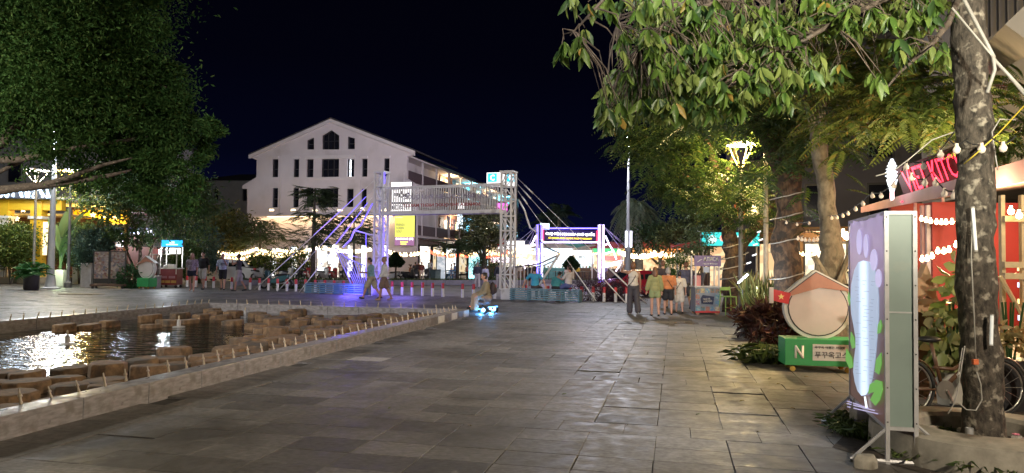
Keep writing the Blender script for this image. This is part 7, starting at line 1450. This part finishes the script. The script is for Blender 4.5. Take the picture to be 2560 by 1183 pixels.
# ================================================================== VEHICLES
M_glass = pm('dark car glass', (.015, .017, .02), .06, .2, 2, spec=.8); M_tyr = pm('car tyre', (.018, .018, .018), .85, .1, 9); M_alloy = pm('wheel rim', (.4, .4, .4), .35, .1, 9, metal=.7)
def car(label, loc, rz, paint, L=4.3, Wd=1.75, Ht=1.5):
    t = thing('parked_car', label, 'car', loc, rz); h = Ht
    low = [(-L/2, .3), (-L/2+.06, .62*h*.95), (-L*.30, .64*h), (L*.26, .63*h), (L/2-.12, .5*h), (L/2, .34*h), (L/2, .22), (L*.44, .18), (-L*.44, .18)]
    b = B(); b.prism(low, -Wd/2, Wd/2); bd = b.build('body', paint, t, bevel=.07, seg=3)
    g = [(-L*.42, .63*h), (-L*.33, .93*h), (-L*.1, h), (L*.06, .97*h), (L*.25, .63*h)]; k = len(g); w0, w1 = Wd/2-.05, Wd/2-.2
    vs = [(x, -(w0 if z < .7*h else w1), z) for x, z in g]+[(x, (w0 if z < .7*h else w1), z) for x, z in g]
    B().add(vs, [tuple(range(k)), tuple(range(2*k-1, k-1, -1))]+[(i, (i+1) % k, k+(i+1) % k, k+i) for i in range(k)]).build('cabin', paint, t, bevel=.04)
    for s_ in (-1, 1):
        y0 = s_*(w0+.004); y1 = s_*(w1+.016)
        for (xa, xb, xc, xd) in ((-L*.37, -L*.10, -L*.11, -L*.30), (-L*.08, L*.20, L*.05, -L*.09)): B().add([(xa, y0, .66*h), (xb, y0, .66*h), (xc, y1, .92*h), (xd, y1, .92*h)], [(0, 1, 2, 3)]).build('side_window', M_glass, t)
        B().box((L/2-.10, s_*(Wd/2-.28), .47*h), (.10, .36, .13)).build('headlight', M_chr_l, t, bevel=.02); B().box((-L/2+.03, s_*(Wd/2-.25), .55*h), (.08, .34, .16)).build('tail_light', M_br, t, bevel=.02)
        B().box((L*.17, s_*(Wd/2+.06), .68*h), (.12, .16, .12)).build('mirror', paint, t, bevel=.03)
        for x in (-L*.30, L*.31):
            w_ = B().lathe([(.2, -.11), (.31, -.10), (.33, -.06), (.33, .06), (.31, .10), (.2, .11)], 20, (x, s_*(Wd/2-.1), .33), axis='Y').build('wheel', M_tyr, t, smooth=True); B().lathe([(.02, -.02), (.2, -.01), (.21, .01), (.02, .03)], 12, (x, s_*(Wd/2+.0), .33), axis='Y').build('rim', M_alloy, w_)
    B().add([(L*.235, -w0+.1, .67*h), (L*.235, w0-.1, .67*h), (L*.082, w1-.06, .95*h), (L*.082, -w1+.06, .95*h)], [(0, 1, 2, 3)]).build('windscreen', M_glass, t).location = (.03, 0, .012); B().add([(-L*.42, -w0+.1, .66*h), (-L*.42, w0-.1, .66*h), (-L*.335, w1-.06, .91*h), (-L*.335, -w1+.06, .91*h)], [(3, 2, 1, 0)]).build('rear_window', M_glass, t).location = (-.03, 0, .012)
    B().box((L/2+.004, 0, .3*h), (.03, .5, .11)).build('number_plate', M_whp, t); B().box((-L/2-.004, 0, .42*h), (.03, .45, .11)).build('number_plate', M_whp, t); return t
M_chr_l = pm('clear lamp', (.6, .6, .6), .15, 0, 3)
P_w = pm('white car paint', (.6, .6, .6), .25, .03, 2, coat=.6); P_r = pm('red car paint', (.33, .012, .03), .22, .05, 2, coat=.6)
c = D(568, 680, 48); car('white car parked behind the strolling men on the left', (c.x, 48, 0), rad(176), P_w, 4.4, 1.8, 1.5)
c = D(1580, 720, 33); car('red car parked behind the purple hedge', (c.x, 33, 0), rad(192), P_r, 3.3, 1.6, 1.22)
c = D(2060, 740, 21); car('white car behind the slender tree props', (c.x+1.2, 21.5, 0), rad(-80), P_w, 4.2, 1.75, 1.45)
def motorbike(label, loc, rz, paint, group='parked motorbikes'):
    t = thing('motorbike', label, 'motorbike', loc, rz, group)
    for x in (-.62, .62):
        w_ = ring(B(), (x, 0, .28), .25, .05, n=18, tn=6).build('wheel', M_tyr, t, smooth='all'); B().lathe([(.02, -.03), (.16, -.02), (.16, .02), (.02, .03)], 10, (x, 0, .28), axis='Y').build('hub', M_alloy, w_)
    B().prism([(-.75, .62), (-.5, .42), (-.1, .3), (.25, .3), (.32, .45), (.12, .5), (-.1, .62), (-.72, .74)], -.12, .12).build('body', paint, t, bevel=.04); B().prism([(.28, .3), (.42, .4), (.56, .85), (.50, .98), (.36, .92), (.26, .5)], -.15, .15).build('front_shield', paint, t, bevel=.03)
    B().prism([(-.74, .72), (-.05, .64), (.02, .7), (-.1, .77), (-.7, .80)], -.13, .13).build('seat', M_dark, t, bevel=.03); B().tube([(.62, 0, .28), (.5, 0, .7), (.42, 0, 1.0)], .035, 7).build('fork', M_dark, t); B().tube([(.36, -.33, 1.03), (.44, 0, 1.0), (.36, .33, 1.03)], .018, 6).build('handlebar', M_dark, t); B().ball((.52, 0, .9), (.07, .09, .08), 8).build('headlight', M_chr_l, t)
    for s_ in (-1, 1): B().tube([(.4, s_*.2, 1.02), (.42, s_*.3, 1.2)], .009, 4).build('mirror_stem', M_dark, t); B().ball((.42, s_*.31, 1.22), (.02, .06, .045), 7).build('mirror', M_dark, t)
    B().prism([(.45, .5), (.62, .58), (.8, .5), (.78, .46), (.62, .53), (.47, .46)], -.06, .06).build('mudguard', paint, t); B().tube([(-.1, .13, .25), (-.7, .14, .34)], .035, 7).build('exhaust', M_alloy, t); B().box((-.79, 0, .58), (.02, .14, .1)).build('number_plate', M_whp, t); return t
P_bk = pm('black bike paint', (.03, .03, .035), .3, .1, 4); P_bw = pm('white bike paint', (.5, .5, .5), .3, .1, 4); P_bt = pm('teal bike paint', (.06, .16, .16), .3, .1, 4); P_brd = pm('red bike paint', (.3, .03, .03), .3, .1, 4)
c = D(688, 724, 37.2); motorbike('large dark teal motorbike parked behind the bollards at the stay cables', (c.x, c.y, 0), rad(172), P_bt)
for k, (px, Y, rz, p_, lab) in enumerate(((645, 47.6, 80, P_bw, 'white motorbike left of the rounded bush'), (717, 47.3, 75, P_bw, 'white fronted motorbike right of the rounded bush'), (752, 47.4, 85, P_bk, 'black motorbike left of the purple lit trunk'), (768, 47.5, 95, P_brd, 'dark red motorbike left part of the shop front row'), (808, 47.2, 80, P_bw, 'white and black motorbike in the middle of the row'), (833, 47.2, 88, P_brd, 'red and black motorbike in the middle of the row'), (858, 47.2, 92, P_bk, 'black motorbike at the right end of the row'), (884, 47.4, 90, P_bk, 'black motorbike behind the blue ship rods'), (976, 47.3, 150, P_bw, 'white motorbike under the dark topiary tree'), (1022, 47.3, 60, P_bk, 'black motorbike beside the two dark dressed men'), (1040, 47.0, 100, P_bk, 'black motorbike in front of the two dark dressed men'), (1066, 47.2, 95, P_bk, 'black motorbike right of the maroon dressed woman'))):
    c = D(px, 690, Y); motorbike(lab, (c.x, c.y, 0), rad(rz), p_)
# ================================================================== PEOPLE
SK = [pm('fair skin', (.50, .28, .20), .5, .08, 6), pm('tan skin', (.36, .19, .12), .5, .08, 6), pm('sunburnt skin', (.45, .22, .16), .5, .08, 6)]
HA = {'dark': pm('dark hair', (.02, .015, .012), .5, .3, 30), 'brown': pm('auburn hair', (.15, .065, .03), .5, .3, 30), 'grey': pm('grey hair', (.33, .30, .27), .55, .2, 30), 'fair': pm('fair hair', (.3, .2, .1), .5, .25, 30)}
def cl(name, c, var=.12, scale=9): return pm('cloth '+name, c, .85, var, scale, bump=.004)
def cap_(b, p0, r0, p1, r1, n=10):
    p0, p1 = Vector(p0), Vector(p1); b.tube([p0, p1], [r0, r1], n); b.ball(p0, r0, n); b.ball(p1, r1, n)
def vox(b, name, mat, parent, v, it=4):
    o = b.build(name, mat, parent, fix=True); m = o.modifiers.new('skin', 'REMESH'); m.mode = 'VOXEL'; m.voxel_size = v; m.use_smooth_shade = True
    s_ = o.modifiers.new('soft', 'SMOOTH'); s_.factor = .5; s_.iterations = it; return o
def rx(a): return Matrix.Rotation(a, 3, 'X')
def person(label, px, py, py_head, rz, top, bottom, skin=0, hair=('dark', 'short'), legs=((12, 8), (-10, 14)), arms=((10, 8, 12), (-8, 8, 12)), lean=0, head=(0, 0), shoes=None, sleeve=.8, hem=.02, leg_len=.5, wide=1., base=None, group=None, v=.016, seated=False, strap=None, fem=False, loose=0., skirt=False, depth=None, zbase=0., hand=True):
    g = base if base is not None else (G(px, py) if depth is None else Vector((D(px, py, depth).x, depth, 0)))
    Hp = (py-py_head)/F*g.y; s = (Hp/1.75) if not seated else seated
    t = thing('person', label, 'person', (g.x, g.y, zbase), rz, group); t.scale = (s, s, s)
    sk = SK[skin]; rl = rx(-rad(lean))
    # legs first, to find the pelvis height
    hipw = .095; leg = []
    for (a, k), sx in zip(legs, (-1, 1)):
        a, k = rad(a), rad(k); d1 = Vector((sx*.02, math.sin(a), -math.cos(a))); d2 = Vector((0, math.sin(a-k), -math.cos(a-k))); leg.append((sx, d1, d2, a-k))
    low = min((d1*.44+d2*.43).z for _, d1, d2, _ in leg); pz = -low+.085
    P = Vector((0, 0, pz)); b = B(); J = []
    def U(x, y, z): return P+rl @ Vector((x, y, z))       # upper body, relative to the pelvis
    for sx, d1, d2, an in leg:
        h = P+Vector((sx*hipw, 0, -.02)); k = h+d1*.43; f = k+d2*.42; J.append((h, k, f, an, sx))
        cap_(b, h, .088*wide, h.lerp(k, .5), .073*wide); cap_(b, h.lerp(k, .5), .073*wide, k, .052); cap_(b, k, .052, k.lerp(f, .35), .056); cap_(b, k.lerp(f, .35), .056, f, .036)
        ft_ = Vector((sx*.12, math.cos(an*.55), math.sin(an*.55)-.0)); ft_.normalize(); toe = f+Vector((0, 0, -.055))+ft_*.15; b.ball(f+Vector((0, -.02, -.045)), (.038, .045, .04), 8); cap_(b, f+Vector((0, 0, -.045)), .035, toe, .026)
    sw = (.175 if fem else .195)*wide**.5
    b.ball(U(0, 0, .02), (.165*wide, .115*wide, .13), 12); b.ball(U(0, .01*wide, .17), ((.135 if fem else .15)*wide, .105*wide, .16), 12); b.ball(U(0, -.005, .34), (.165*wide, .115*wide, .17), 12); cap_(b, U(-sw*.75, -.01, .455), .06, U(sw*.75, -.01, .455), .06)
    cap_(b, U(0, -.01, .46), .058, U(0, .005, .56), .052)
    hr = Matrix.Rotation(rad(head[0]), 3, 'Z') @ rx(-rad(head[1])); HC_ = U(0, .015, .60); hd = lambda x, y, z: HC_+rl @ (hr @ Vector((x, y, z+.07)))
    hrot = rl @ hr
    b.ball(hd(0, 0, .02), (.075, .095, .10), 14, rot=hrot); b.ball(hd(0, .028, -.055), (.052, .06, .058), 10, rot=hrot); b.ball(hd(0, .098, -.012), (.013, .02, .022), 6, rot=hrot)
    for sx in (-1, 1): b.ball(hd(sx*.076, -.005, -.005), (.012, .022, .03), 6, rot=hrot)
    A = []
    for (a, c, bd), sx in zip(arms, (-1, 1)):
        a, c, bd = rad(a), rad(c), rad(bd); S = U(sx*sw, -.01, .435); d = rl @ Vector((sx*math.sin(c), math.sin(a)*math.cos(c), -math.cos(a)*math.cos(c))); E_ = S+d*.285
        d2 = rl @ Vector((sx*math.sin(c)*(.6 if bd < 1 else .1)-sx*.25*math.sin(bd), math.sin(a+bd), -math.cos(a+bd))); d2.normalize(); Wr = E_+d2*.245; A.append((S, E_, Wr, d2, sx))
        cap_(b, S, .056*wide**.5, E_, .042); cap_(b, E_, .042, Wr, .028)
        if hand:
            sd = d2.cross(Vector((0, 1, 0) if abs(d2.y) < .8 else (1, 0, 0))).normalized(); pm_ = Wr+d2*.05; b.ball(pm_, (.032, .03, .045), 8); 
            for q in range(4):
                o_ = sd*(.024-.016*q); f0 = pm_+d2*.03+o_; f1 = f0+d2*(.042-.006*abs(q-1.3)); cap_(b, f0, .0105, f1, .0095, 6); cap_(b, f1, .0095, f1+(d2*.7+d2.cross(sd)*.5).normalized()*.028, .008, 6)
            th_ = pm_+sd*.03-d2*.015; cap_(b, th_, .012, th_+(sd*.7+d2).normalized()*.045, .0095, 6)
    vox(b, 'body', sk, t, v, 2)
    # eyes and mouth
    e = B()
    for sx in (-1, 1): e.ball(hd(sx*.028, .083, .018), (.011, .009, .007), 6, rot=hrot)
    e.ball(hd(0, .088, -.058), (.02, .006, .005), 6, rot=hrot); e.build('face_features', pm('eye dark', (.04, .02, .018), .4), t)
    # hair
    hk, hs = hair; hb_ = B(); hb_.ball(hd(0, -.012, .035), (.084, .100, .100), 12, rot=hrot); hb_.ball(hd(0, -.035, -.01), (.08, .08, .085), 10, rot=hrot)
    if hs == 'long': cap_(hb_, hd(0, -.05, .0), .085, hd(0, -.06, -.17), .095); cap_(hb_, hd(-.05, -.02, -.02), .05, hd(-.075, -.0, -.2), .045); cap_(hb_, hd(.05, -.02, -.02), .05, hd(.075, -.0, -.2), .045)
    if hs == 'bob': hb_.ball(hd(0, -.03, -.02), (.105, .095, .105), 10, rot=hrot)
    if hs == 'bun': hb_.ball(hd(0, -.08, .08), .045, 8)
    if hs != 'bald':
        # keep the face free: cut by leaving hair behind the forehead plane
        o = vox(hb_, 'hair', HA[hk], t, .014, 2)
        if hs in ('short', 'bun', 'long', 'bob'):
            for i, vv in enumerate(o.data.vertices):
                q = (hrot.transposed() @ (vv.co-HC_))-Vector((0, 0, .07))
                if q.y > .045 and q.z < .075: vv.co -= hrot @ Vector((0, (q.y-.045)*1.0, 0))
    # trousers or shorts
    if bottom:
        pb_ = B(); pb_.ball(U(0, 0, .03), (.178*wide, .128*wide, .12), 12); pb_.ball(P+Vector((0, -.01, -.06)), (.17*wide, .125*wide, .10), 12)
        for h, k, f, an, sx in J:
            lo = loose; pts = [(h, .103*wide)]
            if leg_len <= 1: pts += [(h.lerp(k, leg_len), .088*wide+lo*.6)]
            else: pts += [(k, .072+lo*.5), (k.lerp(f, min(1, leg_len-1)), .056+lo)]
            for (a_, r0), (c_, r1) in zip(pts, pts[1:]): cap_(pb_, a_, r0, c_, r1)
        if skirt: cap_(pb_, P, .16, P+Vector((0, 0, -.3)), .2)
        vox(pb_, 'shorts' if leg_len <= 1.1 else 'trousers', bottom, t, v*1.15, 5)
    if top:
        tb = B(); tb.ball(U(0, .0, .345), (.182*wide, .132*wide, .17), 12); tb.ball(U(0, .012*wide, .17), ((.155 if fem else .17)*wide+loose*.3, .125*wide+loose*.3, .17), 12); tb.ball(U(0, 0, .06-hem*.5), (.178*wide+loose*.3, .132*wide+loose*.3, .10+hem), 12)
        if sleeve > 0: cap_(tb, U(-sw*.78, -.01, .45), .066, U(sw*.78, -.01, .45), .066)
        else: cap_(tb, U(-sw*.45, -.01, .44), .06, U(sw*.45, -.01, .44), .06)
        for S, E_, Wr, d2, sx in A:
            if sleeve <= 0: continue
            if sleeve <= 1: cap_(tb, S, .071*wide**.5, S.lerp(E_, sleeve), .060+loose*.25)
            else: cap_(tb, S, .071, E_, .060+loose*.3); cap_(tb, E_, .060+loose*.3, E_.lerp(Wr, sleeve-1), .052+loose*.4)
        vox(tb, 'shirt', top, t, v*1.15, 5)
    if shoes:
        for h, k, f, an, sx in J:
            sb_ = B(); ft_ = Vector((sx*.12, math.cos(an*.55), math.sin(an*.55))); ft_.normalize(); sb_.ball(f+Vector((0, -.015, -.05)), (.045, .055, .038), 8); cap_(sb_, f+Vector((0, 0, -.052)), .042, f+Vector((0, 0, -.06))+ft_*.15, .035); vox(sb_, 'shoe', shoes, t, .014, 3)
    if strap: 
        B().tube([U(-.17*strap, .0, .46), U(-.02*strap, -.155*wide, .30), U(.10*strap, -.16*wide, .12), U(.19*strap, -.06, .0)], .012, 6).build('bag_strap', M_dark, t, smooth='all')
    return t, A, P, U, s
W_ = cl('white', (.62, .6, .58)); BLK = cl('black', (.02, .02, .024)); NAVY = cl('navy', (.025, .03, .06)); KH = cl('khaki', (.36, .31, .22)); BRN = cl('brown', (.20, .13, .10)); TEA = cl('teal', (.06, .28, .30)); GRY = cl('grey', (.25, .24, .24)); CRM = cl('cream', (.58, .52, .44))
SH_b = pm('black shoe', (.02, .02, .02), .6); SH_w = pm('white shoe', (.55, .53, .5), .6); SH_t = pm('tan sandal', (.35, .22, .15), .7)
PT = math.pi
# left strollers
person('woman in a mauve patterned top and navy shorts walking beside the burgundy cart', 479, 728.6, 632, PT+.25, cl('mauve pattern', (.32, .27, .32), .5, 16), NAVY, 0, ('fair', 'long'), ((14, 6), (-14, 16)), fem=True, shoes=SH_t, leg_len=.35, wide=1.08, sleeve=.9, loose=.04)
person('man in a black polo shirt and white shorts walking second in the left group', 506, 724, 630, PT-.1, BLK, W_, 0, ('dark', 'short'), ((10, 6), (-12, 18)), ((-6, 14, 14), (12, 16, 10)), shoes=SH_b, leg_len=.85, wide=1.05, sleeve=.8)
person('man in a white and blue patterned shirt and black shorts before the white car', 556, 725, 634, PT+.1, cl('blue white pattern', (.42, .46, .58), .7, 14), BLK, 0, ('grey', 'short'), ((8, 4), (-8, 14)), ((50, 5, 95), (5, 12, 10)), shoes=SH_b, leg_len=.8, wide=1.08)
person('man in a dark sleeveless shirt and grey shorts raising a hand to his face', 596, 728, 634, PT/2+.2, cl('charcoal', (.05, .045, .05)), cl('greige', (.30, .27, .25)), 1, ('dark', 'short'), ((12, 6), (-12, 18)), ((60, 5, 110), (0, 10, 20)), shoes=SH_b, leg_len=.95, sleeve=.25, wide=1.08)
# couple
t1, A1, *_ = person('man in a teal shirt and khaki shorts striding left while looking at his phone', 928, 747, 640, PT/2+.1, cl('pale teal', (.20, .34, .36), .25, 5), KH, 2, ('dark', 'short'), ((26, 8), (-20, 14)), ((20, 6, 78), (20, 6, 78)), lean=4, head=(0, 18), shoes=SH_b, leg_len=.9, wide=1.14, sleeve=.95, loose=.02, v=.013)
B().box((A1[0][2]+A1[1][2])/2+A1[0][3]*.1, (.08, .15, .012)).build('held_phone', M_dark, t1)
person('woman in a loose white shirt and brown shorts walking behind the man with the phone', 960, 751, 641, PT/2+.05, W_, BRN, 1, ('fair', 'bun'), ((14, 6), (-12, 14)), ((8, 8, 30), (-10, 8, 24)), head=(10, 6), shoes=SH_t, leg_len=.85, wide=1.05, fem=True, sleeve=1.7, loose=.05, hem=.06, v=.013)
# three behind the road
person('white haired person in a dark jacket and pale trousers facing the market', 1193, 720.5, 655, .1, cl('dark jacket', (.035, .035, .06)), cl('pale trousers', (.45, .40, .42)), 0, ('grey', 'short'), ((6, 2), (-6, 4)), shoes=SH_b, leg_len=1.95, sleeve=1.9, wide=1.05, loose=.03, v=.02, hand=False)
person('person in a pale lavender shirt and dark cap facing the market', 1213, 720.5, 663, .1, cl('lavender', (.50, .48, .62)), cl('pale trousers', (.45, .40, .42)), 0, ('dark', 'short'), ((4, 2), (-4, 4)), shoes=SH_b, leg_len=1.95, sleeve=1.8, loose=.05, v=.02, hand=False, fem=True)
person('person in a black jacket and pale trousers standing apart facing the market', 1247, 721, 656, .0, cl('black jacket', (.03, .03, .045)), cl('pale trousers', (.45, .40, .42)), 1, ('dark', 'short'), ((10, 2), (-10, 4)), ((0, 14, 10), (0, 20, 20)), shoes=SH_b, leg_len=1.95, sleeve=1.9, loose=.03, v=.02, hand=False)
person('person in a black dress standing behind the white fence rods right of the gate', 1320, 716, 660, .3, BLK, BLK, 1, ('dark', 'short'), ((2, 0), (-2, 0)), shoes=SH_b, leg_len=1.0, sleeve=.5, fem=True, v=.02, hand=False, skirt=True)
# seated men on the bench
def bench_pt(px): q = GA+GX*gl(px, 728)[0]-GN*.16; return q
person('seated man in a bright blue shirt with arms spread onto the bollards', 1341, 0, 0, GR+.0, cl('bright blue', (.05, .34, .55)), cl('dark trousers', (.06, .05, .06)), 0, ('dark', 'short'), ((84, 80), (78, 60)), ((-12, 42, 4), (-12, 42, 4)), lean=-4, base=bench_pt(1341), seated=1.0, shoes=SH_b, leg_len=1.9, sleeve=.7)
person('seated man in a teal shirt hunched forward on the bench', 1394, 0, 0, GR-.05, TEA, BLK, 1, ('dark', 'short'), ((86, 84), (86, 84)), ((30, 10, 50), (30, 10, 50)), lean=32, head=(0, 20), base=bench_pt(1394)-GN*.05, seated=.98, shoes=SH_b, leg_len=1.9, sleeve=.9, wide=1.05)
person('seated man in a white shirt and blue shorts turned left looking at his phone', 1424, 0, 0, GR+1.25, cl('white tee', (.6, .55, .55)), cl('blue shorts', (.10, .12, .30)), 2, ('dark', 'short'), ((70, 60), (62, 40)), ((30, 8, 70), (30, 8, 70)), lean=-6, head=(0, 20), base=bench_pt(1424), seated=.98, shoes=SH_b, leg_len=1.0, sleeve=.8, zbase=.0)
# walking group on the right
person('woman in a white tank top and wide dark trousers with a shoulder bag', 1583, 785, 655, .1, cl('ivory ribbed', (.55, .50, .44)), cl('wide charcoal', (.055, .05, .06)), 1, ('brown', 'bob'), ((8, 6), (-8, 14)), ((100, 40, 130), (4, 12, 8)), head=(-25, 0), shoes=SH_w, leg_len=1.95, sleeve=0, loose=.05, fem=True, strap=-.9, v=.013)
person('woman with long auburn hair in an olive shirt and green shorts', 1637, 790, 668, .0, cl('olive', (.28, .28, .12)), cl('green shorts', (.24, .28, .13)), 0, ('brown', 'long'), ((4, 2), (-6, 12)), ((10, 14, 10), (2, 12, 12)), shoes=SH_b, leg_len=.45, sleeve=1.7, loose=.06, fem=True, hem=.08, v=.013)
person('person with grey bobbed hair in an orange shirt and black shorts', 1670, 787, 669, -.05, cl('orange', (.52, .19, .07)), BLK, 0, ('grey', 'bob'), ((10, 6), (-6, 8)), ((0, 10, 14), (-4, 10, 14)), shoes=SH_b, leg_len=.7, sleeve=.9, wide=1.12, loose=.04, strap=.9, v=.013)
person('child in a cream tee and cream shorts with a dark strap across the back', 1698, 783, 678, -.1, CRM, CRM, 0, ('dark', 'short'), ((10, 6), (-8, 14)), ((0, 14, 20), (-4, 12, 20)), shoes=SH_b, leg_len=.9, sleeve=.9, loose=.06, strap=-.9, v=.013)
person('tall broad man in a dark tee walking ahead of the orange shirt', 1657, 770, 651, .05, cl('dark plum', (.06, .045, .05)), BLK, 0, ('brown', 'short'), ((8, 4), (-8, 12)), shoes=SH_b, leg_len=.9, wide=1.2, sleeve=.8)
tm, Am, *_ = person('tall man in a blue grey tee and dark shorts carrying a yellow bag', 1715, 772, 655, -.05, cl('slate blue', (.09, .09, .14)), cl('dark shorts', (.04, .04, .05)), 0, ('brown', 'short'), ((12, 6), (-10, 16)), ((0, 8, 10), (4, 16, 16)), shoes=SH_b, leg_len=.9, wide=1.15, sleeve=.85)
for px, py, col, lab, w_ in ((1734, 745, (.45, .42, .08), 'yellow carrier bag held by the man in the blue grey tee', .26), (1733, 773, (.02, .02, .02), 'black bag hanging below the yellow carrier bag', .24)):
    p = D(px, py, 23.2); t = thing('carrier_bag', lab, 'bag', p); B().prism([(-w_/2, 0), (w_/2, 0), (w_*.42, .27), (w_*.15, .34), (-w_*.15, .34), (-w_*.42, .27)], -.05, .05).build('bag_body', pm('bag '+lab[:6], col, .5), t, bevel=.02); B().tube([(-w_*.2, 0, .33), (0, 0, .45), (w_*.2, 0, .33)], .008, 5).build('handle', pm('bag '+lab[:6], col, .5), t)
# forecourt people, small
bgp = [('man in a dark shirt seen from behind at the motorbikes', 1038, 703, 655, .1, NAVY, BLK, 'dark'), ('man with cap in a dark shirt beside the first at the motorbikes', 1046, 703, 653, -.1, cl('black jacket', (.03, .03, .045)), BLK, 'dark'), ('person in a maroon top and white trousers before the shops', 1054, 704, 655, .5, cl('maroon', (.14, .04, .05)), W_, 'brown'), ('man bending over a motorbike in a dark red jacket', 1026, 704, 662, 1.2, cl('rust', (.16, .07, .05)), BLK, 'dark'), ('man in a pale blue shirt and jeans before the shops', 1075, 701, 648, 2.8, cl('pale blue', (.4, .45, .5)), cl('jeans', (.08, .12, .2)), 'grey'),
       ('vendor in a dark shirt under the big warm bulbs', 1608, 697, 652, .8, cl('slate', (.12, .11, .14)), BLK, 'dark'), ('person in a pale shirt inside the portal right side', 1482, 700, 660, .4, W_, BLK, 'dark'), ('person in a lavender coat right of the portal post', 1512, 706, 660, .4, cl('lavender dark', (.22, .20, .3)), cl('dark trousers', (.06, .05, .06)), 'dark'), ('person in a red cap and white shirt left of the portal', 1300, 700, 662, .4, W_, GRY, 'dark'), ('small person beside the dark topiary in the portal', 1416, 702, 668, .3, CRM, GRY, 'brown'), ('diner in a maroon shirt at the far left edge', 6, 706, 640, 1.2, cl('maroon', (.14, .04, .05)), GRY, 'dark')]
bgp += [('woman in a white dress strolling past the lit shops of the row', 1128, 702, 660, 1.4, W_, W_, 'brown'), ('man in a blue shirt walking beside the woman in the white dress', 1136, 702, 657, 1.4, cl('mid blue', (.1, .18, .35)), KH, 'dark'), ('person in a pink top standing under the red bulbs', 1168, 702, 661, 2.6, cl('pink', (.5, .2, .25)), NAVY, 'dark'), ('man in a grey shirt left of the purple lit trunk at the shop windows', 765, 698, 657, .3, GRY, BLK, 'dark'), ('person in a red top before the bright shop windows', 822, 698, 660, 2.9, cl('red top', (.4, .05, .05)), NAVY, 'brown'), ('person in a yellow tee at the market stall counters', 1444, 702, 663, .2, cl('yellow tee', (.5, .38, .06)), NAVY, 'dark'),
        ('man in a white tee near the long orange lit sign', 1640, 699, 655, .5, W_, NAVY, 'dark'), ('woman in a teal dress near the long orange lit sign', 1622, 699, 659, 2.5, TEA, TEA, 'brown'), ('person in a black tee right of the photo cart among the stalls', 1712, 706, 656, .4, BLK, GRY, 'dark')]
for lab, px, py, ph, rz, a, b_, h in bgp: person(lab, px, py, ph, rz, a, b_, 1, (h, 'short'), ((4, 2), (-5, 6)), leg_len=1.95, sleeve=1.0, v=.03, hand=False, shoes=None)
# rider on a lit hover kart
c = G(1211, 783); kr = thing('hover_kart', 'low three wheeled hover kart glowing blue with a seated rider', 'kart', (c.x, c.y, 0), rad(150)); E_kb = em('kart blue light', (.08, .35, 1), 3); E_kw = em('kart white light', (.55, .8, 1), 2.5)
for y in (-.30, .30): w_ = B().lathe([(.05, -.04), (.11, -.045), (.12, 0), (.11, .045), (.05, .04)], 16, (-.18, y, .12), axis='Y').build('wheel', M_tyr, kr); B().lathe([(.02, -.05), (.06, -.05), (.06, .05), (.02, .05)], 10, (-.18, y, .12), axis='Y').build('lit_rim', E_kw, w_)
B().lathe([(.02, -.03), (.08, -.035), (.09, 0), (.08, .035), (.02, .03)], 14, (.55, 0, .09), axis='Y').build('wheel', M_tyr, kr)
B().box((-.18, 0, .16), (.17, .56, .09)).build('hover_board', M_dark, kr, bevel=.03); B().tube([(-.1, 0, .16), (.3, 0, .12), (.55, 0, .14)], .025, 6).build('frame_bar', M_dark, kr)
for p_ in (((-.30, -.25, .2), (-.30, .25, .2)), ((-.02, -.2, .13), (.42, -.06, .11)), ((-.02, .2, .13), (.42, .06, .11))): B().tube(p_, .018, 6).build('light_bar', E_kb, kr)
for y in (-.12, .12): B().ball((-.29, y, .15), .035, 7).build('lamp', E_kw, kr)
B().box((.08, 0, .30), (.34, .38, .06)).build('seat', pm('grey seat', (.2, .18, .2), .5), kr, bevel=.02); B().box((-.1, 0, .46), (.05, .36, .3)).build('seat_back', pm('grey seat', (.2, .18, .2), .5), kr, bevel=.02); B().tube([(.05, 0, .14), (.06, 0, .28)], .03, 6).build('seat_post', M_dark, kr); B().ball((.58, -.08, .16), .025, 6).build('tail_lamp', em('kart red', (1, .2, .1), 2), kr)
light('kart_glow', 'POINT', (-.1, -.25, .06), 16, (.08, .40, 1), kr, .05); light('kart_glow', 'POINT', (-.1, .35, .06), 10, (.08, .40, 1), kr, .05)
q = Vector((c.x, c.y, 0)); ang = rad(150)-PT/2
rp_, Ar, Pr, Ur, sr = person('kart rider in an olive brown jacket with black hair and a dark backpack', 0, 0, 0, ang+.75, cl('olive jacket', (.24, .20, .13)), cl('tan trousers', (.34, .25, .18)), 0, ('dark', 'bun'), ((98, 100), (96, 92)), ((24, 16, 50), (24, 16, 50)), lean=10, base=q+Vector((.10, .0, 0)), seated=.94, zbase=.05, shoes=SH_b, leg_len=1.9, sleeve=1.9, loose=.05, fem=True, v=.013)
bp_loc = rp_.matrix_basis @ Ur(0, -.2, .24); t = thing('backpack', 'dark brown backpack on the back of the kart rider', 'backpack', bp_loc, ang+.75); vb_ = B(); vb_.ball((0, 0, 0), (.15, .10, .20), 12); vb_.ball((0, -.06, -.05), (.11, .08, .11), 10); vox(vb_, 'bag_body', pm('dark backpack', (.05, .035, .035), .7), t, .02, 3)
for s_ in (-1, 1): B().tube([(s_*.10, .07, .17), (s_*.12, .24, .2), (s_*.13, .27, .0), (s_*.11, .06, -.15)], .014, 5).build('strap', M_dark, t, smooth='all')
for me_ in list(bpy.data.meshes):
    if me_.users == 0: bpy.data.meshes.remove(me_)
bpy.data.scenes.remove(TS)
